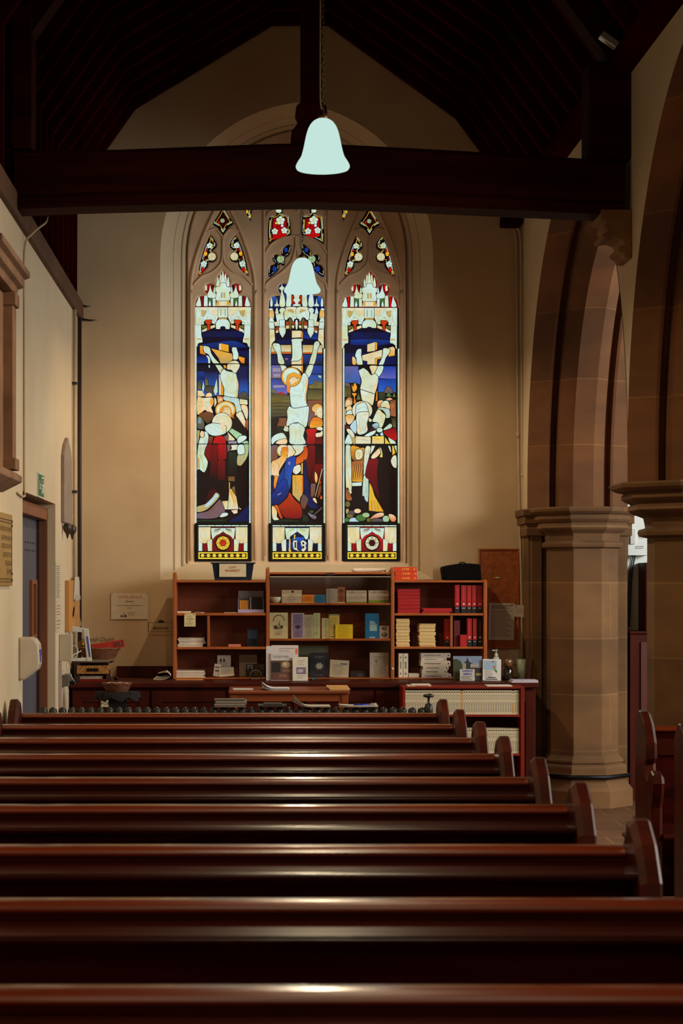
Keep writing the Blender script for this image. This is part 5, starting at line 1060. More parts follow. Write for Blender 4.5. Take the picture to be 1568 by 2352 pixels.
z = stack('magazine', 'white magazine in the stack on the bottom shelf of the left bookcase', 'magazine', 404, 471, SC, 15.02, 6, 0.0082, 0.24, MAGP, 'magazines stacked on the bottom shelf of the left bookcase', 2.0, 3)
q = item(524, 553, 1480, 15.04, SB, 0.12, flat((196, 112, 84))); tag(q.build('notebook', None, 0.002), 'pink-brown booklet lying flat in the middle of the left bookcase', 'booklet')
page('book', 'dark blue picture book standing in the corner of the left bookcase', 'book', 567, 592, 1444, 15.12, SB, (38, 58, 92), (('r', 0.1, 0.45, 0.9, 0.9, (60, 92, 130)), ('r', 0.1, 0.08, 0.9, 0.4, (28, 36, 50))), 0.015, 4)
t = thing('leaflet_rack', 'clear acrylic rack full of white leaflets on the bottom shelf of the left bookcase', 'leaflet holder', (XX(512, 15.03), 15.03, SC))
q = MB(); q.box(XX(493, 15.03), XX(538, 15.03), 15.03, 15.14, SC, SC+0.006, glassmat('acrylic', (250, 250, 250), 0.04)); q.box(XX(493, 15.03), XX(538, 15.03), 15.12, 15.124, SC+0.006, ZZ(1515, 15.1), glassmat('acrylic', (250, 250, 250), 0.04)); q.build('acrylic_tray', t)
page('leaflet', 'grey leaflet standing at the back of the acrylic rack', 'leaflet', 499, 530, 1505, 15.11, SC+0.008, (170, 156, 144), (('e', 0.25, 0.75, 0.08, 0.1, DK), ('e', 0.5, 0.75, 0.08, 0.1, DK), ('l', 0.15, 0.85, 0.2, 0.6, 6, GR)), 0.004, 2)
page('leaflet', 'cream leaflet leaning forward in the acrylic rack', 'leaflet', 504, 538, 1533, 15.05, SC+0.008, (222, 208, 182), (('l', 0.12, 0.85, 0.25, 0.85, 7, MG),), 0.010, 10, tilt=-5)
page('leaflet', 'white leaflet with dark edges at the left of the acrylic rack', 'leaflet', 489, 504, 1525, 15.055, SC+0.008, (206, 188, 168), (('r', 0.1, 0.7, 0.8, 0.78, DK), ('r', 0.2, 0.4, 0.9, 0.5, DK)), 0.006, 8, tilt=8)
page('certificate', 'white bordered notice standing at the back of the left bookcase', 'notice', 549, 590, 1504, 15.22, SC, (190, 172, 152), (('r', 0.12, 0.08, 0.9, 0.9, (150, 132, 116)), ('r', 0.14, 0.10, 0.88, 0.88, (196, 178, 158)), ('l', 0.2, 0.82, 0.2, 0.8, 11, GR)), 0.003, 4)
page('picture_card', 'dark picture card with a church silhouette standing behind the wire stand', 'card', 565, 608, 1525, 15.10, SC, (44, 32, 28), (('r', 0.06, 0.60, 0.36, 0.95, (130, 150, 176)), ('p', (30, 24, 26), ((0.15, 0.6), (0.2, 0.9), (0.26, 0.6))), ('r', 0.42, 0.6, 0.66, 0.95, (70, 50, 40)), ('r', 0.70, 0.6, 0.96, 0.95, (80, 70, 52)), ('r', 0.42, 0.1, 0.66, 0.5, (92, 78, 50)), ('r', 0.06, 0.1, 0.36, 0.5, (60, 44, 40))), 0.006, 4)
q = MB(); Yw_ = 14.93; xa, xb = XX(575, Yw_), XX(599, Yw_); z0 = ZT+0.0045; zt = ZZ(1539, Yw_)
arc = [(xa, Yw_, z0), (xa, Yw_, zt-0.035)]+[((xa+xb)/2-(xb-xa)/2*math.cos(a_*math.pi/8), Yw_, zt-0.035+0.035*math.sin(a_*math.pi/8)) for a_ in range(1, 8)]+[(xb, Yw_, zt-0.035), (xb, Yw_, z0)]
q.tube(arc, 0.0035, M_METAL, 6); q.tube([(xa, Yw_, z0), (xb, Yw_, z0), (xb, Yw_+0.06, z0), (xa, Yw_+0.06, z0)], 0.0035, M_METAL, 6, True); tag(q.build('wire_stand'), 'arched white wire stand on the worktop in front of the left bookcase', 'stand')
q = MB(); q.box(XX(404, 14.9), XX(466, 14.9), 14.86, 14.98, ZT, ZT+0.004, flat((206, 132, 56))); tag(q.build('envelope'), 'orange envelope lying on the worktop below the left bookcase', 'envelope')
# ---------------- middle case, top shelf
q = MB(); xc = XX(633, 15.08); q.lathe([(0.018, 0.0), (0.030, 0.004), (0.042, 0.022), (0.045, 0.045), (0.043, 0.046), (0.028, 0.012), (0, 0.008)], xc, 15.08, flat((208, 214, 200), 0.2), 20)
for v in q.v: v.z += MA
tag(q.build('glass_dish'), 'small white dish on the top shelf of the middle bookcase', 'dish')
TX = ('l', 0.15, 0.85, 0.2, 0.6, 5, GR)
page('card', 'white card with a dark crest beside the white dish', 'card', 647, 693, 1355, 15.05, MA, (200, 184, 156), (('r', 0.48, 0.78, 0.60, 0.95, (60, 30, 24)), ('l', 0.3, 0.75, 0.15, 0.62, 5, GR)), 0.003, 3)
page('card', 'small orange card on the top shelf of the middle bookcase', 'card', 694, 721.5, 1366, 15.05, MA, (226, 130, 24), (('l', 0.15, 0.85, 0.3, 0.8, 5, (150, 70, 20)), ('r', 0, 0, 1, 0.15, (226, 170, 40))), 0.004, 3)
page('card', 'small blue card beside the orange card', 'card', 722, 748, 1366, 15.05, MA, (30, 110, 150), (('l', 0.2, 0.85, 0.45, 0.85, 3, (20, 60, 96)),), 0.004, 3)
page('leaflet', 'grey text leaflet beside the small blue card', 'leaflet', 749, 774.5, 1352, 15.05, MA, (176, 162, 146), (('l', 0.1, 0.9, 0.1, 0.85, 12, GR),), 0.003, 3)
page('picture_card', 'brown picture card of an icon on the top shelf of the middle bookcase', 'card', 775, 792, 1348, 15.05, MA, (150, 92, 46), (('e', 0.5, 0.75, 0.3, 0.12, (100, 54, 28)), ('e', 0.5, 0.4, 0.35, 0.3, (122, 66, 34)), ('r', 0, 0, 1, 0.05, (220, 205, 180))), 0.003, 3)
for xa, xb, lb in ((795, 842, 'white card with a thin green strip, left of its twin in the middle bookcase'), (846, 892, 'white card with a green strip at the right end of the middle bookcase')):
    page('card', lb, 'card', xa, xb, 1356, 15.05, MA, (196, 180, 158), (('r', 0, 0, 1, 0.22 if xa > 800 else 0.1, (130, 150, 40)), ('l', 0.12, 0.88, 0.3, 0.8, 5, GR), ('e', 0.3, 0.88, 0.03, 0.04, DK)), 0.003, 3)
# middle shelf
page('booklet', 'cream church booklet with a drawn spire at the left of the middle shelf', 'booklet', 619.5, 661, 1407, 15.05, MBZ, (212, 202, 158),
     tuple(('r', 0.5+0.3*math.cos(a_)-0.02, 0.68+0.22*math.sin(a_)-0.015, 0.5+0.3*math.cos(a_)+0.025, 0.68+0.22*math.sin(a_)+0.02, DK) for a_ in [math.pi*i/13 for i in range(14)])+
     (('p', GR, ((0.50, 0.50), (0.535, 0.72), (0.57, 0.50))), ('r', 0.25, 0.38, 0.40, 0.50, DK), ('r', 0.42, 0.38, 0.55, 0.46, GR), ('e', 0.66, 0.45, 0.07, 0.06, DK), ('r', 0.22, 0.36, 0.78, 0.372, GR), ('l', 0.3, 0.75, 0.15, 0.25, 3, MG)), 0.004, 3)
page('booklet', 'lavender booklet with a drawn tree on the middle shelf', 'booklet', 669, 698.5, 1408, 15.05, MBZ, (196, 184, 186), (('r', 0.1, 0.03, 0.9, 0.97, (138, 120, 158)), ('l', 0.2, 0.8, 0.6, 0.9, 8, (90, 74, 110)), ('e', 0.5, 0.46, 0.22, 0.07, (60, 50, 60)), ('r', 0.46, 0.34, 0.54, 0.44, (60, 50, 60)), ('l', 0.25, 0.75, 0.08, 0.25, 4, (90, 74, 110))), 0.004, 3)
page('leaflet', 'grey-green leaflet of small print between the lavender booklet and the pale green one', 'leaflet', 699, 719.5, 1412, 15.05, MBZ, (188, 182, 156), (('l', 0.1, 0.9, 0.05, 0.9, 18, GR),), 0.003, 3)
page('leaflet', 'pale green leaflet with a small ring on the middle shelf', 'leaflet', 720, 735, 1408, 15.05, MBZ, (190, 196, 146), (('e', 0.4, 0.2, 0.2, 0.07, (110, 120, 60)), ('e', 0.4, 0.2, 0.14, 0.05, (190, 196, 146)), ('l', 0.2, 0.8, 0.35, 0.9, 10, MG)), 0.003, 3)
page('leaflet', 'narrow cream leaflet left of the yellow leaflets', 'leaflet', 739, 754.5, 1420, 15.05, MBZ, (214, 206, 150), (('l', 0.1, 0.9, 0.08, 0.9, 14, GR),), 0.003, 3)
page('leaflet', 'tall yellow leaflet with a dark foot line on the middle shelf', 'leaflet', 755, 779.5, 1411, 15.056, MBZ, (218, 190, 90), (('l', 0.12, 0.88, 0.15, 0.85, 15, (140, 116, 50)), ('r', 0.15, 0.06, 0.85, 0.09, DK), ('r', 0, 0.93, 1, 1, (150, 160, 100))), 0.003, 3)
page('leaflet', 'bright yellow leaflet, shorter and right of the tall yellow one', 'leaflet', 770, 810, 1434, 15.045, MBZ, (232, 200, 20), (('l', 0.12, 0.88, 0.1, 0.88, 10, (170, 140, 20)),), 0.003, 3)
page('booklet', 'bright blue booklet with a pale square on the middle shelf', 'booklet', 838.5, 870.5, 1409, 15.05, MBZ, (0, 108, 160), (('r', 0.32, 0.30, 0.84, 0.57, (150, 186, 190)), ('r', 0.32, 0.60, 0.75, 0.63, (200, 214, 214)), ('r', 0.32, 0.66, 0.62, 0.69, (200, 214, 214)), ('r', 0.3, 0.02, 0.7, 0.07, (170, 196, 196))), 0.004, 3)
page('picture_card', 'white card with two ink sketches beside the blue booklet', 'card', 871.5, 893, 1437, 15.05, MBZ, (202, 184, 178), (('e', 0.5, 0.78, 0.3, 0.12, DK), ('e', 0.5, 0.3, 0.32, 0.15, DK), ('e', 0.45, 0.32, 0.14, 0.06, (202, 184, 178)), ('e', 0.5, 0.8, 0.12, 0.05, (202, 184, 178))), 0.003, 3)
# bottom compartment and the things standing in front of it on the worktop
page('folder', 'grey-green folder standing behind the dark emblem book', 'folder', 685, 754, 1483, 15.12, SC, (92, 100, 84), (), 0.006, 3)
t_em = tuple(('p', (190, 184, 180), ((0.5+0.05*math.cos(a_+1.2), 0.46+0.035*math.sin(a_+1.2)), (0.5+0.2*math.cos(a_+0.18), 0.46+0.14*math.sin(a_+0.18)), (0.5+0.2*math.cos(a_-0.18), 0.46+0.14*math.sin(a_-0.18)), (0.5+0.05*math.cos(a_-1.2), 0.46+0.035*math.sin(a_-1.2)))) for a_ in [i*math.pi/4+0.39 for i in range(8)])
page('book', 'dark navy book with a pale eight-pointed emblem', 'book', 711.5, 754.5, 1499, 15.05, SC, (30, 34, 50), (('e', 0.5, 0.46, 0.26, 0.19, (46, 52, 66)),)+t_em+(('l', 0.25, 0.8, 0.78, 0.84, 2, (130, 130, 140)), ('l', 0.3, 0.7, 0.05, 0.08, 1, (130, 130, 140))), 0.03, 3)
page('leaflet', 'white leaflets with a blue heading leaning right of the navy book', 'leaflet', 756, 800, 1516, 15.05, SC, (206, 192, 168), (('l', 0.15, 0.85, 0.15, 0.7, 8, GR), ('r', 0.55, 0.76, 0.9, 0.81, (50, 64, 110))), 0.008, 6, tilt=3)
page('leaflet', 'dark landscape leaflet lying low at the back right of the middle bookcase', 'leaflet', 804, 846, 1541, 15.08, SC, (46, 28, 26), (('e', 0.55, 0.4, 0.18, 0.25, (70, 66, 60)),), 0.01, 6, tilt=2)
page('notice', 'white notice with a chalice sketch at the right of the middle bookcase', 'notice', 849, 892, 1499, 15.05, SC, (188, 172, 154), (('l', 0.2, 0.85, 0.05, 0.45, 9, GR), ('l', 0.2, 0.8, 0.76, 0.82, 2, GR), ('e', 0.35, 0.66, 0.08, 0.04, GR), ('r', 0.34, 0.54, 0.37, 0.64, GR), ('r', 0.28, 0.52, 0.42, 0.535, GR)), 0.003, 3)
Yf = 14.80
page('magazine', 'white magazine behind TOGETHER with an orange mark', 'magazine', 623, 685, 1482, Yf+0.03, ZT, (210, 194, 190), (('l', 0.1, 0.85, 0.7, 0.9, 4, GR), ('e', 0.93, 0.83, 0.05, 0.09, (214, 110, 70))), 0.006, 4)
page('magazine', 'white sheet with printed margin left of TOGETHER', 'magazine', 611, 640, 1484, Yf+0.015, ZT, (206, 196, 196), (('l', 0.4, 0.75, 0.5, 0.7, 7, DK), ('l', 0.45, 0.7, 0.1, 0.3, 6, DK)), 0.004, 4)
page('magazine', 'TOGETHER magazine with a brown church photograph on its cover', 'magazine', 622, 674, 1500, Yf, ZT, (202, 194, 190), (('t', 0.44, 0.86, 0.125, 'TOGETHER', (96, 90, 92), 0.92), ('r', 0.0, 0.02, 0.94, 0.73, (92, 62, 48)), ('r', 0.02, 0.3, 0.42, 0.66, (40, 28, 24)), ('e', 0.22, 0.5, 0.2, 0.18, (30, 22, 20)), ('e', 0.66, 0.58, 0.2, 0.12, (166, 134, 100)), ('e', 0.62, 0.60, 0.07, 0.06, (206, 186, 150)), ('r', 0.5, 0.3, 0.92, 0.42, (120, 88, 66)), ('r', 0.1, 0.05, 0.9, 0.18, (110, 58, 48)), ('r', 0.35, 0.12, 0.7, 0.24, (130, 84, 70))), 0.005, 4)
page('leaflet', 'white leaflet with a small purple picture in front of the middle bookcase', 'leaflet', 672, 707, 1509, Yf-0.02, ZT, (216, 206, 186), (('r', 0.24, 0.28, 0.88, 0.57, (126, 106, 124)), ('e', 0.5, 0.42, 0.2, 0.08, (180, 168, 180)), ('l', 0.35, 0.8, 0.68, 0.84, 3, MG), ('l', 0.3, 0.8, 0.12, 0.2, 2, MG)), 0.004, 4)
q = MB(); q.tube([(XX(716, 14.9), 14.85, ZT+0.008), (XX(726, 14.9), 14.95, ZT+0.008)], 0.008, flat((24, 80, 84), 0.4)); tag(q.build('marker_pen'), 'teal marker pen lying on the worktop below the navy book', 'pen')
# ---------------- right case
def redbook(x0, x1, ytop, z0, label, group, dark=(20, 10, 14), Y=15.04, num=True, col=(196, 16, 22)):
    t = thing('hymn_book', label, 'book', (XX((x0+x1)/2, Y), Y, z0), group)
    X0, X1, Z1 = XX(x0, Y), XX(x1, Y), ZZ(ytop, Y); H = Z1-z0
    q = MB(); q.box(X0, X1, Y, Y+0.14, z0, Z1, M_RED if col == (196, 16, 22) else flat(col))
    q.box(X0-0.0004, X1+0.0004, Y-0.0006, Y+0.05, z0+0.0002, z0+H*0.24, flat(dark))
    if num:
        q.poly([(X0+0.35*(X1-X0), Y-0.001, z0+H*0.30), (X0+0.7*(X1-X0), Y-0.001, z0+H*0.30), (X0+0.7*(X1-X0), Y-0.001, z0+H*0.36), (X0+0.35*(X1-X0), Y-0.001, z0+H*0.36)], flat((230, 190, 180)))
        q.poly([(X0+0.2*(X1-X0), Y-0.0012, z0+H*0.16), (X0+0.8*(X1-X0), Y-0.0012, z0+H*0.16), (X0+0.8*(X1-X0), Y-0.0012, z0+H*0.20), (X0+0.2*(X1-X0), Y-0.0012, z0+H*0.20)], flat((150, 140, 140)))
        q.poly([(X0+0.45*(X1-X0), Y-0.001, z0+H*0.5), (X0+0.55*(X1-X0), Y-0.001, z0+H*0.5), (X0+0.55*(X1-X0), Y-0.001, z0+H*0.9), (X0+0.45*(X1-X0), Y-0.001, z0+H*0.9)], flat((220, 90, 70)))
    q.build('cover', t, 0.0015)
    q = MB(); q.box(X0+0.003, X1-0.003, Y+0.006, Y+0.137, z0+0.001, Z1+0.0006, M_CREAM); q.build('page_block', t)
    return t
for i, (a_, b_) in enumerate(((1044.5, 1055), (1058.5, 1070.5), (1072, 1082), (1083.5, 1094), (1095.5, 1107))):
    redbook(a_, b_, 1345 if i else 1344, RA, 'thick red book with a black spine foot standing in the upper right row', 'thick red books on the top shelf of the right bookcase')
redbook(1021, 1032, 1422, RB, 'single thick red book standing just left of the shelf divider', None)
redbook(1072.5, 1083, 1421, RB, 'thick red book left of its pair, right of the shelf divider', None)
redbook(1085.5, 1095, 1421, RB, 'thick red book between another red book and a black book', None)
redbook(1097.5, 1106.5, 1421, RB, 'black book with pale lettering at the right end of the middle shelf', None, (10, 8, 10), num=True, col=(24, 14, 16))
q = item(1042, 1056, 1425, 15.06, RB, 0.14, flat((96, 14, 18))); tag(q.build('hymn_book', None, 0.002), 'dark red book just right of the shelf divider', 'book')
q = item(1056.5, 1072, 1458, 15.03, RB, 0.14, flat((176, 14, 20))); tag(q.build('hymn_book', None, 0.002), 'short bright red book beside the dark red book', 'book')
RC_ = [flat((172, 8, 12)), flat((150, 6, 10)), flat((180, 14, 14))]
stack('red_booklet', 'thin red booklet in the tall pile on the top shelf of the right bookcase', 'booklet', 913.5, 964, RA, 15.03, 22, 0.0079, 0.2, RC_, 'red booklets piled at the left of the top shelf', 0.9, 0)
stack('red_booklet', 'thin red booklet in the low pile on the top shelf of the right bookcase', 'booklet', 970, 1040, RA, 15.03, 4, 0.009, 0.2, RC_, 'red booklets in the low pile', 2.5, 8)
q = MB(); q.box(XX(978, 15.1), XX(1032, 15.1), 15.24, 15.25, RA+0.04, ZZ(1375, 15.1), flat((96, 30, 20))); 
CR_ = [flat((222, 186, 122)), flat((206, 168, 104)), flat((228, 196, 136))]
stack('cream_booklet', 'cream booklet in the tall pile beside the middle bookcase post', 'booklet', 910, 941, RB, 15.03, 26, 0.0081, 0.2, CR_, 'cream booklets in the tall pile', 1.2, 1)
stack('cream_booklet', 'cream booklet in the shorter pile in the middle of the shelf', 'booklet', 963, 1000, RB, 15.03, 20, 0.0084, 0.2, CR_, 'cream booklets in the shorter pile', 1.8, 1)
for (a_, b_), lb in (((915, 925), 'white lever binder at the left end of the bottom shelf'), ((926, 937), 'white lever binder, second from the left of the bottom shelf')):
    q = item(a_, b_, 1501, 15.03, SC, 0.22, flat((216, 200, 172))); X0, X1 = XX(a_, 15.03), XX(b_, 15.03)
    for ya, yb in ((1508, 1512), (1520, 1536), (1545, 1550)): q.poly([(X0+0.012, 15.029, ZZ(yb, 15.03)), (X1-0.012, 15.029, ZZ(yb, 15.03)), (X1-0.012, 15.029, ZZ(ya, 15.03)), (X0+0.012, 15.029, ZZ(ya, 15.03))], M_GREYINK)
    tag(q.build('binder', None, 0.002), lb, 'binder')
q = item(938.5, 962, 1547, 15.03, SC, 0.14, flat((206, 188, 170))); tag(q.build('card_box', None, 0.002), 'small white box between the binders and the stacked white boxes', 'box')
zs = SC; rows_ = [(953, 1037, 1558.5, (120, 116, 120)), (968, 1036, 1548, (190, 186, 190)), (969, 1027, 1538, (210, 198, 178)), (971, 1030, 1530, (204, 188, 166)), (966, 1034, 1518.5, (206, 184, 156)), (967, 1025, 1510.5, (204, 190, 168)), (966, 1034, 1500, (176, 158, 140))]
for i, (a_, b_, yt, c_) in enumerate(rows_):
    zt = ZZ(yt, 15.02); q = MB(); q.box(XX(a_, 15.02), XX(b_, 15.02), 15.02, 15.24, zs, zt-0.0005, flat(c_))
    if i: q.poly([(XX(a_+8, 15.02), 15.0194, zs+(zt-zs)*0.4), (XX(b_-22, 15.02), 15.0194, zs+(zt-zs)*0.4), (XX(b_-22, 15.02), 15.0194, zs+(zt-zs)*0.62), (XX(a_+8, 15.02), 15.0194, zs+(zt-zs)*0.62)], M_GREYINK); q.box(XX(b_-6, 15.02), XX(b_-3, 15.02), 15.019, 15.02, zs+(zt-zs)*0.35, zs+(zt-zs)*0.65, M_INK)
    tag(q.build('box_file', None, 0.002), ['flat grey folder at the very bottom of the stack of white box files', 'pale blue-white box file, second from the bottom of the stack', 'white box file, third from the bottom of the stack', 'white box file in the middle of the stack', 'cream box file, third from the top of the stack', 'short white box file, second from the top of the stack', 'greyish box file on top of the stack'][i], 'box file')
    zs = zt
# things on the worktop at the right
t = thing('church_guide', 'church guide booklet with a spire photograph standing at the right of the worktop', 'booklet', (XX(1074, 14.8), 14.8, ZT))
q = page('', '', '', 1041, 1107, 1507, 14.82, ZT, (122, 136, 158), (('p', (56, 62, 34), ((0, 0.05), (0.3, 0.05), (0.34, 0.6), (0.25, 0.8), (0.1, 0.9), (0, 0.85))), ('p', (40, 38, 32), ((0.42, 0.3), (0.40, 0.78), (0.46, 0.8), (0.49, 0.97), (0.54, 0.8), (0.58, 0.75), (0.8, 0.62), (0.9, 0.5), (1, 0.55), (1, 0.05), (0.3, 0.05))), ('r', 0.32, 0.45, 0.44, 0.70, (150, 142, 124)), ('r', 0.6, 0.53, 0.86, 0.68, (176, 166, 152)), ('t', 0.73, 0.64, 0.06, 'ST MARY', DK), ('t', 0.73, 0.57, 0.05, 'THE VIRGIN', DK), ('r', 0.0, 0.0, 1.0, 0.06, (30, 28, 26)), ('r', 0.78, 0.2, 0.98, 0.3, (150, 130, 70))), 0.006, 5, build=False); q.build('cover', t)
t2 = page('price_card', 'white CHURCH GUIDE price card in front of the spire photograph', 'card', 1056, 1090, 1537, 14.78, ZT, (214, 204, 196), (('t', 0.5, 0.84, 0.24, 'CHURCH', (40, 56, 160), 0.92, 0.008), ('t', 0.5, 0.58, 0.22, 'GUIDE £2', (40, 56, 160), 0.80, 0.008), ('l', 0.1, 0.85, 0.12, 0.38, 4, DK)), 0.002, 5)
q = MB(); q.box(XX(1053, 14.775), XX(1093, 14.775), 14.763, 14.766, ZT, ZZ(1536, 14.77), glassmat('acrylic', (250, 250, 250), 0.04)); q.box(XX(1053, 14.775), XX(1093, 14.775), 14.766, 14.81, ZT, ZT+0.0008, glassmat('acrylic', (250, 250, 250), 0.04)); tag(q.build('acrylic_stand'), 'clear acrylic stand holding the CHURCH GUIDE card', 'stand')
page('leaflet', 'white leaflet with a colourful bird sketch on the worktop', 'leaflet', 1108, 1150, 1514, 14.80, ZT, (212, 204, 196), (('r', 0.05, 0.5, 0.75, 0.93, (150, 170, 186)), ('p', (60, 130, 50), ((0.58, 0.62), (0.80, 0.45), (0.76, 0.36), (0.66, 0.44))), ('e', 0.62, 0.64, 0.07, 0.05, (200, 90, 60)), ('e', 0.55, 0.88, 0.06, 0.03, (150, 60, 50)), ('l', 0.1, 0.6, 0.15, 0.45, 7, MG), ('r', 0.15, 0.05, 0.8, 0.09, DK), ('r', 0.28, 0.13, 0.7, 0.17, DK)), 0.004, 5, tilt=1.5)
t = thing('pump_bottle', 'clear hand sanitiser pump bottle behind the bird leaflet', 'bottle', (XX(1139, 15.0), 15.0, ZT)); xc = XX(1139, 15.0)
q = MB(); q.lathe([(0.0, ZT), (0.03, ZT), (0.032, ZT+0.02), (0.032, ZT+0.14), (0.02, ZT+0.165), (0.013, ZT+0.17), (0.0, ZT+0.171)], xc, 15.0, mat('frosted_bottle', (196, 196, 186), 0.25), 20); q.build('body', t)
q = MB(); q.lathe([(0.014, ZT+0.168), (0.014, ZT+0.19), (0.005, ZT+0.192), (0.005, ZT+0.215), (0.012, ZT+0.216), (0.012, ZT+0.222), (0, ZT+0.223)], xc, 15.0, M_WPLAS, 14); q.box(xc-0.03, xc, 14.994, 15.006, ZT+0.213, ZT+0.221, M_WPLAS); q.build('pump', t)
t = thing('glass_jar', 'dark glass jar with a stopper beside the bird leaflet', 'jar', (XX(1166, 14.85), 14.85, ZT)); xc = XX(1166, 14.85)
q = MB(); q.lathe([(0, ZT), (0.038, ZT), (0.040, ZT+0.01), (0.040, ZT+0.07), (0.034, ZT+0.09), (0.022, ZT+0.10), (0.0, ZT+0.10)], xc, 14.85, mat('dark_glass', (34, 24, 18), 0.08, spec=0.8), 24); q.build('body', t)
q = MB(); q.lathe([(0.022, ZT+0.10), (0.034, ZT+0.108), (0.035, ZT+0.145), (0.028, ZT+0.158), (0, ZT+0.16)], xc, 14.85, mat('amber_stopper', (110, 70, 46), 0.2, spec=0.8), 20); q.build('stopper', t)
q = MB(); xc = XX(1197, 15.0); q.lathe([(0, 0.0), (0.026, 0.0), (0.035, 0.15), (0.033, 0.15), (0.024, 0.006), (0, 0.006)], xc, 15.0, mat('frosted_green_plastic', (150, 156, 124), 0.4), 20)
for v in q.v: v.z += ZT
tag(q.build('tumbler'), 'frosted pale green beaker between the jar and the leaning board', 'beaker')
q = MB(); X0 = XX(1214, 15.0); q.box(X0-0.012, X0+0.012, 14.98, 15.02, ZT, ZZ(1512, 15.0), mat('leather', (104, 62, 34), 0.6)); q.rot(math.radians(5), 'Y', (X0-0.012, 15, ZT)); tag(q.build('leaning_board', None, 0.002), 'narrow brown board standing at the right end of the worktop', 'board')
q = MB(); X0 = XX(1205, 15.25)
for k in range(3): q.box(XX(1170+k*2, 14.62), min(XX(1240-k, 14.62), 2.1), 14.50+k*0.01, 14.70, ZT+k*0.006, ZT+0.005+k*0.006, flat((200-8*k, 188-8*k, 190)))
tag(q.build('paper_pile'), 'white papers lying at the right end of the worktop', 'paper')
# things on top of the bookcases
ZTL = ZZ(1333, YK)
t = thing('storage_box', 'dark blue plastic LOST PROPERTY box on top of the left bookcase', 'box', (XX(535, 15.05), 15.15, ZTL))
BLU = mat('navy_plastic', (24, 38, 54), 0.35); q = MB()
x0, x1, z1 = XX(493, 15.05), XX(577, 15.05), ZZ(1293, 15.05); tp = 0.02
q.add([(x0, 15.05, ZTL), (x1, 15.05, ZTL), (x1, 15.28, ZTL), (x0, 15.28, ZTL), (x0-tp, 15.03, z1), (x1+tp, 15.03, z1), (x1+tp, 15.30, z1), (x0-tp, 15.30, z1), (x0-tp+0.01, 15.04, z1), (x1+tp-0.01, 15.04, z1), (x1+tp-0.01, 15.29, z1), (x0-tp+0.01, 15.29, z1), (x0+0.01, 15.06, ZTL+0.006), (x1-0.01, 15.06, ZTL+0.006), (x1-0.01, 15.27, ZTL+0.006), (x0+0.01, 15.27, ZTL+0.006)],
      [(3, 2, 1, 0), (0, 1, 5, 4), (1, 2, 6, 5), (2, 3, 7, 6), (3, 0, 4, 7), (4, 5, 9, 8), (5, 6, 10, 9), (6, 7, 11, 10), (7, 4, 8, 11), (8, 9, 13, 12), (9, 10, 14, 13), (10, 11, 15, 14), (11, 8, 12, 15), (12, 13, 14, 15)], BLU); q.build('tub', t)
q = MB(); q.box(x0-0.03, x1+0.03, 15.018, 15.032, z1-0.006, z1+0.004, BLU); q.box(x0-0.03, x0-0.018, 15.03, 15.31, z1-0.006, z1+0.004, BLU); q.box(x1+0.018, x1+0.03, 15.03, 15.31, z1-0.006, z1+0.004, BLU); q.build('rim', t, 0.002)
q = page('', '', '', 503.5, 565, 1295, 15.026, 0, (214, 196, 160), (('t', 0.5, 0.73, 0.24, 'LOST', (178, 66, 48), 1.02, 0.004), ('t', 0.5, 0.46, 0.24, 'PROPERTY', (178, 66, 48), 1.0, 0.004)), 0.002, -4, ybot=1325, build=False); q.build('sign', t)
q = MB(); pth = [(XX(a_, 15.05), 15.07+0.01*math.sin(a_), ZZ(1314, YK)+0.016) for a_ in range(808, 890, 6)]; q.tube(pth, [0.010+0.006*abs(math.sin(i*1.3)) for i in range(len(pth))], flat((224, 206, 182), 0.95), 10); tag(q.build('rolled_cloth'), 'rolled white cloth lying on top of the middle bookcase', 'cloth')
zt = ZTL; 
for i, lb in enumerate(('bottom', 'middle', 'top')):
    t = thing('orange_book', 'orange-red book, %s of the three on the right bookcase' % lb, 'book', (XX(931, 15.05), 15.05, zt))
    q = MB(); h = 10.1*15.05/F; xo = (906, 907, 905)[i]; xo2 = (958, 957, 957)[i]
    q.box(XX(xo, 15.05), XX(xo2, 15.05), 15.05, 15.22, zt+0.0005, zt+h, flat((214, 62, 22), 0.4)); gd = flat((228, 160, 60))
    for u in (0.35, 0.45, 0.55, 0.62, 0.9): q.box(XX(xo+50*u, 15.05), XX(xo+50*u+3, 15.05), 15.049, 15.05, zt+h*0.3, zt+h*0.7, gd)
    q.build('cover', t, 0.002); q = MB(); q.box(XX(xo+1, 15.05), XX(xo2+0.6, 15.05), 15.056, 15.217, zt+h*0.12, zt+h*0.88, M_CREAM); q.build('page_block', t); zt += h+0.0005
t = thing('black_bag', 'black soft case with curved top at the right end on the right bookcase', 'bag', (XX(1060, 15.06), 15.06, ZTL))
q = MB(); A = lambda x, y: (XX(x, 15.06), ZZ(y, 15.06)); out = [A(1020, 1332.8), A(1016, 1303), A(1020, 1301), A(1040, 1297), A(1060, 1294), A(1080, 1294), A(1100, 1296), A(1103, 1299), A(1106, 1332.8)]
q.prism(out, 'Y', 15.06, 15.28, mat('black_fabric', (10, 7, 7), 0.9, spec=0.1)); q.build('body', t, 0.012)
q = MB(); q.tube([(XX(1056, 15.1), 15.17, ZZ(1295, 15.06)), (XX(1059, 15.1), 15.17, ZZ(1291.5, 15.06)), (XX(1068, 15.1), 15.17, ZZ(1291.5, 15.06)), (XX(1071, 15.1), 15.17, ZZ(1294.5, 15.06))], 0.005, M_BLACK); q.build('handle', t)
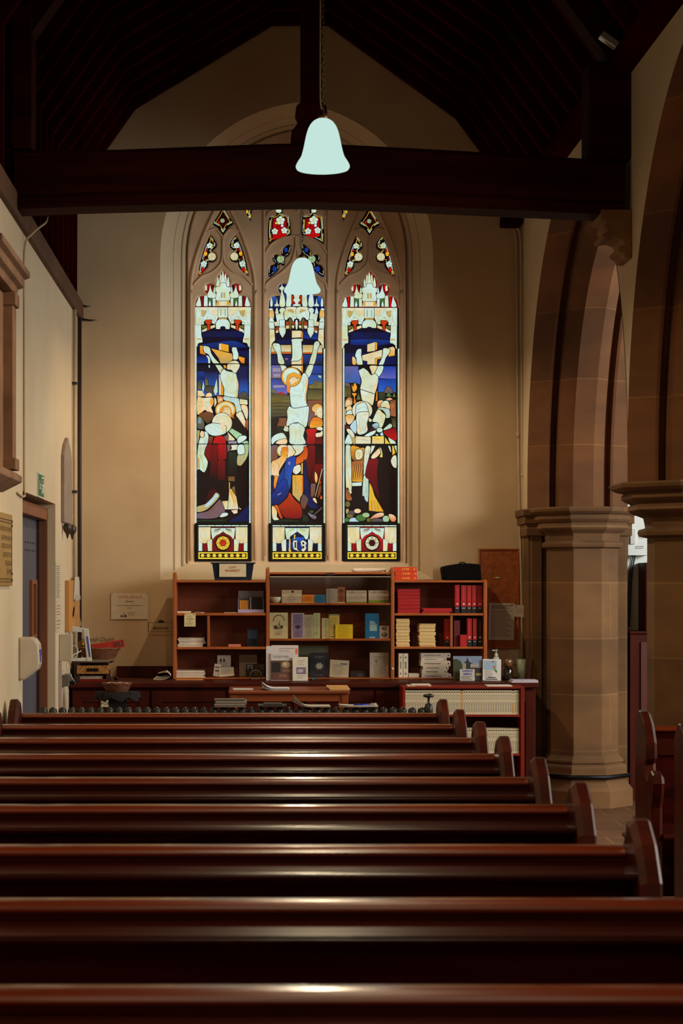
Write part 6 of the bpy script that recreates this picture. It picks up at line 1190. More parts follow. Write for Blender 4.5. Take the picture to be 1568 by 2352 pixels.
# ================================================================== LOW HYMN BOOK UNIT
YH = 14.17; DH = 0.30
t = thing('low_bookshelf', 'low red-brown shelf unit packed with cream hymn books in front of the cupboard', 'bookshelf', (XX(1064, YH), YH, 0))
hx0, hx1 = XX(924, YH), XX(1204, YH); zt0 = ZZ(1577.5, YH); s1 = ZZ(1641.5, YH); s2 = ZZ(1731, YH)
for a_, b_ in ((hx0, hx0+0.02), (hx1-0.028, hx1)):
    q = MB(); q.box(a_, b_, YH, YH+DH, 0, zt0, M_REDW); q.build('side', t, 0.003)
for za, zb in ((zt0-0.014, zt0-0.0001), (s1-0.016, s1), (s2-0.016, s2), (0.06, 0.08)):
    q = MB(); q.box(hx0+0.021, hx1-0.029, YH+0.003, YH+DH-0.012, za, zb, M_REDW); q.build('shelf', t, 0.002)
q = MB(); q.box(hx0+0.021, hx1-0.029, YH+DH-0.011, YH+DH, 0.02, zt0-0.015, M_DARKW); q.build('back', t)
def hymn(w_, h_, col=(214, 196, 160), foot=None):
    q = MB(); q.box(-w_/2, w_/2, 0, 0.13, 0, h_, flat(col)); q.box(-w_*0.25, w_*0.25, -0.0006, 0, h_*0.90, h_*0.955, M_INK)
    for a_, b_ in ((0.62, 0.70), (0.74, 0.82), (0.10, 0.5)): q.box(-w_*0.12, w_*0.12, -0.0005, 0, h_*a_, h_*b_, M_GREYINK)
    q.box(w_*0.46, w_*0.5+0.0006, -0.0004, 0.001, 0, h_, flat((96, 74, 52)))
    if foot: q.box(-w_*0.4, w_*0.4, -0.0008, 0, h_*0.06, h_*0.4, flat(foot))
    return q
def hrow(x0, x1, z0, h_, label, group, special=()):
    pitch = 5.62*YH/F; q = hymn(pitch*0.95, h_); base = None; x = XX(x0, YH)+pitch/2; i = 0
    while x < XX(x1, YH):
        lean = 0.0
        if i in special:
            o = hymn(pitch*0.95, h_*0.98, *special[i][0]).build('hymn_book'); tag(o, special[i][1], 'book')
        elif base is None: o = base = q.build('hymn_book'); tag(o, label, 'book', group)
        else: o = base.copy(); C.objects.link(o)
        off_ = o.data.vertices[0].co.z; o.location = (x, YH+0.02+0.063, z0-0); 
        if o is base: pass
        x += pitch; i += 1
hrow(929, 1193, s1, ZZ(1586, YH)-s1, 'cream hymn book in the full upper row of the low red-brown unit', 'cream hymn books in the upper row of the low unit', {23: (((214, 166, 110),), 'tan-edged book, odd one about halfway along the upper row of hymn books'), 44: (((214, 196, 160), (214, 150, 70)), 'cream hymn book with an orange patch at its foot in the upper row')})
hrow(929, 1193, s2, ZZ(1674, YH)-s2, 'cream hymn book in the lower row of the low red-brown unit', 'cream hymn books in the lower row of the low unit', {})
q = MB(); q.box(XX(937, YH), XX(992, YH), YH+0.05, YH+0.2, zt0, zt0+0.008, flat((196, 176, 140))); q.box(XX(955, YH), XX(985, YH), YH+0.05-0.001, YH+0.05, zt0+0.001, zt0+0.007, flat((180, 90, 60))); q.box(XX(948, YH), XX(991, YH), YH+0.07, YH+0.21, zt0+0.0085, zt0+0.013, M_PAPER); tag(q.build('magazine'), 'pale magazine lying on top of the low hymn book unit', 'magazine')
z = zt0
q = MB(); q.box(XX(1120, YH), XX(1178, YH), YH+0.04, YH+0.2, zt0, zt0+0.007, M_PAPER); tag(q.build('booklet'), 'white booklet lying at the right on the low hymn book unit', 'booklet')
# ================================================================== DESK
YD = 13.55; ZD = 0.908
t = thing('desk', 'small brown oak desk standing in front of the dark cupboard', 'desk', (XX(664, YD), YD, 0)); xa, xb = XX(525, YD), XX(803, YD)
q = MB(); q.box(xa, xb, YD, YD+0.58, ZD-0.022, ZD, M_DESK); q.build('top', t, 0.006)
q = MB(); q.box(xa+0.04, xb-0.04, YD+0.03, YD+0.05, ZD-0.075, ZD-0.023, M_DESK); q.box(xa+0.04, xb-0.04, YD+0.024, YD+0.03, ZD-0.072, ZD-0.066, M_DESK); q.build('apron', t, 0.003)
for lx in (xa+0.01, xb-0.055):
    for ly in (YD+0.02, YD+0.51):
        q = MB(); q.box(lx, lx+0.045, ly, ly+0.045, 0, ZD-0.0225, M_DESK); q.build('leg', t, 0.004)
def sheets(name, label, x0, x1, Y, z0, dep, n_, curl=0.0, col=(214, 212, 212), fan=0.004):
    q = MB(); X0, X1 = XX(x0, Y), XX(x1, Y)
    for k in range(n_):
        i0 = len(q.v); rows = []; N = 10; zb = z0+k*0.0028
        for i in range(N+1):
            u = i/N; x = X0+(X1-X0)*u; c_ = curl*(1+0.4*k)*max(0, (0.45-u)/0.45)**2
            rows += [(x, Y, zb+c_), (x, Y+dep, zb+c_*0.6), (x, Y, zb+c_+0.0016), (x, Y+dep, zb+c_*0.6+0.0016)]
        fs = []
        for i in range(N): a_ = 4*i; b_ = a_+4; fs += [(a_+2, b_+2, b_+3, a_+3), (a_, a_+1, b_+1, b_), (a_, b_, b_+2, a_+2), (a_+1, a_+3, b_+3, b_+1)]
        fs += [(0, 2, 3, 1), (4*N, 4*N+1, 4*N+3, 4*N+2)]
        q.add(rows, fs, flat(col)); q.rot((random.random()-0.5)*0.12*(k > 0), 'Z', ((X0+X1)/2, Y+dep/2, zb), i0)
    return tag(q.build(name), label, 'paper')
sheets('paper_pile', 'thin pile of white papers at the left end of the oak desk', 535, 581, 13.65, ZD, 0.18, 2)
sheets('paper_pile', 'loose curled white papers near the middle of the oak desk', 602, 664, 13.63, ZD, 0.2, 5, 0.018)
zz = ZD
for i, lb in enumerate(('bottom', 'middle', 'top')):
    q = MB(); q.box(XX(757-i*3, 13.65), XX(804-i*2, 13.65), 13.65+0.03*i, 13.86, zz, zz+0.0075, flat((206, 160, 96))); tag(q.build('envelope_pack', None, 0.001), 'tan envelope bundle at the right of the oak desk, %s one' % lb, 'envelope'); zz += 0.008
# ---- things on the radiator
YQ = 11.36
z = ZRAD
stack('magazine', 'grey magazine in the pile on the left part of the radiator', 'magazine', 494, 567, z, YQ, 8, 0.0052, 0.12, [flat((130, 122, 112)), flat((96, 86, 80)), flat((170, 160, 150))], 'magazines piled on the radiator', 2.5, 3)
q = MB(); q.box(XX(592, YQ), XX(658, YQ), YQ, YQ+0.13, z, z+0.012, flat((52, 46, 42))); q.box(XX(605, YQ), XX(648, YQ), YQ+0.01, YQ+0.12, z+0.012, z+0.02, flat((62, 56, 50))); tag(q.build('black_folder', None, 0.003), 'black folder lying on the radiator between two paper piles', 'folder')
t_ = sheets('paper_pile', 'white papers with one corner curling up on the radiator', 673, 758, YQ, z, 0.12, 3, 0.035, (216, 206, 184))
sheets('paper_pile', 'flat white papers under the blue pen on the radiator', 780, 868, YQ, z, 0.13, 3, 0.004, (214, 208, 196))
t = thing('ballpoint_pen', 'blue pen lying on the white papers on the radiator', 'pen', (XX(838, YQ), YQ+0.02, z+0.012))
q = MB(); zp = z+0.0135; q.tube([(XX(812, YQ), YQ+0.01, zp), (XX(848, YQ), YQ+0.02, zp)], 0.0042, mat('blue_plastic', (20, 44, 190), 0.3)); q.build('barrel', t)
q = MB(); q.tube([(XX(848, YQ), YQ+0.02, zp), (XX(866, YQ), YQ+0.026, zp)], 0.0048, M_METAL); q.tube([(XX(852, YQ), YQ+0.02, zp+0.007), (XX(864, YQ), YQ+0.024, zp+0.007)], 0.002, M_METAL); q.build('cap', t)
# ================================================================== RIGHT NOTICES AND PIPES
YN = 15.385
t = thing('cork_board', 'brown cork notice board on the back wall above the right end of the worktop', 'notice board', (XX(1145, YN), YN, ZZ(1470, YN)))
q = MB(); q.box(XX(1101, YN), XX(1189, YN), YN-0.012, YN+0.012, ZZ(1488, YN), ZZ(1263, YN), M_CORK); q.build('cork', t)
q = MB()
for a_, b_, c_, d_ in ((1099, 1191, 1260, 1264), (1099, 1191, 1486, 1490), (1099, 1102, 1264, 1486), (1188, 1191, 1264, 1486)): q.box(XX(a_, YN), XX(b_, YN), YN-0.018, YN+0.012, ZZ(d_, YN), ZZ(c_, YN), M_SHELF)
q.build('frame', t, 0.002)
q = MB(); c = P(1142, 1327, YN-0.016); q.poly([(c.x-0.024, c.y, c.z), (c.x, c.y, c.z+0.008), (c.x+0.026, c.y, c.z+0.002), (c.x, c.y, c.z-0.006)], M_PAPER); q.v += [v+Vector((0, 0.002, 0)) for v in q.v]; q.f.append([7, 6, 5, 4]); q.mi.append(0); q.smooth.append(False); tag(q.build('paper_scrap'), 'torn scrap of white paper pinned on the cork board', 'paper')
page('notice', 'large white typed notice pinned over the lower part of the cork board', 'notice', 1121, 1180, 1385, YN-0.024, 0, (196, 180, 160), (('l', 0.1, 0.9, 0.85, 0.92, 3, DK), ('l', 0.08, 0.92, 0.1, 0.78, 17, GR), ('e', 0.9, 0.95, 0.03, 0.02, DK)), 0.002, 0, ybot=1470, tilt=1)
page('notice', 'small white notice pinned over the right edge of the cork board', 'notice', 1179, 1208, 1390, YN-0.105, 0, (206, 190, 170), (('l', 0.12, 0.9, 0.3, 0.7, 4, GR), ('e', 0.15, 0.85, 0.04, 0.06, DK)), 0.002, 0, ybot=1417, tilt=3)
page('notice', 'blank pale card on the back wall above the glass jar', 'notice', 1169, 1192, 1489, YN, 0, (196, 178, 146), (), 0.004, 0, ybot=1526)
for path, r_, lb in (([(1180, 527), (1186, 560), (1187, 700), (1190, 1000), (1196, 1300), (1200, 1500), (1201, 1562)], 0.011, 'thin cream pipe running down the right corner of the back wall, left one'), ([(1186, 524), (1196, 560), (1198, 800), (1201, 1090)], 0.012, 'thin cream pipe running down the right corner, right one')):
    q = MB(); Yp = YN-0.03-(0.035 if 'right one' in lb else 0)
    pp = [(XX(x, Yp), Yp, ZZ(y, Yp)) for x, y in path]
    if 'right one' in lb: pp.append((pp[-1][0]+0.02, Yp, ZT))
    q.tube(catmull(pp, 4, False), r_, M_PIPE, 10); q.tube([(pp[3][0], Yp, pp[3][2]-0.02), (pp[3][0], Yp, pp[3][2]+0.02)], r_*1.35, M_PIPE, 10)
    tag(q.build('corner_pipe'), lb, 'pipe')
# ================================================================== BEYOND THE PILLAR
t = thing('switch_box', 'white metal electrical switch box on the far wall between the two pillars', 'switch box', (3.0, 15.3, 1.85)); Ys = 15.28
q = MB(); q.box(XX(1441, Ys), XX(1490, Ys), Ys, YW-0.013, ZZ(1276, Ys), ZZ(1186, Ys), mat('white_enamel', (226, 230, 226), 0.4)); q.build('body', t, 0.006)
q = MB(); q.box(XX(1446, Ys), XX(1458, Ys), Ys-0.02, Ys, ZZ(1250, Ys), ZZ(1215, Ys), M_WPLAS); q.build('switch_lever', t, 0.004)
q = MB(); q.box(XX(1466, Ys), XX(1477, Ys), Ys-0.003, Ys, ZZ(1231, Ys), ZZ(1223, Ys), flat((120, 16, 24))); q.box(XX(1467, Ys), XX(1477, Ys), Ys-0.003, Ys, ZZ(1237, Ys), ZZ(1231, Ys), flat((200, 190, 190))); q.box(XX(1443, Ys), XX(1450, Ys), Ys-0.003, Ys, ZZ(1200, Ys), ZZ(1194, Ys), flat((190, 60, 50)))
for k in (0, 1): q.box(XX(1458, Ys), XX(1478-2*k, Ys), Ys-0.002, Ys, ZZ(1256+4*k, Ys), ZZ(1254.5+4*k, Ys), M_GREYINK)
q.build('label', t)
q = MB()
for k, dx_ in enumerate((0, 0.014, -0.012)): q.tube(catmull([(XX(1457, Ys)+dx_, Ys+0.05, ZZ(1276, Ys)), (XX(1450, Ys)+dx_, Ys+0.04, ZZ(1310, Ys)), (XX(1447, Ys)+dx_, Ys+0.05, ZZ(1360, Ys)), (XX(1443, Ys)+dx_, Ys+0.05, ZZ(1440, Ys))], 4, False), 0.006, flat(((60, 70, 66), (40, 36, 36), (120, 120, 118))[k], 0.5))
tag(q.build('cable_bundle'), 'dark cables hanging down from the white switch box', 'cable')
t = thing('nave_cupboard', 'dark red-brown panelled cupboard beyond the arcade, under the switch box', 'cupboard', (3.5, 15.06, 0)); Yn = 15.07
q = MB(); q.box(2.87, 4.3, Yn, YW-0.014, 0, ZZ(1456, Yn), M_DARKW); q.box(2.865, 4.32, Yn-0.02, YW-0.013, ZZ(1456, Yn)+0.001, ZZ(1456, Yn)+0.02, M_DARKW); q.build('body', t, 0.004)
zb = ZZ(1456, Yn)+0.02
q = MB(); q.box(XX(1484, Yn), 4.3, Yn+0.03, YW-0.014, zb, ZZ(1292, Yn), M_DARKW); q.build('upper_body', t, 0.004)
for z0_, z1_, m__ in ((0.1, zb-0.08, M_DARKW), (zb+0.04, ZZ(1305, Yn), M_DARKW)):
    q = MB(); x0 = XX(1470, Yn) if z0_ < 0.5 else XX(1493, Yn)
    q.box(x0, x0+0.55, Yn-0.012 if z0_ < 0.5 else Yn+0.02, Yn if z0_ < 0.5 else Yn+0.03, z0_, z1_, mat('cupboard_door_wood', (82, 24, 9), 0.5, 0.2, (6, 6, 1))); q.build('door', t, 0.004)
# ================================================================== LEFT WALL THINGS
def Yl(px, X=XL): return X*F/(px-VX)
def Zl(py, Y): return ZZ(py, Y)
# stone wall monument
M_MON = mat('weathered_monument_stone', (116, 82, 56), 0.85, 0.25, (5, 5, 5), 0.3)
t = thing('wall_monument', 'large stone wall monument with a moulded cornice cut by the left edge', 'monument', (XL+0.06, 9.9, 2.1))
y0, y1 = 9.2, 10.38
q = MB(); q.prism([(XL+0.002, 3.13), (XL+0.10, 3.13), (XL+0.11, 3.16), (XL+0.14, 3.17), (XL+0.14, 3.21), (XL+0.17, 3.22), (XL+0.17, 3.25), (XL+0.002, 3.27)], 'Y', y0, y1, M_MON); q.build('cornice', t, 0.004)
q = MB(); q.box(XL+0.002, XL+0.10, y1-0.16, y1-0.02, 2.26, 3.12, M_MON); q.box(XL+0.002, XL+0.115, y1-0.17, y1-0.01, 3.06, 3.128, M_MON); q.box(XL+0.002, XL+0.115, y1-0.17, y1-0.01, 2.22, 2.28, M_MON); q.build('pilaster', t, 0.004)
q = MB(); q.box(XL+0.002, XL+0.05, y0, y1-0.162, 2.22, 3.12, M_MON); q.build('inscription_panel', t)
q = MB(); q.prism([(XL+0.002, 2.21), (XL+0.10, 2.21), (XL+0.13, 2.19), (XL+0.13, 2.16), (XL+0.07, 2.13), (XL+0.03, 2.11), (XL+0.002, 2.11)], 'Y', y0, y1-0.02, M_MON); q.build('sill', t, 0.004)
# brass plaque
t = thing('brass_plaque', 'engraved brass memorial plaque with chain border on the wall left of the door', 'plaque', (XL, 10.4, 1.62)); ya, yb = 9.7, Yl(21.5)
q = MB(); q.box(XL+0.001, XL+0.016, ya, yb, 1.625, 2.01, M_BRASS)
q.build('plate', t, 0.002)
q = MB(); BR = mat('dark_brass', (96, 66, 34), 0.45, metal=0.5)
for yy in (ya+0.02, yb-0.035): q.box(XL+0.016, XL+0.018, yy, yy+0.012, 1.65, 1.985, BR)
for zz in (1.645, 1.66, 1.975, 1.96): q.box(XL+0.016, XL+0.019, ya+0.02, yb-0.023, zz, zz+0.005, BR)
for zz in (1.655, 1.69, 1.95, 1.975):
    q.lathe([(0, 0), (0.008, 0.0), (0.006, 0.004), (0, 0.005)], 0, 0, BR, 8); i0 = len(q.v)-32
    for i in range(i0, len(q.v)): v = q.v[i]; q.v[i] = Vector((XL+0.018+v.z, yb-0.03+v.x, zz+v.y))
q.build('border', t)
q = MB()
for s_, zz in (('IN LOVING MEMORY OF THE WORKERS', 1.925), ('AND OF MARY ANN ABELS', 1.878), ('ERECTED BY THE STAFF D', 1.835), ('DEDICATED DEC 1998', 1.79), ('REVD J JACKSON', 1.745), ('MCM III 1999', 1.70)):
    q.text(s_, 0.036, (XL+0.0168, yb-0.05, zz), BR, 'L', 'RIGHT')
q.build('lettering', t)
# conduit
q = MB(); ycd = Yl(53); q.tube(catmull([(XL+0.008, ycd-0.35, ZZ(1150, ycd)+0.03), (XL+0.008, ycd-0.02, ZZ(1140, ycd)), (XL+0.008, ycd, ZZ(1100, ycd)), (XL+0.008, ycd, 3.0), (XL+0.008, ycd, 3.55), (XL+0.05, ycd+0.02, 3.66), (XL+0.115, ycd+0.12, 3.74), (XL+0.115, ycd+0.25, 3.80)], 4, False), 0.007, M_PIPE, 8); tag(q.build('wall_conduit'), 'thin cream cable running down the left wall to the door head', 'cable')
# exit sign
ye0, ye1 = Yl(85.5), Yl(99); t = thing('exit_sign', 'small green Exit sign with a running figure above the door', 'sign', (XL, (ye0+ye1)/2, 2.18))
q = MB(); q.box(XL+0.001, XL+0.006, ye0, ye1, 2.17, 2.325, flat((190, 196, 170))); q.box(XL+0.006, XL+0.0075, ye0+0.012, ye1-0.012, 2.18, 2.315, flat((40, 92, 56))); q.build('panel', t)
q = MB(); wm = flat((214, 220, 196)); q.text('Exit', 0.075, (XL+0.009, ye0+0.10, 2.245), wm, 'L', 'CENTER')
yc_ = ye1-0.11; 
q.box(XL+0.008, XL+0.009, yc_-0.06, yc_-0.05, 2.19, 2.305, wm); q.box(XL+0.008, XL+0.009, yc_-0.05, yc_+0.05, 2.295, 2.305, wm); q.box(XL+0.008, XL+0.009, yc_+0.05, yc_+0.06, 2.19, 2.305, wm)
q.tube([(XL+0.009, yc_, 2.255), (XL+0.009, yc_-0.01, 2.235)], 0.008, wm); q.tube([(XL+0.009, yc_-0.03, 2.2), (XL+0.009, yc_-0.01, 2.235), (XL+0.009, yc_+0.03, 2.215), (XL+0.009, yc_+0.035, 2.195)], 0.005, wm); q.tube([(XL+0.009, yc_-0.03, 2.245), (XL+0.009, yc_, 2.256), (XL+0.009, yc_+0.03, 2.24)], 0.004, wm)
q.lathe([(0, 0), (0.011, 0.001), (0.0, 0.003)], 0, 0, wm, 10); i0 = len(q.v)-30
for i in range(i0, len(q.v)): v = q.v[i]; q.v[i] = Vector((XL+0.008+v.z, yc_+0.005+v.x, 2.275+v.y))
q.build('pictogram', t)
# pointed memorial tablet + brackets
ym0, ym1 = Yl(140), Yl(157); t = thing('memorial_tablet', 'tall grey memorial tablet with a pointed top on the left wall near the corner', 'tablet', (XL, (ym0+ym1)/2, 2.1)); zt = ZZ(1005, 13.9)
q = MB(); ymid = (ym0+ym1)/2; hw = (ym1-ym0)/2; o_ = [(XL, 0)]
prf = [(ym0, 2.06), (ym1, 2.06), (ym1, zt-0.12), (ym0+hw*1.6, zt-0.04), (ymid, zt+0.02), (ym0+hw*0.4, zt-0.04), (ym0, zt-0.12)]
q.prism(prf, 'X', XL+0.001, XL+0.025, mat('grey_tablet_stone', (142, 122, 108), 0.8, 0.1)); q.build('slab', t, 0.004)
for k, yy in enumerate((ym0+0.1, ym1-0.1)):
    q = MB(); q.lathe([(0.0, -0.075), (0.006, -0.065), (0.012, -0.04), (0.028, -0.015), (0.033, 0.01), (0.025, 0.028), (0.01, 0.036), (0, 0.037)], XL+0.036, yy, mat('dark_bronze', (58, 44, 32), 0.4), 14)
    for v in q.v: v.z += 2.02
    q.build('bracket', t)
# dispenser on the wall before the door
Yd = 11.34; t = thing('towel_dispenser', 'white wall mounted dispenser with rounded front beside the grey door', 'dispenser', (XL, Yd, 1.08))
xo = XX(90, Yd); z0, z1 = ZZ(1562, Yd), ZZ(1464, Yd); q = MB()
pr_ = [(XL+0.001, z0+0.0), (XL+0.001, z1), (xo-0.05, z1), (xo-0.025, z1-0.01), (xo-0.006, z1-0.04), (xo, z1-0.10), (xo, z0+0.09), (xo-0.01, z0+0.06), (xo-0.05, z0+0.025), (XL+0.03, z0)]
q.prism(pr_, 'Y', Yd, Yd+0.16, mat('dispenser_plastic', (196, 182, 166), 0.35)); q.build('housing', t, 0.012, 3)
q = MB(); q.box(xo, xo+0.003, Yd+0.04, Yd+0.09, z0+0.10, z0+0.13, flat((60, 80, 150))); q.box(xo-0.004, xo+0.003, Yd+0.02, Yd+0.12, z1-0.11, z1-0.07, flat((60, 80, 150))); q.build('label', t)
# notices on the left wall beyond the door
def lpage(label, p0, p1, ya_, yb_, col, n_=8, Xo=0.003, cat='notice', name='notice', mk=GR):
    y0_, y1_ = Yl(p0), Yl(p1); ym_ = (y0_+y1_)/2; z0_, z1_ = ZZ(yb_, ym_), ZZ(ya_, ym_); q = MB(); q.box(XL+0.001, XL+Xo, y0_, y1_, z0_, z1_, flat(col))
    for i in range(n_):
        z_ = z1_-(z1_-z0_)*(0.1+0.8*i/n_); q.box(XL+Xo, XL+Xo+0.0006, y0_+(y1_-y0_)*0.12, y1_-(y1_-y0_)*(0.15+0.2*((i*7) % 3)/3), z_-0.006, z_, flat(mk))
    return tag(q.build(name), label, cat)
lpage('tall narrow white notice of printed lines beside the door jamb', 128, 137.5, 1291, 1384, (196, 184, 158), 16)
lpage('pale notice with pink marks just below the tall narrow one', 128, 139, 1387, 1420, (200, 184, 160), 4, mk=(170, 100, 90))
lpage('small pale notice lowest on the wall by the door jamb', 128, 139, 1422, 1452, (196, 182, 156), 3)
t = thing('pin_board', 'tan pin board with papers in the left corner of the back wall', 'notice board', (XL, Yl(160), 1.3))
q = MB(); q.box(XL+0.001, XL+0.03, Yl(149), Yl(174), ZZ(1448, 14.6), ZZ(1333, 14.6), mat('tan_board', (186, 130, 66), 0.8)); q.build('board', t, 0.003)
q = MB(); Xp = XL+0.034
for (a_, b_, c_, d_, cc) in ((158, 172, 1325, 1378, (196, 182, 168)), (160, 173, 1366, 1382, (180, 166, 150)), (156, 168, 1392, 1416, (176, 130, 80))):
    ya_, yb_ = Yl(a_), Yl(b_); q.prism([(ya_, ZZ(d_, ya_)), (yb_, ZZ(d_, yb_)+0.02), (yb_-0.05, ZZ(c_, yb_)), (ya_+0.1, ZZ(c_, ya_))], 'X', Xp, Xp+0.002, flat(cc)); Xp += 0.004
q.build('pinned_paper', t)
# pale boxed fitting right of the door
Yx = 13.75; t = thing('wall_box', 'square pale box on the left wall beside the door jamb, above the socket', 'box', (XL, Yx, 1.1))
q = MB(); q.box(XL+0.001, XX(165, Yx), Yx, Yx+0.09, ZZ(1519, Yx), ZZ(1457, Yx), mat('pale_box', (186, 170, 146), 0.6)); q.build('body', t, 0.004)
q = MB(); x_ = XX(131, 13.7); q.box(XL+0.001, XL+0.018, 13.72, 13.78, 0.25, ZZ(1522, 13.7), flat((170, 150, 140))); q.build('trunking', t)
t = thing('socket', 'dark grey power socket with a plug and white lead beside the cupboard', 'socket', (XL, 14.0, 0.9))
q = MB(); q.box(XL+0.001, XL+0.05, 13.95, 14.2, ZZ(1576, 14), ZZ(1550, 14), flat((92, 88, 78), 0.5)); q.build('socket_box', t, 0.004)
q = MB(); q.box(XL+0.05, XL+0.085, 14.02, 14.1, ZZ(1573, 14), ZZ(1565, 14), M_BLACK); q.build('plug', t, 0.004)
q = MB(); q.tube(catmull([(XL+0.085, 14.06, ZZ(1570, 14)), (XL+0.06, 14.0, 0.99), (XL+0.035, 13.95, 1.06), (XL+0.06, 14.0, 1.12), (XL+0.10, 14.4, 1.15)], 5, False), 0.004, M_WPLAS, 6); q.build('lead', t)
# corner pipes at the left
q = MB(); q.tube([(XL+0.02, 14.78, ZT), (XL+0.02, 14.78, 3.655)], 0.014, M_PIPE, 10); 
for zz in (2.3, 3.1): q.box(XL+0.002, XL+0.038, 14.76, 14.80, zz, zz+0.02, M_IRON)
tag(q.build('corner_pipe'), 'cream pipe running up the left corner beside the dark pipe', 'pipe')
q = MB(); q.tube([(XL+0.018, 15.24, ZT+0.0), (XL+0.018, 15.24, 3.655)], 0.015, mat('dark_pipe', (44, 22, 14), 0.6), 10); tag(q.build('corner_pipe'), 'dark brown pipe in the left corner of the back wall', 'pipe')
q = MB()
for yy_, L_ in ((704, 25), (736, 40)): q.tube([P(183, yy_-3, 15.36), P(183+L_*0.6, yy_, 15.36), P(183+L_, yy_-1, 15.36)], [0.012, 0.008, 0.002], M_IRON, 6)
tag(q.build('iron_spike'), 'pair of dark iron spikes sticking from the top left corner of the back wall', 'bracket')
# ================================================================== WALL SIGNS LEFT OF THE BOOKCASE
YS = 15.392
page('poster', 'white HAYES HERALD notice taped to the wall left of the bookcases', 'notice', 255, 340, 1362, YS, 0, (206, 186, 158), (('t', 0.52, 0.84, 0.13, 'HAYES HERALD', (176, 84, 66), 1.0), ('t', 0.5, 0.68, 0.08, '50p each', DK), ('l', 0.15, 0.85, 0.51, 0.51, 1, GR), ('l', 0.44, 0.56, 0.41, 0.41, 1, GR), ('p', GR, ((0.33, 0.16), (0.35, 0.28), (0.37, 0.16))), ('r', 0.26, 0.08, 0.31, 0.15, DK), ('r', 0.32, 0.08, 0.36, 0.12, GR), ('e', 0.39, 0.12, 0.025, 0.05, DK), ('l', 0.46, 0.68, 0.16, 0.24, 2, MG), ('e', 0.03, 0.98, 0.015, 0.02, DK), ('e', 0.98, 0.97, 0.015, 0.02, DK)), 0.002, 0, ybot=1422)
t = thing('wall_sign', 'pale MAGAZINE sign with a slot on the wall just left of the bookcase', 'sign', (XX(370, YS), YS, ZZ(1455, YS)))
q = page('', '', '', 341, 396, 1423, YS, 0, (192, 160, 112), (('r', 0.0, 0.2, 1.0, 0.22, DK), ('r', 0.0, 0.2, 0.015, 0.8, DK), ('r', 0, 0.78, 1, 0.8, DK), ('t', 0.52, 0.42, 0.2, 'MAGAZINE', DK, 1.0, 0.004), ('t', 0.52, 0.6, 0.16, '1', DK), ('p', (40, 30, 26), ((0.38, 0.80), (0.44, 0.95), (0.54, 0.98), (0.62, 0.92), (0.68, 0.80)))), 0.002, 0, ybot=1458, build=False); q.build('sign_panel', t)
q = MB(); q.text('Hayes Parish Church', 0.052, (XX(262, YS), YS-0.002, ZZ(1469, YS)), flat((84, 66, 46)), align='RIGHT', sx=0.72, shear=0.3); q.box(XX(222, YS), XX(237, YS), YS-0.002, YS-0.001, ZZ(1480, YS), ZZ(1479, YS), flat((150, 120, 84))); tag(q.build('wall_lettering'), 'dark italic Parish Church lettering on the back wall above the red box', 'lettering')
# ================================================================== CLUTTER ON THE LEFT END OF THE WORKTOP
Yg = 14.62
t = thing('letter_tray', 'dark wooden letter tray unit at the left end of the worktop', 'letter tray', (XX(210, Yg), Yg, ZT)); DW = mat('dark_tray_wood', (48, 16, 10), 0.5)
xa, xb = max(XX(160, Yg), XL+0.03), XX(247, Yg); zt = ZZ(1523, Yg); q = MB()
q.box(xa, xa+0.04, Yg, Yg+0.3, ZT, zt, DW); q.box(xb-0.012, xb, Yg, Yg+0.3, ZT, zt-0.06, DW); q.box(xa+0.04, xb-0.012, Yg+0.28, Yg+0.3, ZT, zt, DW); q.box(xa+0.04, xb-0.012, Yg, Yg+0.28, ZT, ZT+0.02, M_REDW); q.box(xa+0.04, xb-0.012, Yg, Yg+0.28, ZZ(1550, Yg), ZZ(1548, Yg), DW); q.box(xa, xb+0.03, Yg+0.0, Yg+0.3, zt, zt+0.006, DW); q.build('tray_body', t, 0.002)
stack('paper_pile', 'sheaf of white papers inside the dark letter tray', 'paper', 180, 238, ZT+0.021, Yg+0.02, 3, 0.007, 0.22, MAGP, 'papers inside the letter tray', 2, 4)
tw = t; z0, z1 = ZZ(1547.6, Yg), ZZ(1528.5, Yg); q = MB()
q.box(XX(177, Yg-0.02), XX(250, Yg-0.02), Yg-0.03, Yg-0.022, z0, z1, M_WICK); q.box(XX(178, Yg), XX(246, Yg), Yg-0.022, Yg+0.2, z0, z0+0.004, M_WICK)
for r_ in range(4):
    for c_ in range(22):
        if (r_+c_) % 2: q.box(XX(177+c_*3.3, Yg-0.03), XX(180+c_*3.3, Yg-0.03), Yg-0.034, Yg-0.03, z0+(z1-z0)*(r_/4+0.03), z0+(z1-z0)*(r_/4+0.22), M_WICK)
td = q.build('wicker_drawer', tw, 0.001); td['label'] = 'yellow wicker drawer front'; q = MB(); q.box(XX(199, Yg-0.03), XX(226, Yg-0.03), Yg-0.037, Yg-0.034, z0+(z1-z0)*0.3, z0+(z1-z0)*0.68, M_BLACK); q.v = [v-Vector(td.location) for v in q.v]; q.build('slot', td)
zt2 = zt+0.0065
sheets('magazine', 'folded magazines on top of the letter tray under the wicker basket', 180, 248, Yg+0.0, zt2, 0.2, 4, 0.0, (150, 130, 116)); zb = zt2+0.014
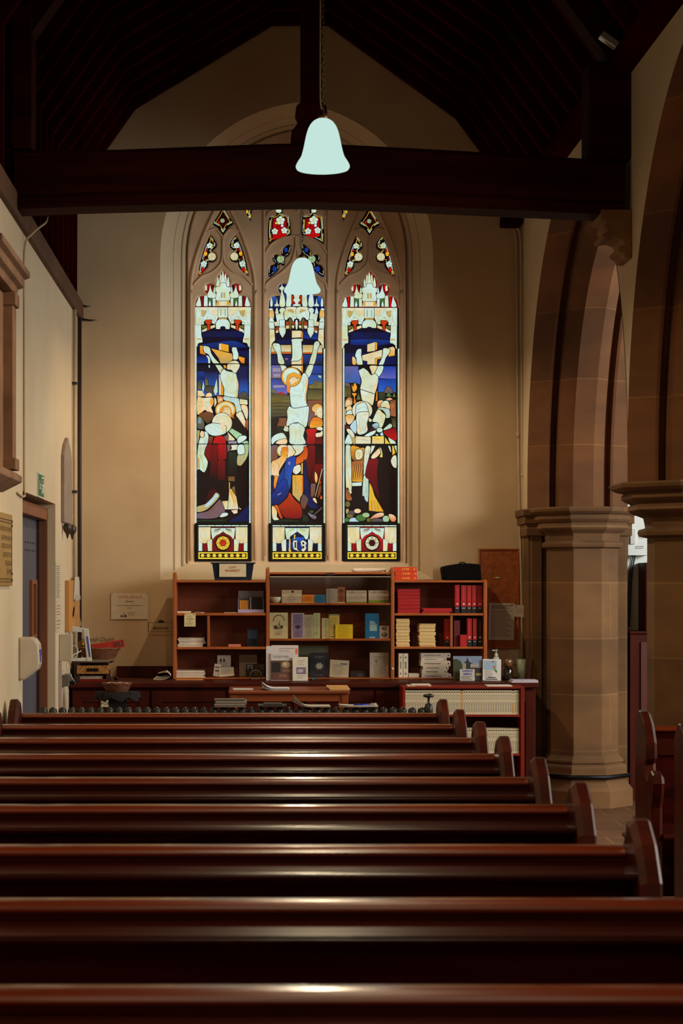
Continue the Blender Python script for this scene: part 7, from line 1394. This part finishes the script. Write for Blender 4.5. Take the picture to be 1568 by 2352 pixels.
def basket(X0, Y0, Z0, rx, rz, h_, name, label, m_, wv=14, ry=None):
    t = thing(name, label, 'basket', (X0, Y0, Z0)); ry = ry or rx*0.7; q = MB()
    for k in range(wv):
        f_ = k/(wv-1); R = 0.72+0.28*f_**0.8; ring = [(X0+rx*R*math.cos(a_*math.pi/20)*(1+0.012*math.sin(a_*4+k*math.pi)), Y0+ry*R*math.sin(a_*math.pi/20)*(1+0.012*math.sin(a_*4+k*math.pi)), Z0+h_*f_+0.004) for a_ in range(40)]
        q.tube(ring, h_/wv*0.62, m_, 6, True)
    q.box(X0-rx*0.5, X0+rx*0.5, Y0-ry*0.5, Y0+ry*0.5, Z0, Z0+0.006, m_); q.build('weave', t)
    q = MB(); q.tube([(X0+rx*math.cos(a_*math.pi/20), Y0+ry*math.sin(a_*math.pi/20), Z0+h_+0.004+0.003*math.sin(a_*5)) for a_ in range(40)], 0.008, m_, 8, True); q.build('rim', t)
    return t
basket(XX(228, 14.8), 14.8, zb+0.002, 0.15, 0.15, 0.075, 'wicker_basket', 'shallow brown wicker basket on top of the letter tray', M_WICKD, 12, 0.11)
q = MB(); X0, X1 = XX(208, 14.78), XX(287, 14.78); zc = zb+0.066; q.box(X0, X1, 14.76, 14.84, zc, zc+0.055, flat((176, 40, 24), 0.5)); q.box(X1-0.075, X1-0.025, 14.758, 14.76, zc+0.012, zc+0.045, flat((100, 44, 30))); q.box(X1-0.012, X1-0.008, 14.757, 14.76, zc, zc+0.055, M_INK); q.rot(math.radians(-9), 'Y', ((X0+X1)/2-0.05, 14.8, zc)); tag(q.build('red_carton', None, 0.003), 'long red carton lying tilted on the wicker basket', 'box')
Ya = 14.55; t = thing('display_easel', 'white A-shaped plastic display stand with a blue strip in front of the wicker basket', 'stand', (XX(185, Ya), Ya, zt2)); q = MB(); A = lambda x, y: (XX(x, Ya), ZZ(y, Ya))
z_b = 1517.5
q.prism([A(192, 1443), A(204, 1444), A(212, 1518), A(201, 1518)], 'Y', Ya-0.05, Ya-0.02, M_WPLAS); q.prism([A(157, 1436), A(198, 1443), A(196, 1455), A(190, 1452), A(160, 1450)], 'Y', Ya-0.045, Ya-0.025, M_WPLAS); q.prism([A(160, 1513), A(202, 1509), A(204, 1518), A(160, 1518)], 'Y', Ya-0.045, Ya-0.025, M_WPLAS)
q.build('frame', t, 0.003); q = MB(); q.prism([A(199, 1461), A(203, 1461), A(209.5, 1508), A(206, 1509)], 'Y', Ya-0.052, Ya-0.0501, flat((50, 78, 170))); q.build('blue_strip', t)
q = MB(); q.tube([(XX(172, Ya)+0.03*math.cos(a_*math.pi/8)*0.8, Ya-0.03, ZZ(1496, Ya)+0.045*math.sin(a_*math.pi/8)) for a_ in range(16)], 0.004, M_WPLAS, 6, True); q.build('coiled_lead', t)
q = MB(); c = P(186, 1487, 14.66); q.lathe([(0, 0), (0.028, 0.0), (0.03, 0.03), (0.018, 0.036), (0.015, 0.045), (0, 0.048)], c.x, 14.7, mat('brass_pot', (120, 90, 40), 0.3, metal=0.8), 16)
for v in q.v: v.z += zb+0.095
tag(q.build('brass_pot'), 'small brass pot in the wicker basket behind the white display stand', 'pot')
# folded papers behind (wall tilt) and curled newspaper
q = MB(); c = P(181, 1420, 15.2); q.add([(c.x-0.05, 15.25, ZZ(1437, 15.2)), (c.x-0.01, 15.1, ZZ(1396, 15.2)), (c.x+0.03, 15.15, ZZ(1436, 15.2)), (c.x-0.02, 15.2, ZZ(1445, 15.2)), (c.x-0.05, 15.256, ZZ(1437, 15.2)), (c.x-0.01, 15.106, ZZ(1396, 15.2)), (c.x+0.03, 15.156, ZZ(1436, 15.2)), (c.x-0.02, 15.206, ZZ(1445, 15.2))], [(0, 1, 2, 3), (7, 6, 5, 4), (0, 4, 5, 1), (1, 5, 6, 2), (2, 6, 7, 3), (3, 7, 4, 0)], M_PAPER); tag(q.build('folded_paper'), 'folded white paper hanging in the left corner above the display stand', 'paper')
q = MB(); X0 = XX(372, 14.95); 
for k in range(4):
    pr_ = catmull([(X0-0.065+0.01*k, ZT+0.004+0.008*k), (X0-0.03, ZT+0.001+0.007*k), (X0+0.02, ZT+0.004+0.008*k), (X0+0.065-0.004*k, ZT+0.03+0.008*k), (X0+0.03-0.02*k, ZT+0.065-0.006*k)], 5, False)
    pr2 = [(a_+0.001, b_+0.003) for a_, b_ in pr_]; i0 = len(q.v); q.prism(pr_+pr2[::-1], 'Y', 14.9+0.01*k, 15.08, flat((206-10*k, 190-10*k, 166-8*k)))
tag(q.build('curled_newspaper'), 'curled newspaper lying on the worktop left of the bookcases', 'paper')
# basket on a dark stand in front of the cupboard
Yb_ = 14.0; t = thing('pedestal_stand', 'black pedestal stand draped with dark cloth in front of the cupboard', 'stand', (XX(269, Yb_), Yb_, 0)); BK = mat('black_cloth', (14, 6, 6), 0.9); x_ = XX(270, Yb_); zz = ZZ(1589, Yb_)
q = MB(); q.lathe([(0.16, 0), (0.16, 0.03), (0.085, 0.05), (0.08, 0.4), (0.085, zz-0.05), (0.14, zz-0.03), (0.14, zz), (0, zz)], x_, Yb_, BK, 4, math.pi/4, False); q.build('pedestal', t)
q = MB(); ring = []; N = 24
vs = [(x_+0.155*math.cos(a_*2*math.pi/N)*1.0, Yb_+0.12*math.sin(a_*2*math.pi/N), zz+0.001) for a_ in range(N)]+[(x_+(0.165+0.012*math.sin(a_*3))*math.cos(a_*2*math.pi/N), Yb_+0.135*math.sin(a_*2*math.pi/N), zz-0.05-0.018*math.sin(a_*2.1)) for a_ in range(N)]
q.add(vs, [list(range(N))]+[(i, N+i, N+(i+1) % N, (i+1) % N) for i in range(N)], BK, True); q.build('cloth', t)
basket(XX(269, Yb_), Yb_, zz+0.002, 0.098, 0.1, 0.052, 'wicker_basket', 'small open wicker basket on the black pedestal stand', M_WICKD, 7, 0.08)
q = MB(); z_ = zz+0.062; q.add([(x_-0.08, Yb_-0.05, z_), (x_+0.0, Yb_-0.065, z_+0.008), (x_+0.085, Yb_-0.04, z_), (x_+0.07, Yb_+0.05, z_), (x_-0.07, Yb_+0.05, z_), (x_-0.08, Yb_-0.05, z_-0.002), (x_+0.0, Yb_-0.065, z_+0.005), (x_+0.085, Yb_-0.04, z_-0.002), (x_+0.07, Yb_+0.05, z_-0.002), (x_-0.07, Yb_+0.05, z_-0.002)], [(0, 1, 2, 3, 4), (9, 8, 7, 6, 5), (0, 5, 6, 1), (1, 6, 7, 2), (2, 7, 8, 3), (3, 8, 9, 4), (4, 9, 5, 0)], M_PAPER); tag(q.build('paper_napkin'), 'white paper lying in the wicker basket on the black stand', 'paper')
q = MB(); q.lathe([(0, 0), (0.012, 0), (0.014, 0.02), (0.006, 0.03), (0, 0.031)], XX(266, 14.9), 14.9, M_BLACK, 10)
for v in q.v: v.z += ZT
tag(q.build('small_knob'), 'tiny black object on the worktop right of the letter tray', 'knob')
